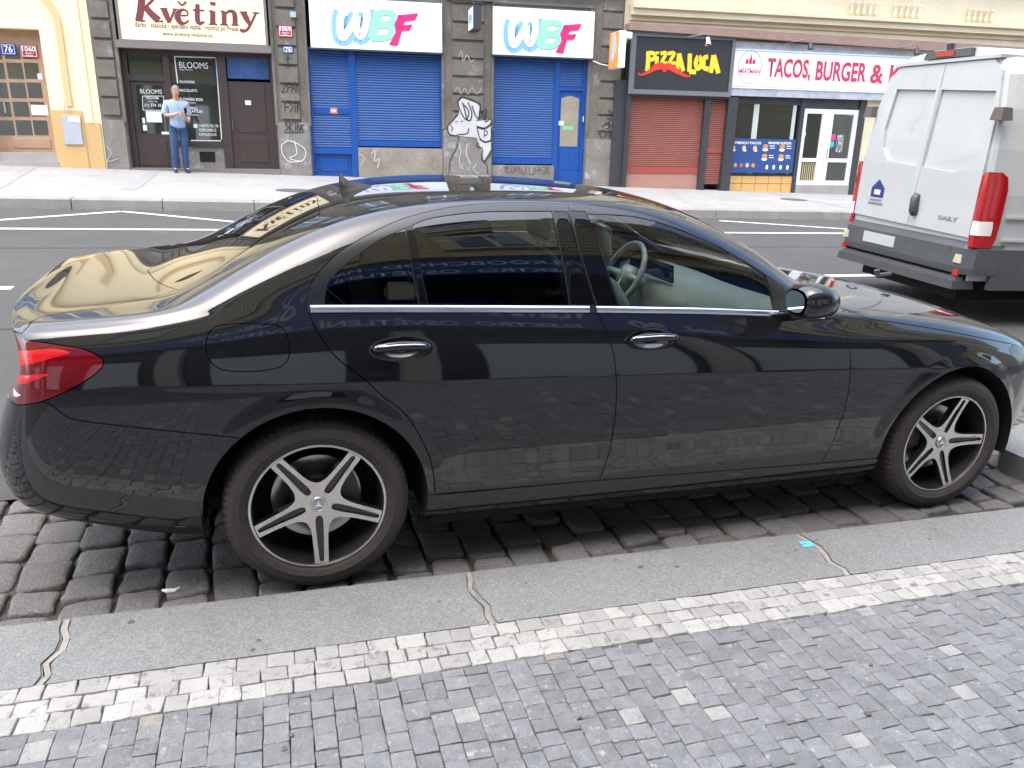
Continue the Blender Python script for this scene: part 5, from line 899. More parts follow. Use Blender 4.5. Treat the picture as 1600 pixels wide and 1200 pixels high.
# the shell is one smooth surface cut along its seams
def build_shell():
    us = np.arange(0, KU - 1 + 1e-6, 1 / 9.); vs = np.concatenate([np.arange(0, 5, .2), np.arange(5, 8.4, .11), np.arange(8.4, 15.01, .2)]); vs[-1] = 15
    seamE = []; V = []; E = []
    def addline(p, closed=False):
        b = len(V); V.extend(p); n = len(p)
        for i in range(n - 1): E.append((b + i, b + i + 1))
        if closed: E.append((b + n - 1, b))
    def inv_xz(x, z, vmax=8.6):
        m = (GV <= vmax); dd = np.where(m, (GP[..., 0] - x) ** 2 + (GP[..., 2] - z) ** 2, 9); i = np.unravel_index(dd.argmin(), dd.shape); u, v = GU[i], GV[i]
        for _ in range(10):
            e = 1e-3; q = S0([u], [v])[0]; qu = S0([u + e], [v])[0]; qv = S0([u], [v + e])[0]
            J = np.array([[(qu[0] - q[0]) / e, (qv[0] - q[0]) / e], [(qu[2] - q[2]) / e, (qv[2] - q[2]) / e]])
            if abs(np.linalg.det(J)) < 1e-9: break
            dlt = np.clip(np.linalg.solve(J, [x - q[0], z - q[2]]), -.2, .2); u += dlt[0]; v += dlt[1]
            u = min(max(u, 0), KU - 1.01); v = min(max(v, -.6), 15)
        return (u, v)
    gu = np.linspace(0, KU - 1, 300); gv = np.linspace(0, 15, 120); GU, GV = np.meshgrid(gu, gv, indexing='ij'); GP = S0(GU, GV)
    def ux(x, v):
        a = np.linspace(0, KU - 1, 2000); p = S0(a, np.full(2000, float(v)))[:, 0]; return float(np.interp(x, p, a))
    Lp = {k: [tuple(q) for q in v] for k, v in SEAM.items()}
    P_ = {}
    # wheel arches
    for nm, cx, r in (('arch_r', .003, .398), ('arch_f', 2.937, .396)):
        arc = []
        for a in np.radians(np.arange(-24, 204.1, 6)):
            x, z = cx + r * math.cos(a), .337 + r * math.sin(a)
            arc.append(inv_xz(x, z))
        arc = [p for p in arc if p[1] > 0.02]
        P_[nm] = [(arc[0][0], -1)] + arc + [(arc[-1][0], -1)]
        arc2 = [(arc[0][0], .0)] + arc + [(arc[-1][0], .0)]; addline(arc2)
    pol = {}
    for k in ('g_front', 'g_rear', 'g_quarter', 'bt_front', 'bt_rear', 'divider', 'fuel'): addline(Lp[k], True); pol[k] = Lp[k]
    rear_door = Lp['rd_frame'] + Lp['gap_b'] + Lp['gap_b2'] + Lp['gap_r'][::-1]
    front_door = Lp['fd_frame'] + Lp['gap_f'] + Lp['gap_b2'][::-1] + Lp['gap_b'][::-1]
    # belt lines clipped inside the doors
    for k in ('rd_frame', 'gap_b', 'gap_b2', 'gap_r', 'fd_frame', 'gap_f', 'belt', 'sill'): addline(Lp[k])
    addline([Lp['rd_frame'][-1], Lp['gap_b'][0]]); addline([Lp['gap_b'][-1], Lp['gap_b2'][0]]); addline([Lp['rd_frame'][0], Lp['gap_r'][0]])
    addline([Lp['fd_frame'][-1], Lp['gap_f'][0]])
    addline([Lp['gap_b2'][-1], Lp['gap_r'][-1]]); addline([Lp['gap_f'][-1], Lp['gap_b2'][-1]])
    pol['rear_door'] = rear_door; pol['front_door'] = front_door
    lamp = Lp['lamp'] + [(3.0, 4.75), (1.75, 5.3), (1.62, 6.3), (1.75, 7.6), (2.4, 8.0), (3.2, 8.05)]; addline(lamp, True); pol['tail_lamp'] = lamp
    # boot lid
    lid = Lp['bl_bot'] + Lp['lid'][0:] ; lid = Lp['bl_bot'] + Lp['lid'] + [(3.35, 8.07)]
    lidp = lid + [(2.4, 8.0), (1.75, 7.6), (1.62, 6.3), (1.75, 5.3), (1.8, 4.3), (0, 4.25), (-1, 4.25), (-1, 16), (lid[0][0], 16)]
    addline(lid); addline([(1.75, 5.3), (1.8, 4.3), (0, 4.25)]); pol['boot_lid'] = lidp
    bump = [(0, 4.25), (1.8, 4.3), (2.9, 4.6)] + Lp['lamp'][-2:][::-1] + Lp['bump']; addline([(1.8, 4.3), (2.9, 4.6), Lp['lamp'][-1]]); addline([Lp['lamp'][-4]] + Lp['bump'])
    pol['rear_bumper'] = [(-1, 4.25), (0, 4.25), (1.8, 4.3), (2.9, 4.6)] + Lp['lamp'][-4:][::-1] + Lp['bump'] + [(9.2, -1), (-1, -1)]
    bl = Lp['bl_bot'] + Lp['bl_side'] + Lp['bl_top']; addline(bl); pol['rear_window'] = bl + [(bl[-1][0], 16), (bl[0][0], 16)]
    # windscreen, cowl, bonnet
    wsx = [(ux(1.40, 15), 15), (ux(1.385, 14), 14), (ux(1.345, 13.3), 13.3), (ux(1.32, 12.9), 12.75)]
    ws = wsx + [(ux(x, 12.3), v) for x, v in ((1.5, 12.55), (1.7, 12.4), (1.9, 12.3), (2.05, 12.3), (2.14, 12.35))] + [(ux(2.21, 13), 13), (ux(2.28, 14), 14), (ux(2.33, 15), 15)]
    addline(ws); pol['windscreen'] = ws + [(ws[-1][0], 16), (ws[0][0], 16)]
    hood_back = [(ux(2.40, 15), 15), (ux(2.375, 14), 14)] + Lp['hood'][:1]
    bo = hood_back + Lp['hood'] + [(26.3, 7.2), (27.6, 7.1), (KU - 1, 7.1)]; addline(bo); pol['bonnet'] = bo + [(KU + 1, 7.1), (KU + 1, 16), (bo[0][0], 16)]
    cow = [(ux(2.14, 12.35), 12.35), Lp['hood'][0]]; addline(cow); pol['cowl'] = [(ws[-4][0], ws[-4][1])] + ws[-3:] + [(ws[-1][0], 16), (bo[0][0], 16)] + hood_back
    hl = Lp['hlamp'] + [(25.4, 5.6), (26.6, 5.5), (27.3, 6.0), (27.2, 7.05), (26.3, 7.2)]; addline(Lp['hlamp'] + [(25.4, 5.6), (26.6, 5.5), (27.3, 6.0), (27.2, 7.05)])
    pol['headlamp'] = hl + [Lp['hood'][-1]]
    addline(Lp['fbump']); pol['front_bumper'] = [(40, 7.1), (KU, 7.1), (27.6, 7.1), (27.2, 7.05), (27.3, 6.0), (26.6, 5.5), (25.4, 5.6)] + Lp['fbump'] + [(23.0, 3.5), (23.0, -1), (40, -1)]
    fe = Lp['gap_f'][::-1] + [Lp['fd_frame'][-1]] + [Lp['fd_frame'][-6]] + Lp['hood'] + Lp['hlamp'] + Lp['fbump'] + [(23.3, 3.), (23.3, -1), (20.5, -1), (20.5, Lp['sill'][-8][1])]
    addline([Lp['fd_frame'][-8], Lp['hood'][0]]); pol['front_fender'] = [Lp['gap_f'][-1]] + Lp['gap_f'][::-1] + Lp['fd_frame'][-8:][::-1] + Lp['hood'] + Lp['hlamp'] + Lp['fbump'] + [(23.3, 3.), (23.3, -1), (21.2, 1.45), (20., 1.49)]
    pol['side_skirt'] = [(10.5, 1.75)] + Lp['sill'] + [(22.5, 1.45), (22.5, -1), (10.5, -1)]
    # grille in the nose
    gr = [(KU - 1, 6.7), (28.3, 6.7), (27.9, 6.0), (28.0, 4.3), (28.4, 3.9), (KU - 1, 3.9)]; addline(gr); pol['grille'] = [(KU, 6.7)] + gr + [(KU, 3.9)]
    addline([(0, 0), (KU - 1, 0), (KU - 1, 15), (0, 15)], True)
    # clamp, grid points away from the seams
    A = np.array(V, float); A[:, 0] = np.clip(A[:, 0], 0, KU - 1); A[:, 1] = np.clip(A[:, 1], 0, 15)
    GUu, GVv = np.meshgrid(us, vs, indexing='ij'); g = np.stack([GUu.ravel(), GVv.ravel()], 1)
    extra = []
    for hx, hz in HND:
        for a in np.arange(0, 2 * math.pi, math.pi / 20):
            for r in (.2, .35, .5, .62, .74, .86, .98, 1.1): extra.append(inv_xz(hx + .118 * r * math.cos(a), hz - .016 + .046 * r * math.sin(a)))
    for cx in (0., 2.939):
        for a in np.radians(np.arange(-10, 190.1, 2.2)):
            for r in (.408, .418, .428, .438, .448, .458, .468, .48, .492): extra.append(inv_xz(cx + r * math.cos(a), .336 + r * math.sin(a)))
    g = np.concatenate([g, np.array(extra)]); g = g[(g[:, 0] >= 0) & (g[:, 0] <= KU - 1) & (g[:, 1] >= 0) & (g[:, 1] <= 15)]
    sd = np.concatenate([A[[a for a, b in E]] * (1 - t) + A[[b for a, b in E]] * t for t in (0, .33, .66)])
    key = {}
    for i, q in enumerate(sd): key.setdefault((int(q[0] * 4), int(q[1] * 4)), []).append(q)
    keep = []
    for q in g:
        c = (int(q[0] * 4), int(q[1] * 4)); ok = True
        for a in (-1, 0, 1):
            for b in (-1, 0, 1):
                for s_ in key.get((c[0] + a, c[1] + b), ()):
                    if abs(s_[0] - q[0]) < .045 and abs(s_[1] - q[1]) < .05: ok = False; break
        if ok: keep.append(q)
    allp = np.concatenate([A, np.array(keep)])
    r = delaunay_2d_cdt([Vector(p) for p in allp], E, [], 0, 1e-5)
    vv = np.array([tuple(p) for p in r[0]]); ff = np.array([f for f in r[2] if len(f) == 3])
    cen = vv[ff].mean(1)
    def inside(poly, pts):
        poly = np.array(poly, float); x, y = pts[:, 0], pts[:, 1]; c = np.zeros(len(pts), bool); j = len(poly) - 1
        for i in range(len(poly)):
            xi, yi = poly[i]; xj, yj = poly[j]
            if yi != yj: c ^= ((yi > y) != (yj > y)) & (x < (xj - xi) * (y - yi) / (yj - yi) + xi)
            j = i
        return c
    lab = np.full(len(ff), 'body', dtype=object); done = np.zeros(len(ff), bool)
    bl_ = np.array(Lp['belt']); above = cen[:, 1] > np.interp(cen[:, 0], bl_[:, 0], bl_[:, 1])
    def put(n, mask):
        nonlocal done
        mk = mask & ~done; lab[mk] = n; done |= mk
    for n in ('arch_r', 'arch_f'): put('void', inside(P_[n], cen))
    for n in ('g_front', 'g_rear', 'g_quarter', 'bt_front', 'bt_rear', 'divider', 'fuel'): put(n, inside(pol[n], cen))
    for n in ('rear_door', 'front_door'):
        mk = inside(pol[n], cen); put(n + '_frame', mk & above); put(n, mk)
    for n in ('tail_lamp', 'boot_lid', 'rear_window', 'windscreen', 'cowl', 'headlamp', 'grille', 'front_bumper', 'bonnet', 'rear_bumper', 'side_skirt', 'front_fender'): put(n, inside(pol[n], cen))
    lab[(lab == 'rear_bumper') & (cen[:, 1] < .85)] = 'rear_lip'; lab[(lab == 'rear_bumper') & (cen[:, 1] < 3.4) & (cen[:, 0] < 2.75)] = 'diffuser'
    Pw = S(vv[:, 0], vv[:, 1]); Nw = NS(vv[:, 0], vv[:, 1])
    # fix degenerate normals on the collapsed edge
    bad = np.isnan(Nw).any(1) | (np.linalg.norm(Nw, axis=1) < .5); Nw[bad] = (0, 0, 1)
    return vv, ff, lab, Pw, Nw
SHELL = build_shell()
def panel(name, labs, parent, m, sides=(-1,), inset=.0022, depth=.014, off=0., flm=None, edge=True):
    """cuts the triangles with these labels out of the shell, insets their rim and folds it inwards"""
    vv, ff, lab, Pw, Nw = SHELL
    F = ff[np.isin(lab, labs)]
    if len(F) == 0: print('EMPTY PANEL', name, labs); return None
    ids = np.unique(F); mp = {int(k): i for i, k in enumerate(ids)}; F = np.array([[mp[int(a)] for a in f] for f in F]); P = Pw[ids].copy(); N = Nw[ids].copy(); uv = vv[ids]
    cnt = {}
    for f in F:
        for a, b in ((f[0], f[1]), (f[1], f[2]), (f[2], f[0])): cnt.setdefault((min(a, b), max(a, b)), []).append((a, b, f))
    bd = [v[0] for k, v in cnt.items() if len(v) == 1]
    bd = [(a, b, f) for a, b, f in bd if not ((uv[a, 1] > 14.99 and uv[b, 1] > 14.99) or (uv[a, 0] < .01 and uv[b, 0] < .01) or (uv[a, 0] > KU - 1.01 and uv[b, 0] > KU - 1.01))]
    mv = {}
    for a, b, f in bd:
        c = P[f].mean(0); e = P[b] - P[a]; l = np.linalg.norm(e)
        if l < 1e-7: continue
        n = N[a] + N[b]; q = np.cross(n, e); q /= max(np.linalg.norm(q), 1e-9)
        if q @ (c - P[a]) < 0: q = -q
        for k in (a, b): mv[k] = mv.get(k, 0) + q
    P0_ = P + N * off
    for k, q in mv.items():
        l = np.linalg.norm(q)
        if l > 1e-6: P0_[k] += q / l * inset
    V = list(P0_); NN = list(N); FA = [tuple(f) for f in F]; nf = len(FA)
    if edge:
        top = {}; low = {}
        for a, b, f in bd:
            for k in (a, b):
                if k not in top: top[k] = len(V); V.append(P0_[k]); NN.append(None); low[k] = len(V); V.append(P0_[k] - N[k] * depth); NN.append(None)
            FA.append((top[b], top[a], low[a], low[b]))
    V = np.array(V); outv = []; outf = []; nrm = []
    for sgn in sides:
        b = len(outv); q = V * [1, sgn, 1]; outv += list(q - [CX, 0, 0])
        for n in NN: nrm.append((0, 0, 0) if n is None else (n[0], n[1] * sgn, n[2]))
        for i, f in enumerate(FA): f = tuple(b + k for k in f); outf.append(f if sgn == 1 else f[::-1])
    mi = ([0] * nf + [1] * (len(FA) - nf)) * len(sides) if flm else None
    o = mesh(name, outv, outf, [m, flm] if flm else m, parent, True, mi)
    # orient faces to the surface normals
    me = o.data; bm = bmesh.new(); bm.from_mesh(me); bm.faces.ensure_lookup_table()
    fl = []
    for f in bm.faces:
        n = Vector((0, 0, 0))
        for v_ in f.verts: n += Vector(nrm[v_.index])
        if n.length > .1 and n.dot(f.normal) < 0: fl.append(f)
    bmesh.ops.reverse_faces(bm, faces=fl); bm.to_mesh(me); bm.free()
    vn = np.array([tuple(v_.normal) for v_ in me.vertices]); 
    for i, n in enumerate(nrm):
        if n != (0, 0, 0): vn[i] = n
    me.normals_split_custom_set_from_vertices([tuple(n) for n in vn])
    return o
BOTH = (-1, 1)
M_lens = mat('red_lamp_lens', (.13, .003, .007), .06, coat=1., ior=1.5)
M_lens.node_tree.nodes['Principled BSDF'].inputs['Transmission Weight'].default_value = .0
M_flare = mat('red_reflector', (.55, .008, .010), .2, coat=1.)
M_white = mat('clear_reflector', (.7, .66, .64), .15, coat=1.)
M_clear = glass('clear_lens', (.95, .97, .97), 1.2)
M_hlin = mat('headlamp_reflector', (.75, .77, .78), .18, .8)
body = panel('body_shell', ['body'], car, M_paint, BOTH, flm=M_void)
panel('boot_lid', ['boot_lid'], car, M_paint, BOTH, flm=M_void)
panel('bonnet', ['bonnet'], car, M_paint, BOTH, flm=M_void)
rbp = panel('rear_bumper', ['rear_bumper'], car, M_paint, BOTH, flm=M_void); panel('diffuser', ['diffuser'], rbp, mat('smooth_black_plastic', (.02, .021, .022), .33), BOTH, inset=.0008, off=-.003); panel('lower_lip', ['rear_lip'], rbp, M_plast, BOTH, inset=.0008, off=-.002)
panel('front_bumper', ['front_bumper'], car, M_paint, BOTH, flm=M_void)
panel('grille', ['grille'], car, M_plast, BOTH, off=-.01)
panel('cowl', ['cowl'], car, M_plast, BOTH, off=-.02, inset=0)
panel('rear_window', ['rear_window'], car, glass('rear_window_glass', (.10, .11, .11), 1.5), BOTH, inset=.001, edge=False)
panel('windscreen', ['windscreen'], car, M_gw, BOTH, inset=.001, edge=False)
for sd in (-1, 1):
    panel('front_fender', ['front_fender'], car, M_paint, (sd,), flm=M_void)
    panel('side_skirt', ['side_skirt'], car, M_paint, (sd,), off=.004, flm=M_void)
    panel('fuel_door', ['fuel'], body, M_paint, (sd,), inset=.0012, flm=M_void)
    tl = panel('tail_lamp', ['tail_lamp'], car, M_lens, (sd,), inset=.0018, flm=M_void)
    hl = panel('headlamp', ['headlamp'], car, M_clear, (sd,), inset=.002, edge=False); panel('reflector', ['headlamp'], hl, M_hlin, (sd,), off=-.04, edge=False)
    for nm, gl, bt in (('rear_door', 'g_rear', 'bt_rear'), ('front_door', 'g_front', 'bt_front')):
        dr = panel(nm, [nm], car, M_paint, (sd,), flm=M_void)
        panel('window_frame', [nm + '_frame'], dr, M_trim, (sd,), inset=.001, off=.001)
        panel('window', [gl], dr, M_gr if nm == 'rear_door' else M_gf, (sd,), inset=0, off=-.002, edge=False)
        panel('pillar_trim', [bt], dr, M_gloss, (sd,), inset=.0012, off=-.001, depth=.004)
        if nm == 'rear_door':
            panel('quarter_window', ['g_quarter'], dr, M_gr, (sd,), inset=0, off=-.002, edge=False)
            panel('window_divider', ['divider'], dr, M_gloss, (sd,), inset=.0008, off=.001, depth=.004)
def SP(u, v, off=0., sd=-1):
    p = S([u], [v])[0]; n = NS([u], [v])[0]; q = p + n * off; return Vector((q[0] - CX, q[1] * sd, q[2]))
M_strip = mat('satin_chrome', (.85, .85, .86), .22, 1.)
# chrome waist strips, door handles
def strip(name, pts, parent, wid, m, sd, th=.006):
    u = np.array([p[0] for p in pts]); v = np.array([p[1] for p in pts]); P = S(u, v); N = NS(u, v); up = np.array([0, 0, 1.]) - N * N[:, 2:3]; up /= np.linalg.norm(up, axis=1, keepdims=True)
    g = G(); n = len(pts); prof = [(-.5, -.004), (-.5, th * .5), (-.2, th), (.25, th), (.5, th * .4), (.5, -.004)]
    for i in range(n):
        for a, b in prof: q = P[i] + up[i] * a * wid + N[i] * b; g.v.append((q[0] - CX, q[1] * sd, q[2]))
    for i in range(n - 1):
        for k in range(5): g.f.append([i * 6 + k, i * 6 + k + 1, (i + 1) * 6 + k + 1, (i + 1) * 6 + k]); g.mi.append(0)
    g.f.append([0, 1, 2, 3, 4, 5]); g.f.append([(n - 1) * 6 + k for k in range(6)][::-1]); g.mi += [0, 0]
    return g.build(name, m, parent, False)
def midbelt(x0, x1):
    o = []; b = np.array(SEAM['belt']); 
    for uu_ in np.linspace(x0, x1, 24): o.append((uu_, float(np.interp(uu_, b[:, 0], b[:, 1])) + .20))
    return o
doors = {(o.name.split('.')[0], 1 if o.data.vertices[0].co.y > 0 else -1): o for o in car.children if o.name.startswith(('rear_door', 'front_door'))}
def handle(sd, dr, hx, hz):
    ys = .915
    g = G(); path = [Vector((hx - CX + a, 0, hz + b)) for a, b in ((-.105, -.010), (-.09, -.004), (-.05, .002), (0, .004), (.05, .003), (.09, -.001), (.105, -.006))]
    b = len(g.v); n = 12
    for i, p in enumerate(path):
        t = i / 6 * 2 - 1; hw = .0135 * math.sqrt(max(1 - t ** 4, .02)) + .002; th = .009; out = ys + .014 - .012 * abs(t) ** 3
        for k in range(n):
            a = 2 * math.pi * k / n; g.v.append((p.x, sd * (out + th * math.cos(a) * (1 if math.cos(a) > 0 else .7)), p.z + hw * math.sin(a)))
    for i in range(6):
        for k in range(n): g.f.append([b + i * n + k, b + i * n + (k + 1) % n, b + (i + 1) * n + (k + 1) % n, b + (i + 1) * n + k]); g.mi.append(0)
    g.f.append(list(range(n))); g.f.append([6 * n + k for k in range(n)][::-1]); g.mi += [0, 0]
    h = g.build('door_handle', M_paint, dr, True)
    c = G(); pth = [(hx - CX + a, sd * (ys + .0245 - .013 * abs(a / .1) ** 3), hz + b) for a, b in ((-.098, .002), (-.05, .008), (0, .010), (.05, .009), (.098, .002))]; c.tube(catmull(pth, 4), .0032, 6); c.build('chrome_inlay', M_chrome, h, True)
for sd in (-1, 1):
    rd = doors[('rear_door', sd)]; fd = doors[('front_door', sd)]
    strip('waist_strip', midbelt(10.42, 14.62), rd, .025, M_strip, sd); strip('waist_strip', midbelt(14.72, 19.0), fd, .025, M_strip, sd)
    handle(sd, rd, *HND[0]); handle(sd, fd, *HND[1])
    # door mirror
    bx = 1.885 - CX; g = G(); n = 20; secs = [(-.105, .066, .050, .0), (-.09, .086, .064, .0), (-.055, .092, .069, .003), (-.01, .088, .068, .003), (.035, .074, .058, .0), (.07, .048, .038, -.005), (.085, .018, .016, -.008)]
    for dx, ry, rz, dz in secs:
        for k in range(n):
            a = 2 * math.pi * k / n; c_, s_ = math.cos(a), math.sin(a); g.v.append((bx + .075 + dx, sd * (1.005 + ry * math.copysign(abs(c_) ** .75, c_)), 1.085 + dz + rz * math.copysign(abs(s_) ** .8, s_)))
    for i in range(len(secs) - 1):
        for k in range(n): g.f.append([i * n + k, i * n + (k + 1) % n, (i + 1) * n + (k + 1) % n, (i + 1) * n + k]); g.mi.append(0)
    g.f.append([(len(secs) - 1) * n + k for k in range(n)]); g.mi.append(0)
    mir = g.build('door_mirror', M_paint, car, True)
    g = G(); g.prism([(sd * (1.005 + .058 * math.copysign(abs(math.cos(a)) ** .75, math.cos(a))), 1.085 + .042 * math.copysign(abs(math.sin(a)) ** .8, math.sin(a))) for a in np.linspace(0, 2 * math.pi, 21)[:-1]], 0, .006); g.v = [(bx - .036 + c, a, b) for a, b, c in g.v]; g.build('mirror_glass', mat('mirror', (.7, .72, .74), .02, 1.), mir)
    g = G(); pp = [(bx + .03, sd * .86, 1.0), (bx + .05, sd * .91, 1.01), (bx + .07, sd * .96, 1.035)]; g.tube(pp, [.035, .028, .026], 10); g.build('mirror_foot', M_gloss, mir, True)
# tail lamp details
vv_, ff_, lab_, Pw_, Nw_ = SHELL
for o in [c for c in car.children if c.name.startswith('tail_lamp')]:
    sd = 1 if o.data.vertices[0].co.y > 0 else -1
    def lampstrip(name, pts, m, wid, th=.003):
        g = G(); n = len(pts)
        for i, (u, v, ww) in enumerate(pts):
            for dv in (-ww, 0, ww): q = SP(u, v + dv, .0012 + (.0012 if dv == 0 else 0), sd); g.v.append(tuple(q))
        for i in range(n - 1):
            for k in (0, 1): g.f.append([i * 3 + k, i * 3 + k + 1, i * 3 + k + 4, i * 3 + k + 3]); g.mi.append(0)
        g.build(name, m, o, True)
    lampstrip('brake_reflector', [(3.0, 7.0, .28), (3.15, 7.0, .33), (3.3, 6.98, .35), (3.55, 6.98, .33), (3.8, 7.02, .3), (4.05, 7.08, .29), (4.3, 7.15, .27), (4.55, 7.22, .23), (4.75, 7.25, .18), (4.95, 7.24, .10), (5.05, 7.2, .03)], M_flare, 0)
    lampstrip('tail_reflector', [(3.0, 5.95, .16), (3.2, 5.95, .22), (3.4, 5.97, .24), (3.65, 6.03, .22), (3.9, 6.1, .19), (4.15, 6.2, .15), (4.4, 6.3, .09), (4.6, 6.38, .02)], M_flare, 0)
    lampstrip('reversing_lens', [(3.0, 5.2, .06), (3.1, 5.18, .14), (3.25, 5.17, .15), (3.4, 5.17, .12), (3.55, 5.2, .07), (3.68, 5.23, .02)], M_white, 0)
# shark-fin aerial
g = G(); prof = [(.105, .002, .012), (.09, .010, .022), (.05, .020, .028), (.0, .032, .030), (-.03, .050, .026), (-.048, .070, .018), (-.056, .074, .012), (-.054, .045, .014), (-.050, .0, .018)]
def roofz(x):
    a = np.linspace(0, KU - 1, 900); p = S0(a, np.full(900, 15.)); k = (p[:, 0] > -.3) & (p[:, 0] < .8); return float(np.interp(x, p[k, 0], p[k, 2]))
for x, h, w_ in prof:
    zb = roofz(.245 + x * .9) - .004
    for sy, f_ in ((-1, 0), (-.35, .40), (0, 1), (.35, .40), (1, 0)): g.v.append((.245 - CX + x * .9, sy * w_ * .7, zb + h * f_ * 1.15))
for i in range(len(prof) - 1):
    for k in range(4): g.f.append([i * 5 + k, i * 5 + k + 1, i * 5 + k + 6, i * 5 + k + 5]); g.mi.append(0)
g.build('aerial', M_plast, car, True)
# wheels
M_tyre = mat('tyre_rubber', (.048, .040, .036), .78, var=.25, vscale=6, bump=.4, bscale=120)
M_alloy = mat('machined_alloy', (.62, .60, .57), .26, .95, var=.12, vscale=9, stain=((.20, .12, .07), 26, .66))
M_gun = mat('dark_wheel_paint', (.02, .02, .022), .32, coat=.4)
M_disc = mat('brake_disc', (.42, .40, .38), .3, .9, var=.15)
def wheel(x, y, sd, rot, steer=0.):
    wh = empty('wheel', (x - CX, y * sd, .337)); wh.parent = car; wh.rotation_euler = (0, 0, steer)
    def lathe(name, prof, m, n=96, mod=None, smooth=True, parent=wh):
        g = G(); 
        for i in range(n):
            a = 2 * math.pi * i / n
            for j, (r, yy) in enumerate(prof):
                rr = r - (mod(i, j) if mod else 0); g.v.append((rr * math.cos(a), sd * yy, rr * math.sin(a)))
        k = len(prof)
        for i in range(n):
            for j in range(k - 1): g.f.append([i * k + j, i * k + j + 1, ((i + 1) % n) * k + j + 1, ((i + 1) % n) * k + j]); g.mi.append(0)
        return g.build(name, m, parent, smooth)
    # y: + is outwards from the car
    tp = [(.2445, .080), (.250, .092), (.262, .099), (.276, .1030), (.278, .1045), (.281, .1030), (.296, .1035), (.300, .1025), (.311, .101), (.313, .096), (.324, .090), (.3305, .082), (.334, .070), (.3365, .055), (.337, .03), (.337, .0), (.337, -.04), (.334, -.085), (.31, -.115), (.27, -.12), (.2445, -.10)]
    lathe('tyre', tp, M_tyre, 288, lambda i, j: (.0065 if (i % 4 == 0 and 10 <= j <= 13) else (.002 if (i % 4 == 0 and 14 <= j <= 16) else 0)), True)
    rm = lathe('rim', [(.2470, .084), (.2480, .088), (.2465, .0915), (.2375, .0905), (.2350, .086), (.233, .070), (.229, .045), (.222, .02), (.218, -.03), (.226, -.09)], [M_gun, M_alloy], 96)
    for p in rm.data.polygons:
        if p.index % 9 in (1, 2): p.material_index = 1
    lathe('rim_well', [(.226, -.09), (.05, -.095)], M_void, 48)
    lathe('brake_disc', [(.165, -.01), (.165, -.03), (.10, -.03), (.10, -.01), (.165, -.01)], M_disc, 64); lathe('disc_bell', [(.10, -.01), (.092, .012), (.02, .012)], M_gun, 48)
    g = G(lambda a, b, c: (a, sd * c, b)); cs = [(.155 * math.cos(a), .155 * math.sin(a)) for a in np.radians(np.arange(130 if x < 1 else -15, (200 if x < 1 else 55), 8))] ; ci = [(.09 * math.cos(a), .09 * math.sin(a)) for a in np.radians(np.arange(130 if x < 1 else -15, (200 if x < 1 else 55), 8))]
    g.prism([(p[0] * sd, p[1]) for p in cs + ci[::-1]], -.05, .02); g.build('brake_caliper', mat('cast_iron', (.07, .065, .06), .5, .4), wh)
    # star face cut in 2-D, extruded, slots recessed
    out = []; slots = []; n5 = 5
    def pol_(r, a): return (r * math.cos(a), r * math.sin(a))
    for k in range(n5):
        A = rad(rot + 72 * k)
        def loc(r, t): c_, s_ = math.cos(A), math.sin(A); return (r * c_ - t * s_, r * s_ + t * c_)
        # spoke edges from valley to tip, both sides
        hw = [(.070, -.0500), (.083, -.0400), (.100, -.0335), (.13, -.0290), (.18, -.0265), (.2365, -.0255)]
        out += [loc(r, t) for r, t in hw] + [loc(.2385, 0)] + [loc(r, -t) for r, t in hw[::-1]]
        slots.append([loc(r, t) for r, t in ((.052, -.0095), (.050, -.005), (.050, .005), (.052, .0095), (.066, .0140), (.09, .0145), (.15, .0120), (.222, .0085), (.2285, .005), (.2295, 0), (.2285, -.005), (.222, -.0085), (.15, -.0120), (.09, -.0145), (.066, -.0140))])
    V = list(out); E = [(i, (i + 1) % len(out)) for i in range(len(out))]
    for s_ in slots: b = len(V); V += s_; E += [(b + i, b + (i + 1) % len(s_)) for i in range(len(s_))]
    for r in (.05, .08, .11, .14, .17, .2):
        for k in range(5):
            A = rad(rot + 72 * k)
            for t in (-.018, .018): V.append((r * math.cos(A) - t * math.sin(A), r * math.sin(A) + t * math.cos(A)))
    res = delaunay_2d_cdt([Vector(p) for p in V], E, [], 0, 1e-6)
    v2 = np.array([tuple(p) for p in res[0]]); f2 = [f for f in res[2]]
    def ins(poly, p):
        c = False; j = len(poly) - 1
        for i in range(len(poly)):
            if (poly[i][1] > p[1]) != (poly[j][1] > p[1]) and p[0] < (poly[j][0] - poly[i][0]) * (p[1] - poly[i][1]) / (poly[j][1] - poly[i][1]) + poly[i][0]: c = not c
            j = i
        return c
    def yy(r): return .060 + .026 * (min(r, .24) / .24) ** 2
    g = G(); key = {}
    def vid(p, d): 
        k = (round(p[0], 6), round(p[1], 6), d)
        if k not in key: key[k] = len(g.v); r = math.hypot(*p); g.v.append((p[0], sd * (yy(r) - d), p[1]))
        return key[k]
    cnt = {}
    for f in f2:
        c = v2[list(f)].mean(0)
        if not ins(out, c): continue
        sl = any(ins(s_, c) for s_ in slots); dd = .009 if sl else 0
        g.f.append([vid(v2[i], dd) for i in f]); g.mi.append(1 if sl else 0)
        if not sl:
            fl = list(f)
            for a, b in zip(fl, fl[1:] + fl[:1]): cnt.setdefault((min(a, b), max(a, b)), []).append((a, b))
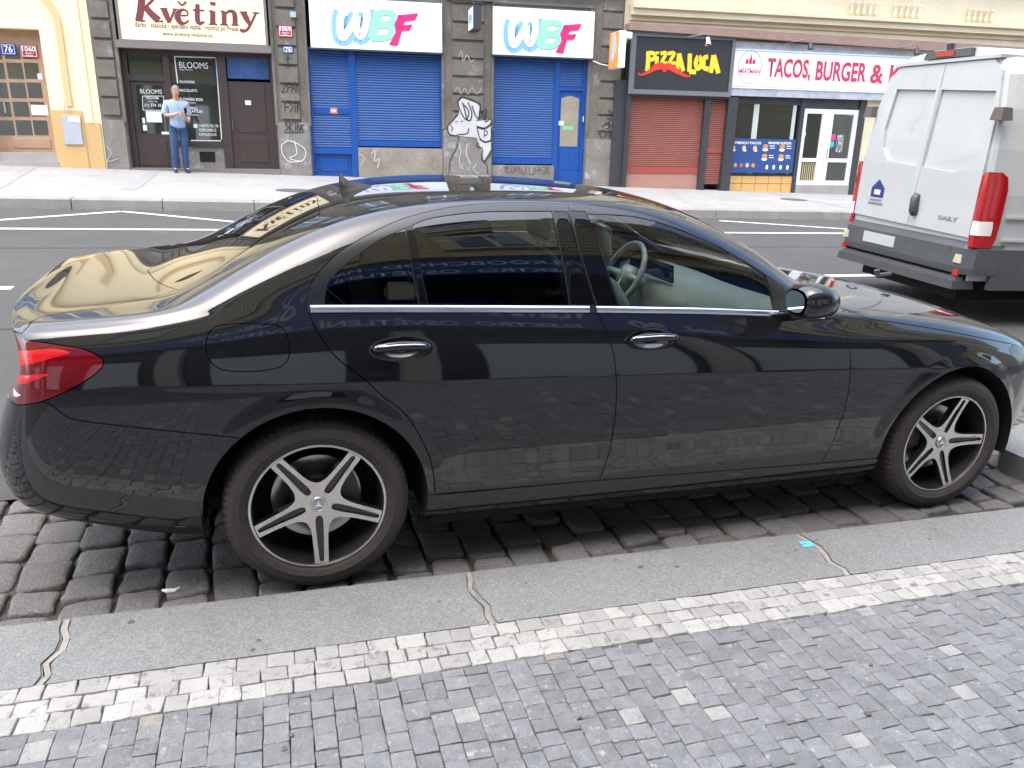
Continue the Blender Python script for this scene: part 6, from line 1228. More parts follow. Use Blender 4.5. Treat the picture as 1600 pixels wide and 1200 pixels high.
    for k, e in cnt.items():
        if len(e) == 1:
            a, b = e[0]; c = (v2[a] + v2[b]) / 2; isl = any(ins([(q[0] * 1., q[1]) for q in s_], c * 1.0) for s_ in slots) or any(min(math.hypot(c[0] - q[0], c[1] - q[1]) for q in s_) < .02 and math.hypot(*c) < .2292 and abs(math.atan2(math.sin(math.atan2(c[1], c[0]) - rad(rot + 72 * i)), math.cos(math.atan2(c[1], c[0]) - rad(rot + 72 * i)))) * math.hypot(*c) < .0165 for i, s_ in enumerate(slots))
            dd = .009 if isl else .034
            g.f.append([vid(v2[a], 0), vid(v2[b], 0), vid(v2[b], dd), vid(v2[a], dd)]); g.mi.append(1)
    g.build('spokes', [M_alloy, M_gun], wh)
    lathe('hub_cap', [(.0305, .060), (.0295, .066), (.026, .068), (.0, .0685)], mat('hub_cap_silver', (.45, .46, .48), .3, .8), 32)
    lathe('cap_ring', [(.028, .0675), (.0275, .0695), (.0245, .0695), (.024, .0675)], M_chrome, 32)
    g = G(lambda a, b, c: (a * sd, sd * c, b))
    for k in range(3): A = rad(90 + 120 * k); g.prism([(.0035 * math.cos(A + 1.57), .0035 * math.sin(A + 1.57)), (.0035 * math.cos(A - 1.57), .0035 * math.sin(A - 1.57)), (.023 * math.cos(A), .023 * math.sin(A))], .067, .0705 + k * .0001)
    g.build('cap_star', M_chrome, wh)
    g = G(lambda a, b, c: (a, sd * c, b))
    for k in range(5): A = rad(rot + 72 * k); g.disc(.058 * math.cos(A), .058 * math.sin(A), .0068, .0068, .04, .056, 10)
    g.build('wheel_bolt', M_gun, wh)
    return wh
wheel(0, .803, -1, -88.8); wheel(2.939, .803, -1, 1.7, 0); wheel(0, .803, 1, -70); wheel(2.939, .803, 1, -30, 0)
# wheel housings and underbody
for cx in (0, 2.939):
    for sd in (-1, 1):
        g = G(); n = 24
        for k in range(n + 1):
            a = rad(-12 + 204 * k / n)
            for yy_ in (.895, .55): g.v.append((cx - CX + .402 * math.cos(a), sd * yy_, .337 + .402 * math.sin(a)))
        for k in range(n): g.f.append([2 * k, 2 * k + 1, 2 * k + 3, 2 * k + 2]); g.mi.append(0)
        g.f.append([2 * k + 1 for k in range(n + 1)]); g.mi.append(0); g.build('wheel_housing', M_void, car, True)
g = G(); g.box(-.85 - CX, -.42 - CX, -.6, .6, .34, .60); g.box(-.42 - CX, 3.36 - CX, -.52, .52, .19, .55); g.box(.42 - CX, 2.52 - CX, -.86, .86, .20, .40); g.box(3.36 - CX, 3.55 - CX, -.6, .6, .22, .5); g.build('underbody', M_void, car)
# cabin
g = G(); g.box(.45 - CX, 2.2 - CX, -.84, .84, .40, .46); g.box(-.72 - CX, .12 - CX, -.68, .68, .7, .98); g.box(2.0 - CX, 2.5 - CX, -.78, .78, .46, .80)
for sd in (-1, 1): g.box(.46 - CX, 2.2 - CX, min(sd * .83, sd * .79), max(sd * .83, sd * .79), .46, 1.0)
cab = g.build('cabin_trim', M_dash, car)
g = G(lambda a, b, c: (a - CX, b, c))
for i, (x, z, hw) in enumerate([(1.90, .86, .74), (1.94, .93, .74), (2.02, .965, .73), (2.10, .972, .72), (2.20, .965, .70), (2.27, .95, .68)]):
    for y in (-hw, -.45, -.1, .1, .45, hw): g.v.append(g.F(x - (.04 if abs(y) < .2 else 0), y, z + (.015 if abs(y) > .2 and i in (1, 2) else 0)))
    if i:
        for k in range(5): g.f.append([(i - 1) * 6 + k, (i - 1) * 6 + k + 1, i * 6 + k + 1, i * 6 + k]); g.mi.append(0)
g.v += [g.F(1.95, y, .55) for y in (-.74, -.45, -.1, .1, .45, .74)]
for k in range(5): g.f.append([k, k + 1, 36 + k + 1, 36 + k]); g.mi.append(0)
dash = g.build('dashboard', mat('dash_top', (.26, .28, .27), .6, bump=.3, bscale=200), car, True)  # dash colour paled to stand in for daylight through the windscreen
g = G()
for yy_ in (-.72, -.16, 0, .16):
    b = len(g.v); N_ = 20
    for ring, (r, dx) in enumerate(((.042, 0), (.042, -.012), (.034, -.014), (.032, .0))):
        for k in range(N_): a = 2 * math.pi * k / N_; g.v.append((1.895 - CX + dx, yy_ + r * math.cos(a), .85 + r * math.sin(a)))
    for ring in range(3):
        for k in range(N_): g.f.append([b + ring * N_ + k, b + ring * N_ + (k + 1) % N_, b + (ring + 1) * N_ + (k + 1) % N_, b + (ring + 1) * N_ + k]); g.mi.append(0)
g.build('air_vent', M_chrome, dash, True)
g = G(); g.box(1.90 - CX, 1.915 - CX, .05, .55, .95, 1.04, .01); g.build('screen', M_gloss, dash)
# steering wheel on the far (left-hand) side
g = G(); c0 = Vector((1.78 - CX, .38, .94)); tilt = rad(25); ax = Vector((math.cos(tilt), 0, -math.sin(tilt))); xx = Vector((0, 1, 0)); yy_ = ax.cross(xx)
g.tube([c0 + (xx * math.cos(a) + yy_ * math.sin(a)) * .185 for a in np.linspace(0, 2 * math.pi, 33)], .016, 8)
for a in (0, math.pi, -math.pi / 2): g.tube([c0 + ax * .03, c0 + (xx * math.cos(a) + yy_ * math.sin(a)) * .18], [.03, .015], 8)
g.tube([c0 + ax * .0, c0 + ax * .06], [.06, .07], 12); g.tube([c0 + ax * .05, c0 + ax * .3], .035, 8); g.build('steering_wheel', mat('wheel_leather', (.20, .22, .21), .4), car, True)
def seat(x, y, wdt, name='seat'):
    g = G()
    def slab(path, hw, th):
        b = len(g.v); n = len(path)
        for (px_, pz, k) in path:
            for a in range(12):
                A = 2 * math.pi * a / 12; g.v.append((x - CX + px_ + math.cos(A) * th * k[1] * math.copysign(1, 1), y + math.copysign(abs(math.sin(A)) ** .5, math.sin(A)) * hw * k[0], pz))
        for i in range(n - 1):
            for a in range(12): g.f.append([b + i * 12 + a, b + i * 12 + (a + 1) % 12, b + (i + 1) * 12 + (a + 1) % 12, b + (i + 1) * 12 + a]); g.mi.append(0)
        g.f.append([b + a for a in range(12)][::-1]); g.f.append([b + (n - 1) * 12 + a for a in range(12)]); g.mi += [0, 0]
    slab([(.0, .55, (1, 1)), (-.03, .70, (1, 1.1)), (-.07, .85, (1, 1)), (-.12, 1.0, (.92, .8)), (-.145, 1.07, (.7, .6)), (-.15, 1.09, (.4, .3))], wdt, .07)
    g.box(x - CX - .02, x - CX + .5, y - wdt, y + wdt, .46, .60, .03)
    s = g.build(name, M_seat, car, True)
    return s
for y in (-.37, .37):
    s = seat(1.43, y, .25); g = G(); b = 0
    for (dz, k) in ((0, .5), (.02, .85), (.07, 1), (.13, .95), (.165, .7), (.175, .3)):
        for a in range(14): A = 2 * math.pi * a / 14; g.v.append((1.27 - CX + math.cos(A) * .045 * k - dz * .15, y + math.copysign(abs(math.sin(A)) ** .6, math.sin(A)) * .13 * k, 1.13 + dz))
    for i in range(5):
        for a in range(14): g.f.append([i * 14 + a, i * 14 + (a + 1) % 14, (i + 1) * 14 + (a + 1) % 14, (i + 1) * 14 + a]); g.mi.append(0)
    g.f.append(list(range(14))); g.f.append([70 + a for a in range(14)]); g.mi += [0, 0]; g.tube([(1.28 - CX, y - .05, 1.0), (1.28 - CX, y - .05, 1.16)], .007, 6); g.tube([(1.28 - CX, y + .05, 1.0), (1.28 - CX, y + .05, 1.16)], .007, 6)
    g.build('headrest', M_seat, s, True)
seat(.42, 0, .68, 'rear_bench')
g = G(); g.box(1.62 - CX, 1.65 - CX, -.12, .12, 1.27, 1.33, .01); g.build('rear_view_mirror', M_gloss, car)
# ================================================================ near-side building (behind the photographer, seen in the paintwork)
NY = -4.9
N_ = empty('ochre_building', (1, NY, 0), 0, 'ochre banded building with dark shop windows on the near side, mirrored in the car', 'building'); WROOTS.append(N_)
M_rust = mat('ochre_banded_plaster', (.56, .49, .32), .85, var=.08, vscale=1.5)
g = G(); F = lambda a, b, c: (a, NY + c, b); g.F = F
wins = [(-9.5, 1.15), (-6.6, 1.15), (-3.7, 1.15), (-.8, 1.15), (2.1, 1.15), (5.0, 1.15), (7.9, 1.15), (10.8, 1.15)]
g.box(-25, 25, 4.75, 10.4, -.6, -.0); g.box(-25, 25, 0, 4.75, -1.2, -.9)
g.build('wall', M_rust, N_)
g = G(F); h = 4.9; k = 0
while h < 10.1:
    for a, b in zip([-25] + [x + w_ + .28 for x, w_ in wins], [x - .28 for x, w_ in wins] + [25]):
        g.box(a, b, h, h + .24, 0, .045, .012)
    h += .30
g.build('plaster_band', M_rust, N_)
M_fr = mat('pale_window_frame', (.55, .53, .45), .6)
for f in range(2):
    for x, w_ in wins:
        hb = 5.6 + f * 2.75; g = G(F); g.box(x - .2, x, hb - .1, hb + 1.9, 0, .10); g.box(x + w_, x + w_ + .2, hb - .1, hb + 2., 0, .10); g.box(x - .24, x + w_ + .24, hb + 2.0, hb + 2.2, 0, .16); g.box(x - .24, x + w_ + .24, hb - .2, hb - .1, 0, .18); wf = g.build('window', M_rust, N_)
        g = G(F); g.box(x, x + w_, hb - .1, hb + 2, .002, .01); g.build('pane', mat('window_sky_glass', (.05, .055, .06), .02, ior=2.2), wf)
        g = G(F); g.box(x, x + .07, hb, hb + 2, .01, .05); g.box(x + w_ - .07, x + w_, hb, hb + 2, .01, .05); g.box(x + .07, x + w_ - .07, hb + 1.3, hb + 1.38, .01, .05); g.box(x + w_ / 2 - .04, x + w_ / 2 + .04, hb, hb + 1.3, .01, .05); g.build('window_frame', M_fr, wf)
# storefront: pilasters, dark glazing, posters enlarged and paled as sky reflected in the windows
g = G(F)
for x in (-12, -8.6, -5.2, -1.75, 1.05, 4.3, 7.6, 11.0): g.box(x, x + .32, 0, 3.5, -.9, .06)
g.box(-25, -12, 0, 3.5, -.9, 0); g.box(11.3, 25, 0, 3.5, -.9, 0); g.build('pilaster', mat('light_pilaster', (.46, .43, .36), .8, var=.1), N_)
g = G(F); g.box(-12, 11.3, 0, .45, -.9, -.1); g.build('sill_wall', M_base, N_)
g = G(F); g.box(-12, 11.3, .45, 3.5, -.3, -.25); g.build('shop_window', mat('near_shop_glass', (.018, .018, .018), .04, ior=1.5), N_)
g = G(F)
for a, b, h0, h1 in ((-1.0, .55, .55, 2.6), (1.9, 4.1, .5, 2.7), (4.9, 7.1, .6, 2.6), (-4.6, -3.6, .6, 2.6), (-3.1, -2.1, .5, 2.6), (-7.9, -5.9, .5, 2.6)): g.box(a, b, h0, h1, -.24, -.2)
g.build('sky_reflection_poster', mat('poster_sky_sheen', (.60, .64, .62), .5, var=.12), N_)
g = G(F); g.box(-12, 11.3, 4.42, 4.75, -.9, .12); g.build('dark_cornice', mat('dark_brown_cornice', (.05, .04, .03), .7), N_)
S_ = empty('shop_sign', (0, NY + .2, 3.5), 0, 'long dark blue fascia with pale words on the near side, mirrored in the car windows', 'sign'); WROOTS.append(S_)
g = G(F); g.box(-5.5, 7.6, 3.6, 4.45, -.3, .22); sb = g.build('sign_board', mat('navy_sign', (.018, .055, .20), .4), S_)
Fb = lambda a, b, c: (-a, NY + c, b); M_pl = mat('pale_letter', (.55, .58, .60), .5)
for s_, a0, a1, h0, h1 in (('VELKOOBCHOD - MALOOBCHOD', -3.4, 1.6, 4.02, 4.26), ('ELEKTRO  OSVĚTLENÍ - SVÍTIDLA', -3.2, 1.2, 3.64, 3.88), ('tel. 90', -5.2, -3.9, 3.8, 4.1)):
    text('lettering', s_, Fb, a0, a1, h0, h1, .22, M_pl, sb, .02, .004)
# ================================================================ the van
VO = Vector((6.25, 2.12, 0)); VY = rad(-7.0)
van = empty('delivery_van', VO, VY, 'white high-roof panel van seen from behind, driving past the parked saloon', 'van')
M_vw = mat('van_white', (.42, .435, .425), .28, var=.03, vscale=2, coat=.5, stain=((.33, .335, .32), 1.5, .58)); M_vg = mat('van_grey_plastic', (.06, .064, .068), .5, var=.12, vscale=4); M_vd = mat('van_side_grey', (.34, .35, .34), .3, var=.03, coat=.4)
M_vr = mat('van_red_lens', (.33, .006, .009), .12, coat=1.)
VZ = .09    # road height under the van
# body: cross section (lateral 0 = near side .. 1.92 = far side) swept forward, narrowing upwards
def vsec(x, grow=1.):
    t = {0.: 0}.get(x, 1)
    pr = [(.0, .50), (-.02, .85), (-.025, 1.3), (.0, 1.7), (.05, 2.05), (.13, 2.35), (.22, 2.50), (.36, 2.58), (.7, 2.62)]
    return pr
prof = vsec(0); prof = prof + [(1.92 - a, b) for a, b in prof[::-1]]
xs_ = [(0.0, .035, 0), (.03, .01, .0), (.12, 0, 0), (1.5, 0, 0), (3.4, 0, 0), (4.9, 0, 0), (5.25, .05, 0)]
g = G(); n = len(prof)
def lean(x, z): return x + .09 * max(0, (z - 1.5) / 1.1) ** 1.3
for x, ins, _ in xs_:
    for a, z in prof:
        c = .96; a2 = c + (a - c) * (1 - ins); z2 = z - ins * (.6 if z > 2.3 else 0); g.v.append((lean(x, z2) if x < .2 else x, a2, z2))
for i in range(len(xs_) - 1):
    for k in range(n): g.f.append([i * n + k, i * n + (k + 1) % n, (i + 1) * n + (k + 1) % n, (i + 1) * n + k]); g.mi.append(0)
g.f.append(list(range(n))); g.mi.append(0); g.f.append([(len(xs_) - 1) * n + k for k in range(n)]); g.mi.append(0)
vb = g.build('body', M_vw, van, False)
# cab nose
g = G(); 
for (x, pr2) in ((5.25, [(.05, .5), (.05, 1.3), (.18, 2.1), (.4, 2.45), (1.52, 2.45), (1.74, 2.1), (1.87, 1.3), (1.87, .5)]), (5.6, [(.05, .5), (.05, 1.3), (.2, 2.0), (.42, 2.3), (1.5, 2.3), (1.72, 2.0), (1.87, 1.3), (1.87, .5)]), (6.2, [(.08, .5), (.08, 1.2), (.2, 1.3), (.42, 1.36), (1.5, 1.36), (1.72, 1.3), (1.84, 1.2), (1.84, .5)]), (6.55, [(.2, .5), (.2, .9), (.3, 1.0), (.5, 1.05), (1.42, 1.05), (1.62, 1.0), (1.72, .9), (1.72, .5)])): g.v += [(x, a, b) for a, b in pr2]
for i in range(3):
    for k in range(8): g.f.append([i * 8 + k, i * 8 + (k + 1) % 8, (i + 1) * 8 + (k + 1) % 8, (i + 1) * 8 + k]); g.mi.append(0)
g.f.append([24 + k for k in range(8)]); g.mi.append(0); g.build('cab', M_vw, van)
# rear doors: raised skins with the six-sided recess
def rx(z, o=0.): return lean(0, z) - .004 - o
def face(name, polyo, hole, m, o, parent=vb):
    V = [Vector(p) for p in polyo]; E = [(i, (i + 1) % len(polyo)) for i in range(len(polyo))]; b = len(V)
    if hole: V += [Vector(p) for p in hole]; E += [(b + i, b + (i + 1) % len(hole)) for i in range(len(hole))]
    for z in np.arange(.9, 2.5, .12):
        for a in np.arange(.08, 1.9, .15): V.append(Vector((a, z)))
    r = delaunay_2d_cdt(V, E, [], 0, 1e-5)
    def ins(p, poly):
        c = False; j = len(poly) - 1
        for i in range(len(poly)):
            if (poly[i][1] > p[1]) != (poly[j][1] > p[1]) and p[0] < (poly[j][0] - poly[i][0]) * (p[1] - poly[i][1]) / (poly[j][1] - poly[i][1]) + poly[i][0]: c = not c
            j = i
        return c
    g = G(); vs_ = [tuple(p) for p in r[0]]; nv = len(vs_); g.v = [(rx(z, o), a, z) for a, z in vs_] + [(rx(z, -.01), a, z) for a, z in vs_]; cnt = {}
    for f in r[2]:
        c = (sum(vs_[i][0] for i in f) / len(f), sum(vs_[i][1] for i in f) / len(f))
        if ins(c, polyo) and not (hole and ins(c, hole)):
            g.f.append(list(f)); g.mi.append(0); fl = list(f)
            for a, b_ in zip(fl, fl[1:] + fl[:1]): cnt.setdefault((min(a, b_), max(a, b_)), []).append((a, b_))
    for k, e in cnt.items():
        if len(e) == 1: a, b_ = e[0]; g.f.append([b_, a, a + nv, b_ + nv]); g.mi.append(0)
    return g.build(name, m, parent, False)
mid = .93
hole = [(.17, 2.20), (1.58, 2.26), (1.62, 1.85), (1.58, 1.66), (1.44, 1.53), (.42, 1.47), (.26, 1.52), (.17, 1.62)]
def clip(poly, s, x0):
    o = []
    for i in range(len(poly)):
        p, q = poly[i], poly[(i + 1) % len(poly)]; a = (p[0] - x0) * s > 0; b = (q[0] - x0) * s > 0
        if a: o.append(p)
        if a != b: t = (x0 - p[0]) / (q[0] - p[0]); o.append((x0, p[1] + (q[1] - p[1]) * t))
    return o
outl = [(.06, .90), (.06, 1.55), (.09, 2.05), (.17, 2.38), (.30, 2.475), (1.60, 2.475), (1.74, 2.38), (1.82, 2.05), (1.86, 1.55), (1.86, .93)]
for s_, x0 in ((-1, mid - .004), (1, mid + .004)):
    po = clip(outl, s_, x0); ho = clip(hole, s_, x0); 
    ho2 = [(p[0] + (-.03 if (p[0] - x0) * s_ < 1e-6 and s_ > 0 else (.03 if (p[0] - x0) * s_ < 1e-6 else 0)), p[1]) for p in ho]
    ho2 = [(p[0] + .035 * s_ if abs(p[0] - x0) < 1e-4 else p[0], p[1]) for p in ho]
    dv = face('rear_door', po, ho2, M_vw, .022)
    face('recessed_panel', ho2, None, M_vw, -.012, dv)
    if s_ < 0:
        g = G(); g.tube([(rx(1.04, .03), .845, 1.03), (rx(1.1, .05), .845, 1.06), (rx(1.2, .05), .855, 1.18), (rx(1.22, .03), .855, 1.23)], [.035, .045, .045, .035], 10); g.build('door_handle', M_vg, dv, True)
        Fv = lambda a, b, c: (rx(b, .022 + c), a, b); Fr = lambda a, b, c: (rx(b, .022 + c), -a, b); text('badge', 'DAILY', Fr, -.50, -.24, 1.02, 1.06, 0, mat('badge_grey', (.3, .31, .32), .3, .6), dv, .03)
    else:
        Fr = lambda a, b, c: (rx(b, .022 + c), -a, b); g = G(Fr); g.prism([(-1.62, 1.14), (-1.40, 1.14), (-1.40, 1.24), (-1.51, 1.33), (-1.62, 1.24)], 0, .003); g.build('blue_house_emblem', mat('emblem_blue', (.02, .035, .16), .4), dv); g = G(Fr); g.box(-1.56, -1.46, 1.17, 1.22, .003, .005); g.build('emblem_roof', M_wht, dv); g = G(Fr); g.box(-1.64, -1.39, 1.06, 1.085, 0, .003); g.box(-1.62, -1.42, 1.10, 1.12, 0, .003); g.build('emblem_caption', mat('badge_grey'), dv)
g = G(); g.box(.01, .06, .46 * 0 + .05, .10, 0, 0.01); 
for nm, a, z, sd in (('hinge', -.02, 2.0, -1), ('hinge', 1.86, 2.03, 1), ('hinge', -.045, 1.62 - .5 + 0, -1)):
    if z < 1.5: continue
    g = G(); g.box(rx(z, .10), rx(z, -.02), a - .05, a + .09, z - .055, z + .055, .015); g.build('hinge', mat('dirty_hinge', (.10, .08, .075), .6), van)
g = G(); g.box(rx(2.55, .05), rx(2.55, -.1), .60, 1.25, 2.525, 2.60, .015); bl_ = g.build('light_bar', M_vg, van); g = G(); g.box(rx(2.55, .055), rx(2.55, .04), .82, 1.08, 2.54, 2.585); g.build('brake_light', M_vr, bl_); g = G(); g.tube([(rx(2.6, .0), .95, 2.6), (rx(2.6, .01), .95, 2.66)], [.035, .04], 10); g.build('rear_camera', M_vg, bl_)
g = G(); g.box(rx(2.5, .04), rx(2.5, -.2), .22, 1.70, 2.485, 2.515); g.build('roof_lip', M_vw, van)
# tail lamps wrap the corners
def vlamp(pts, o, name, m, sd, w0):
    g = G(); n = len(pts)
    for (z, wd_, sidew) in pts:
        if sd < 0: g.v += [(rx(z, .022), w0 + wd_, z), (rx(z, .035), w0 + wd_ * .3, z), (rx(z, .01), -.035, z), (rx(z, -sidew), -.042, z)]
        else: g.v += [(rx(z, .022), 1.92 - wd_ - w0, z), (rx(z, .035), 1.92 - wd_ * .3 - w0, z), (rx(z, .01), 1.955, z), (rx(z, -sidew), 1.96, z)]
    for i in range(n - 1):
        for k in range(3): g.f.append([i * 4 + k, i * 4 + k + 1, i * 4 + k + 5, i * 4 + k + 4]); g.mi.append(0)
    return g.build(name, m, van, True)
for sd in (-1, 1):
    l = vlamp([(1.50, .02, .10), (1.46, .055, .17), (1.35, .06, .20), (1.2, .055, .2), (1.05, .055, .2), (.9, .055, .19), (.82, .05, .16)], 0, 'tail_lamp', M_vr, sd, .0)
    w_ = vlamp([(1.06, .04, .12), (1.0, .045, .13), (.93, .045, .13)], 0, 'clear_section', M_white, sd, .003); w_.parent = l
    for v in w_.data.vertices: v.co.x -= .006; v.co.y += .004 * sd
# bumper, plate recess, step, corner lamps
g = G()
for z, x, ins in ((.86, .0, .03), (.80, -.06, .0), (.62, -.07, -.01), (.56, -.06, -.01)): g.v += [(x + .35, -.04 + ins, z), (x + .08, -.035 + ins, z), (x, .04 + ins, z), (x, 1.88 - ins, z), (x + .08, 1.955 - ins, z), (x + .35, 1.96 - ins, z)]
for i in range(3):
    for k in range(5): g.f.append([i * 6 + k, i * 6 + k + 1, (i + 1) * 6 + k + 1, (i + 1) * 6 + k]); g.mi.append(0)
g.f.append([0, 1, 2, 3, 4, 5]); g.mi.append(0); bp = g.build('bumper', M_vg, van)
g = G(); g.box(-.14, .1, .0, 1.88, .42, .50, .012); g.box(-.10, .1, .02, 1.86, .50, .53, .01); g.build('rear_step', mat('van_step_grey', (.045, .047, .05), .5, var=.1), van)
g = G(); g.box(-.02, .1, .02, 1.9, .5, .58); g.box(.1, 5.2, .2, 1.7, .28, .5); g.build('underside', M_void, van)
g = G(); g.box(-.075, -.06, 1.02, 1.55, .66, .77); pl = g.build('number_plate', mat('blank_plate', (.40, .41, .41), .5), van)
g = G(); g.box(-.068, -.058, .20, .85, .60, .80, .01); g.build('bumper_recess', mat('van_recess_grey', (.07, .073, .078), .55), van)
for a in (.0, 1.80):
    g = G(); g.box(-.078, -.05, a + .03, a + .13, .66, .74, .008); g.build('fog_lamp', mat('amber_grey_lens', (.42, .38, .26), .2, coat=.6), van); g = G(); g.box(-.076, -.05, a + .04, a + .11, .54, .60, .006); g.build('reflector', M_vr, van)
g = G(); g.tube([(-.1, .9, .40), (-.28, .9, .38), (-.30, .9, .44)], .03, 8); g.build('tow_hook', M_vg, van)
# near side: lower grey cladding, rub strips, panel recess, marker
g = G(); g.box(.22, 5.0, -.05, .0, .42, .80, .012); g.box(.22, 5.0, 1.92, 1.97, .42, .80, .012); g.build('side_cladding', M_vg, van)
for y0, y1 in ((-.045, -.02), (1.94, 1.965)):
    g = G(); g.box(.25, 4.9, y0, y1, .88, .905); g.box(.25, 4.9, y0, y1, 1.09, 1.115); g.build('side_rib', M_vw, van)
    g = G(); g.box(.42, 2.2, y0 + .012, y1 - .002, 1.25, 1.95, .006); g.box(2.5, 4.4, y0 + .012, y1 - .002, 1.25, 1.95, .006); g.build('side_panel', M_vd, van)
g = G(); g.box(.62, .72, -.066, -.045, .60, .63, .004); g.build('side_marker', mat('amber_lit_lens', (.9, .30, .02), .3, emis=((1, .35, .03), 1.5)), van)
for x in (1.25, 5.3):
    for y in (.08, 1.84):
        wv = empty('wheel', (x, y, .37 + VZ - .0)); wv.parent = van
        for nm, prof_, m_ in (('tyre', [(.21, .09), (.24, .11), (.33, .11), (.365, .08), (.37, 0), (.365, -.08), (.33, -.11), (.21, -.1)], M_tyre), ('rim', [(.21, .09), (.20, .07), (.19, .0), (.08, .03), (.0, .04)], M_vg)):
            g = G()
            for i in range(40):
                a = 2 * math.pi * i / 40
                for r_, yy in prof_: g.v.append((r_ * math.cos(a), yy * (-1 if y < 1 else 1), r_ * math.sin(a)))
            k = len(prof_)
            for i in range(40):
                for j in range(k - 1): g.f.append([i * k + j, i * k + j + 1, ((i + 1) % 40) * k + j + 1, ((i + 1) % 40) * k + j]); g.mi.append(0)
            g.build(nm, m_, wv, True)
g = G(); g.box(5.45, 6.0, .055, .075, 1.35, 1.95); g.box(5.45, 6.0, 1.845, 1.865, 1.35, 1.95); g.build('cab_window', M_shop, van)
# ================================================================ the man by the flower shop
def onpave(x, y, z):
    R = camo.rotation_euler.to_matrix(); dr = R @ Vector(((x - 800) / CAMP[6], -(y - 600) / CAMP[6], -1)); C_ = Vector(CAMP[:3]); return C_ + dr * ((z - C_.z) / dr.z)
mp = onpave(284, 270, .43)
man = empty('person', (mp.x, mp.y, .428), rad(10), 'man in pale blue short-sleeved shirt and jeans standing outside the flower shop', 'person')
def skin(name, verts, edges, radii, m, parent, sub=2, root=0):
    me = bpy.data.meshes.new(name); me.from_pydata(verts, edges, []); o = bpy.data.objects.new(name, me); COL.objects.link(o)
    sk = o.modifiers.new('s', 'SKIN'); sk.use_smooth_shade = True
    for v, r_ in zip(me.skin_vertices[0].data, radii): v.radius = r_ if isinstance(r_, tuple) else (r_, r_)
    me.skin_vertices[0].data[root].use_root = True; s2 = o.modifiers.new('u', 'SUBSURF'); s2.levels = sub; s2.render_levels = sub
    dg = bpy.context.evaluated_depsgraph_get(); m2 = bpy.data.meshes.new_from_object(o.evaluated_get(dg)); bpy.data.objects.remove(o); return link(name, m2, parent, m, True)
M_skin = mat('skin', (.50, .27, .19), .55, var=.06, vscale=12); M_shirt = mat('pale_blue_denim_shirt', (.32, .42, .54), .85, var=.16, vscale=10, bump=.5, bscale=50); M_jean = mat('blue_jeans', (.032, .065, .15), .85, var=.22, vscale=8, bump=.5, bscale=60); M_shoe = mat('dark_shoe', (.02, .02, .025), .5); M_hair = mat('grey_hair', (.20, .19, .18), .8, var=.2, vscale=40)
# figure faces the street (-Y), slightly turned; x = his left to right as seen
bv = [(0, .02, .95), (0, .02, 1.12), (0, .03, 1.28), (0, .02, 1.40), (0, .0, 1.47), (0, -.02, 1.53), (0, -.035, 1.60), (0, -.03, 1.67),            # 0-7 spine, neck, head
      (-.19, .03, 1.39), (-.235, .03, 1.15), (-.10, -.17, 1.16), (.045, -.235, 1.22), (.10, -.24, 1.235),                                           # 8-12 viewer-left arm bent across the chest
      (.19, .03, 1.39), (.225, .05, 1.13), (.20, -.12, 1.04), (.11, -.22, 1.15), (.085, -.24, 1.20),                                               # 13-17 other arm
      (-.095, .02, .88), (-.105, .0, .50), (-.11, .05, .10), (-.12, -.05, .045), (.095, .02, .88), (.10, .01, .50), (.105, .06, .10), (.14, -.05, .045)]
be = [(0, 1), (1, 2), (2, 3), (3, 4), (4, 5), (5, 6), (6, 7), (3, 8), (8, 9), (9, 10), (10, 11), (11, 12), (3, 13), (13, 14), (14, 15), (15, 16), (16, 17), (0, 18), (18, 19), (19, 20), (20, 21), (0, 22), (22, 23), (23, 24), (24, 25)]
br = [(.11, .08), (.12, .09), (.15, .11), (.12, .09), (.058, .058), (.062, .065), (.078, .092), (.066, .078), .055, .043, .036, .029, .03, .055, .043, .036, .029, .028, .085, .06, .042, .035, .085, .06, .042, .035]
mb_ = skin('body', bv, be, br, M_skin, man)
sv = [(0, .02, .84), (0, .02, 1.0), (0, .03, 1.25), (0, .025, 1.38), (0, .01, 1.45), (-.19, .03, 1.385), (-.235, .03, 1.20), (-.24, .03, 1.16), (.19, .03, 1.385), (.225, .045, 1.20), (.228, .05, 1.16)]
skin('shirt', sv, [(0, 1), (1, 2), (2, 3), (3, 4), (3, 5), (5, 6), (6, 7), (3, 8), (8, 9), (9, 10)], [(.175, .135), (.165, .13), (.17, .13), (.135, .105), (.075, .07), .075, .07, .068, .075, .07, .068], M_shirt, man)
jv = [(0, .02, 1.03), (-.095, .02, .86), (-.105, .0, .50), (-.11, .04, .13), (-.112, .04, .07), (.095, .02, .86), (.10, .01, .50), (.105, .05, .13), (.108, .05, .07)]
skin('trousers', jv, [(0, 1), (1, 2), (2, 3), (3, 4), (0, 5), (5, 6), (6, 7), (7, 8)], [(.155, .12), (.10, .10), .078, .068, .066, (.10, .10), .078, .068, .066], M_jean, man)
for s_ in (-1, 1): skin('shoe', [(.108 * s_, .09, .045), (.112 * s_, .0, .05), (.125 * s_, -.12, .035), (.13 * s_, -.165, .03)], [(0, 1), (1, 2), (2, 3)], [(.042, .04), (.048, .045), (.045, .032), (.03, .025)], M_shoe, man, 2)
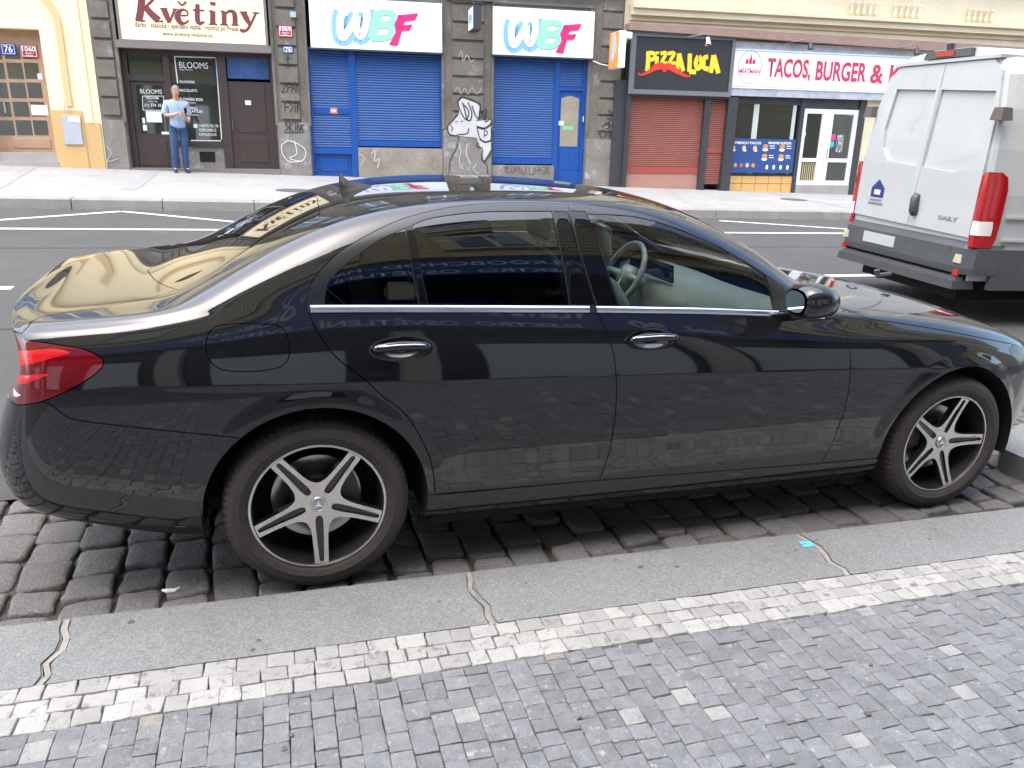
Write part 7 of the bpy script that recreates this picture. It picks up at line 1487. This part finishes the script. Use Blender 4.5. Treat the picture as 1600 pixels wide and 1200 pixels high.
# hands: five fingers closed around the phone
for hx, hy, hz, s_ in ((.115, -.245, 1.238, 1), (.075, -.248, 1.205, -1)):
    vs_ = [(hx - .03 * s_, hy, hz - .01)]; es_ = []; rr2 = [.02]
    for i in range(4):
        b = len(vs_); o_ = (i - 1.5) * .017; vs_ += [(hx + .01 * s_, hy - .01, hz + o_), (hx + .04 * s_, hy - .018, hz + o_), (hx + (.062 - .004 * abs(i - 1.2)) * s_, hy - .002, hz + o_ * .9), (hx + .055 * s_, hy + .012, hz + o_ * .85)]; es_ += [(0, b), (b, b + 1), (b + 1, b + 2), (b + 2, b + 3)]; rr2 += [.0095, .009, .0085, .0075]
    b = len(vs_); vs_ += [(hx, hy + .005, hz + .035), (hx + .03 * s_, hy - .01, hz + .05), (hx + .045 * s_, hy - .012, hz + .052)]; es_ += [(0, b), (b, b + 1), (b + 1, b + 2)]; rr2 += [.011, .0095, .008]
    skin('hand', vs_, es_, rr2, M_skin, man, 1)
tag(skin('phone', [(0, 0, 0), (0, 0, .12)], [(0, 1)], [(.03, .006), (.03, .006)], M_gloss, None, 1), 'dark phone held in front of the standing man', 'phone').location = (0, 0, 0)
ph = bpy.data.objects[[o.name for o in bpy.data.objects if o.name.startswith('phone')][-1]]; ph.location = Vector((mp.x, mp.y, .428)) + Matrix.Rotation(rad(10), 3, 'Z') @ Vector((.135, -.262, 1.20))
# face: head looks down and to the right
hd = bpy.data.meshes.new('h'); bm = bmesh.new(); bmesh.ops.create_uvsphere(bm, u_segments=28, v_segments=20, radius=1)
for v in bm.verts:
    x, y, z = v.co; w_ = .076 * (1 - .20 * max(0, -z)); v.co = (x * w_, y * .094 * (1 - .12 * max(0, -z)), z * .118)
    if y < 0:
        v.co.y -= .020 * math.exp(-((x * 1.0) / .16) ** 2 - ((z + .10) / .18) ** 2); v.co.y += .010 * (math.exp(-((abs(x) - .42) / .18) ** 2 - ((z - .12) / .12) ** 2)); v.co.y -= .006 * math.exp(-(x / .35) ** 2 - ((z + .52) / .08) ** 2) - .004 * math.exp(-(x / .3) ** 2 - ((z + .42) / .05) ** 2); v.co.y -= .008 * math.exp(-(x / .3) ** 2 - ((z + .85) / .12) ** 2)
bm.to_mesh(hd); bm.free(); ho = link('head', hd, man, M_skin, True); ho.location = (.0, -.045, 1.625); ho.rotation_euler = (rad(14), 0, rad(18))
g = G()
for s_ in (-1, 1):
    for k in range(10): g.v.append((s_ * (.074 + .010 * math.cos(k * .628)) , .012 + .016 * math.sin(k * .628) * .8, .0 + .028 * math.cos(k * .628)))
    b = len(g.v) - 10; g.f.append(list(range(b, b + 10))); g.mi.append(0)
g.build('ears', M_skin, ho)
g = G(); 
for s_ in (-1, 1): g.box(s_ * .032 - .013, s_ * .032 + .013, -.086, -.082, .008, .017)
g.build('eyes', M_void, ho); g = G(); g.box(-.022, .022, -.094, -.088, -.058, -.053); g.build('mouth', mat('lip', (.30, .10, .08), .6), ho)
hm = bpy.data.meshes.new('hair'); bm = bmesh.new(); bmesh.ops.create_uvsphere(bm, u_segments=28, v_segments=18, radius=1)
bmesh.ops.delete(bm, geom=[v for v in bm.verts if v.co.z < -.25 + (-v.co.y) * .75], context='VERTS')
for v in bm.verts: v.co = (v.co.x * .082, v.co.y * .100 + .003, v.co.z * .122 + .006)
bm.to_mesh(hm); bm.free(); link('hair', hm, ho, M_hair, True)
g = G(); 
for s_ in (-1, 1): g.box(.03 * s_ - .03, .03 * s_ + .03, -.125, -.112, 1.30, 1.36) if 0 else None
g.tube([(0.01, -.105, .97), (.012, -.118, 1.15), (.01, -.112, 1.38)], .006, 6); g.build('shirt_placket', mat('placket_blue', (.20, .28, .40), .8), man)
# ================================================================ litter
p = Vector(NP(2.0, -.10, KZ)); g = G(lambda a, b, c: tuple(p + Vector((a, b, c)))); g.prism([(-.03, -.02), (.028, -.024), (.034, .018), (-.024, .022)], .003, .0045); g.prism([(-.03, .0), (.0, .0), (.002, .02), (-.024, .022)], .0045, .008); tag(g.build('paper_scrap', mat('blue_paper', (.12, .45, .60), .6)), 'scrap of light blue paper on the kerb joint beside the saloon', 'litter')
p = onpave(267, 925, .004); g = G(lambda a, b, c: tuple(p + Vector((a, b, c)))); g.tube([(-.03, .01, .006), (-.01, -.004, .008), (.014, -.006, .007), (.03, .006, .01)], [.004, .009, .008, .004], 6); tag(g.build('crumpled_tissue', mat('tissue', (.75, .75, .74), .8)), 'small crumpled white tissue on the cobbles behind the rear wheel', 'litter')
rr3 = random.Random(11); 
p = onpave(405, 1015, KZ)
# ---------------------------------------------------------------- keep world positions under the roots of fixed things
for r_ in WROOTS:
    m = Matrix.Translation(r_.location) @ r_.rotation_euler.to_matrix().to_4x4()
    for c in r_.children: c.matrix_parent_inverse = m.inverted()
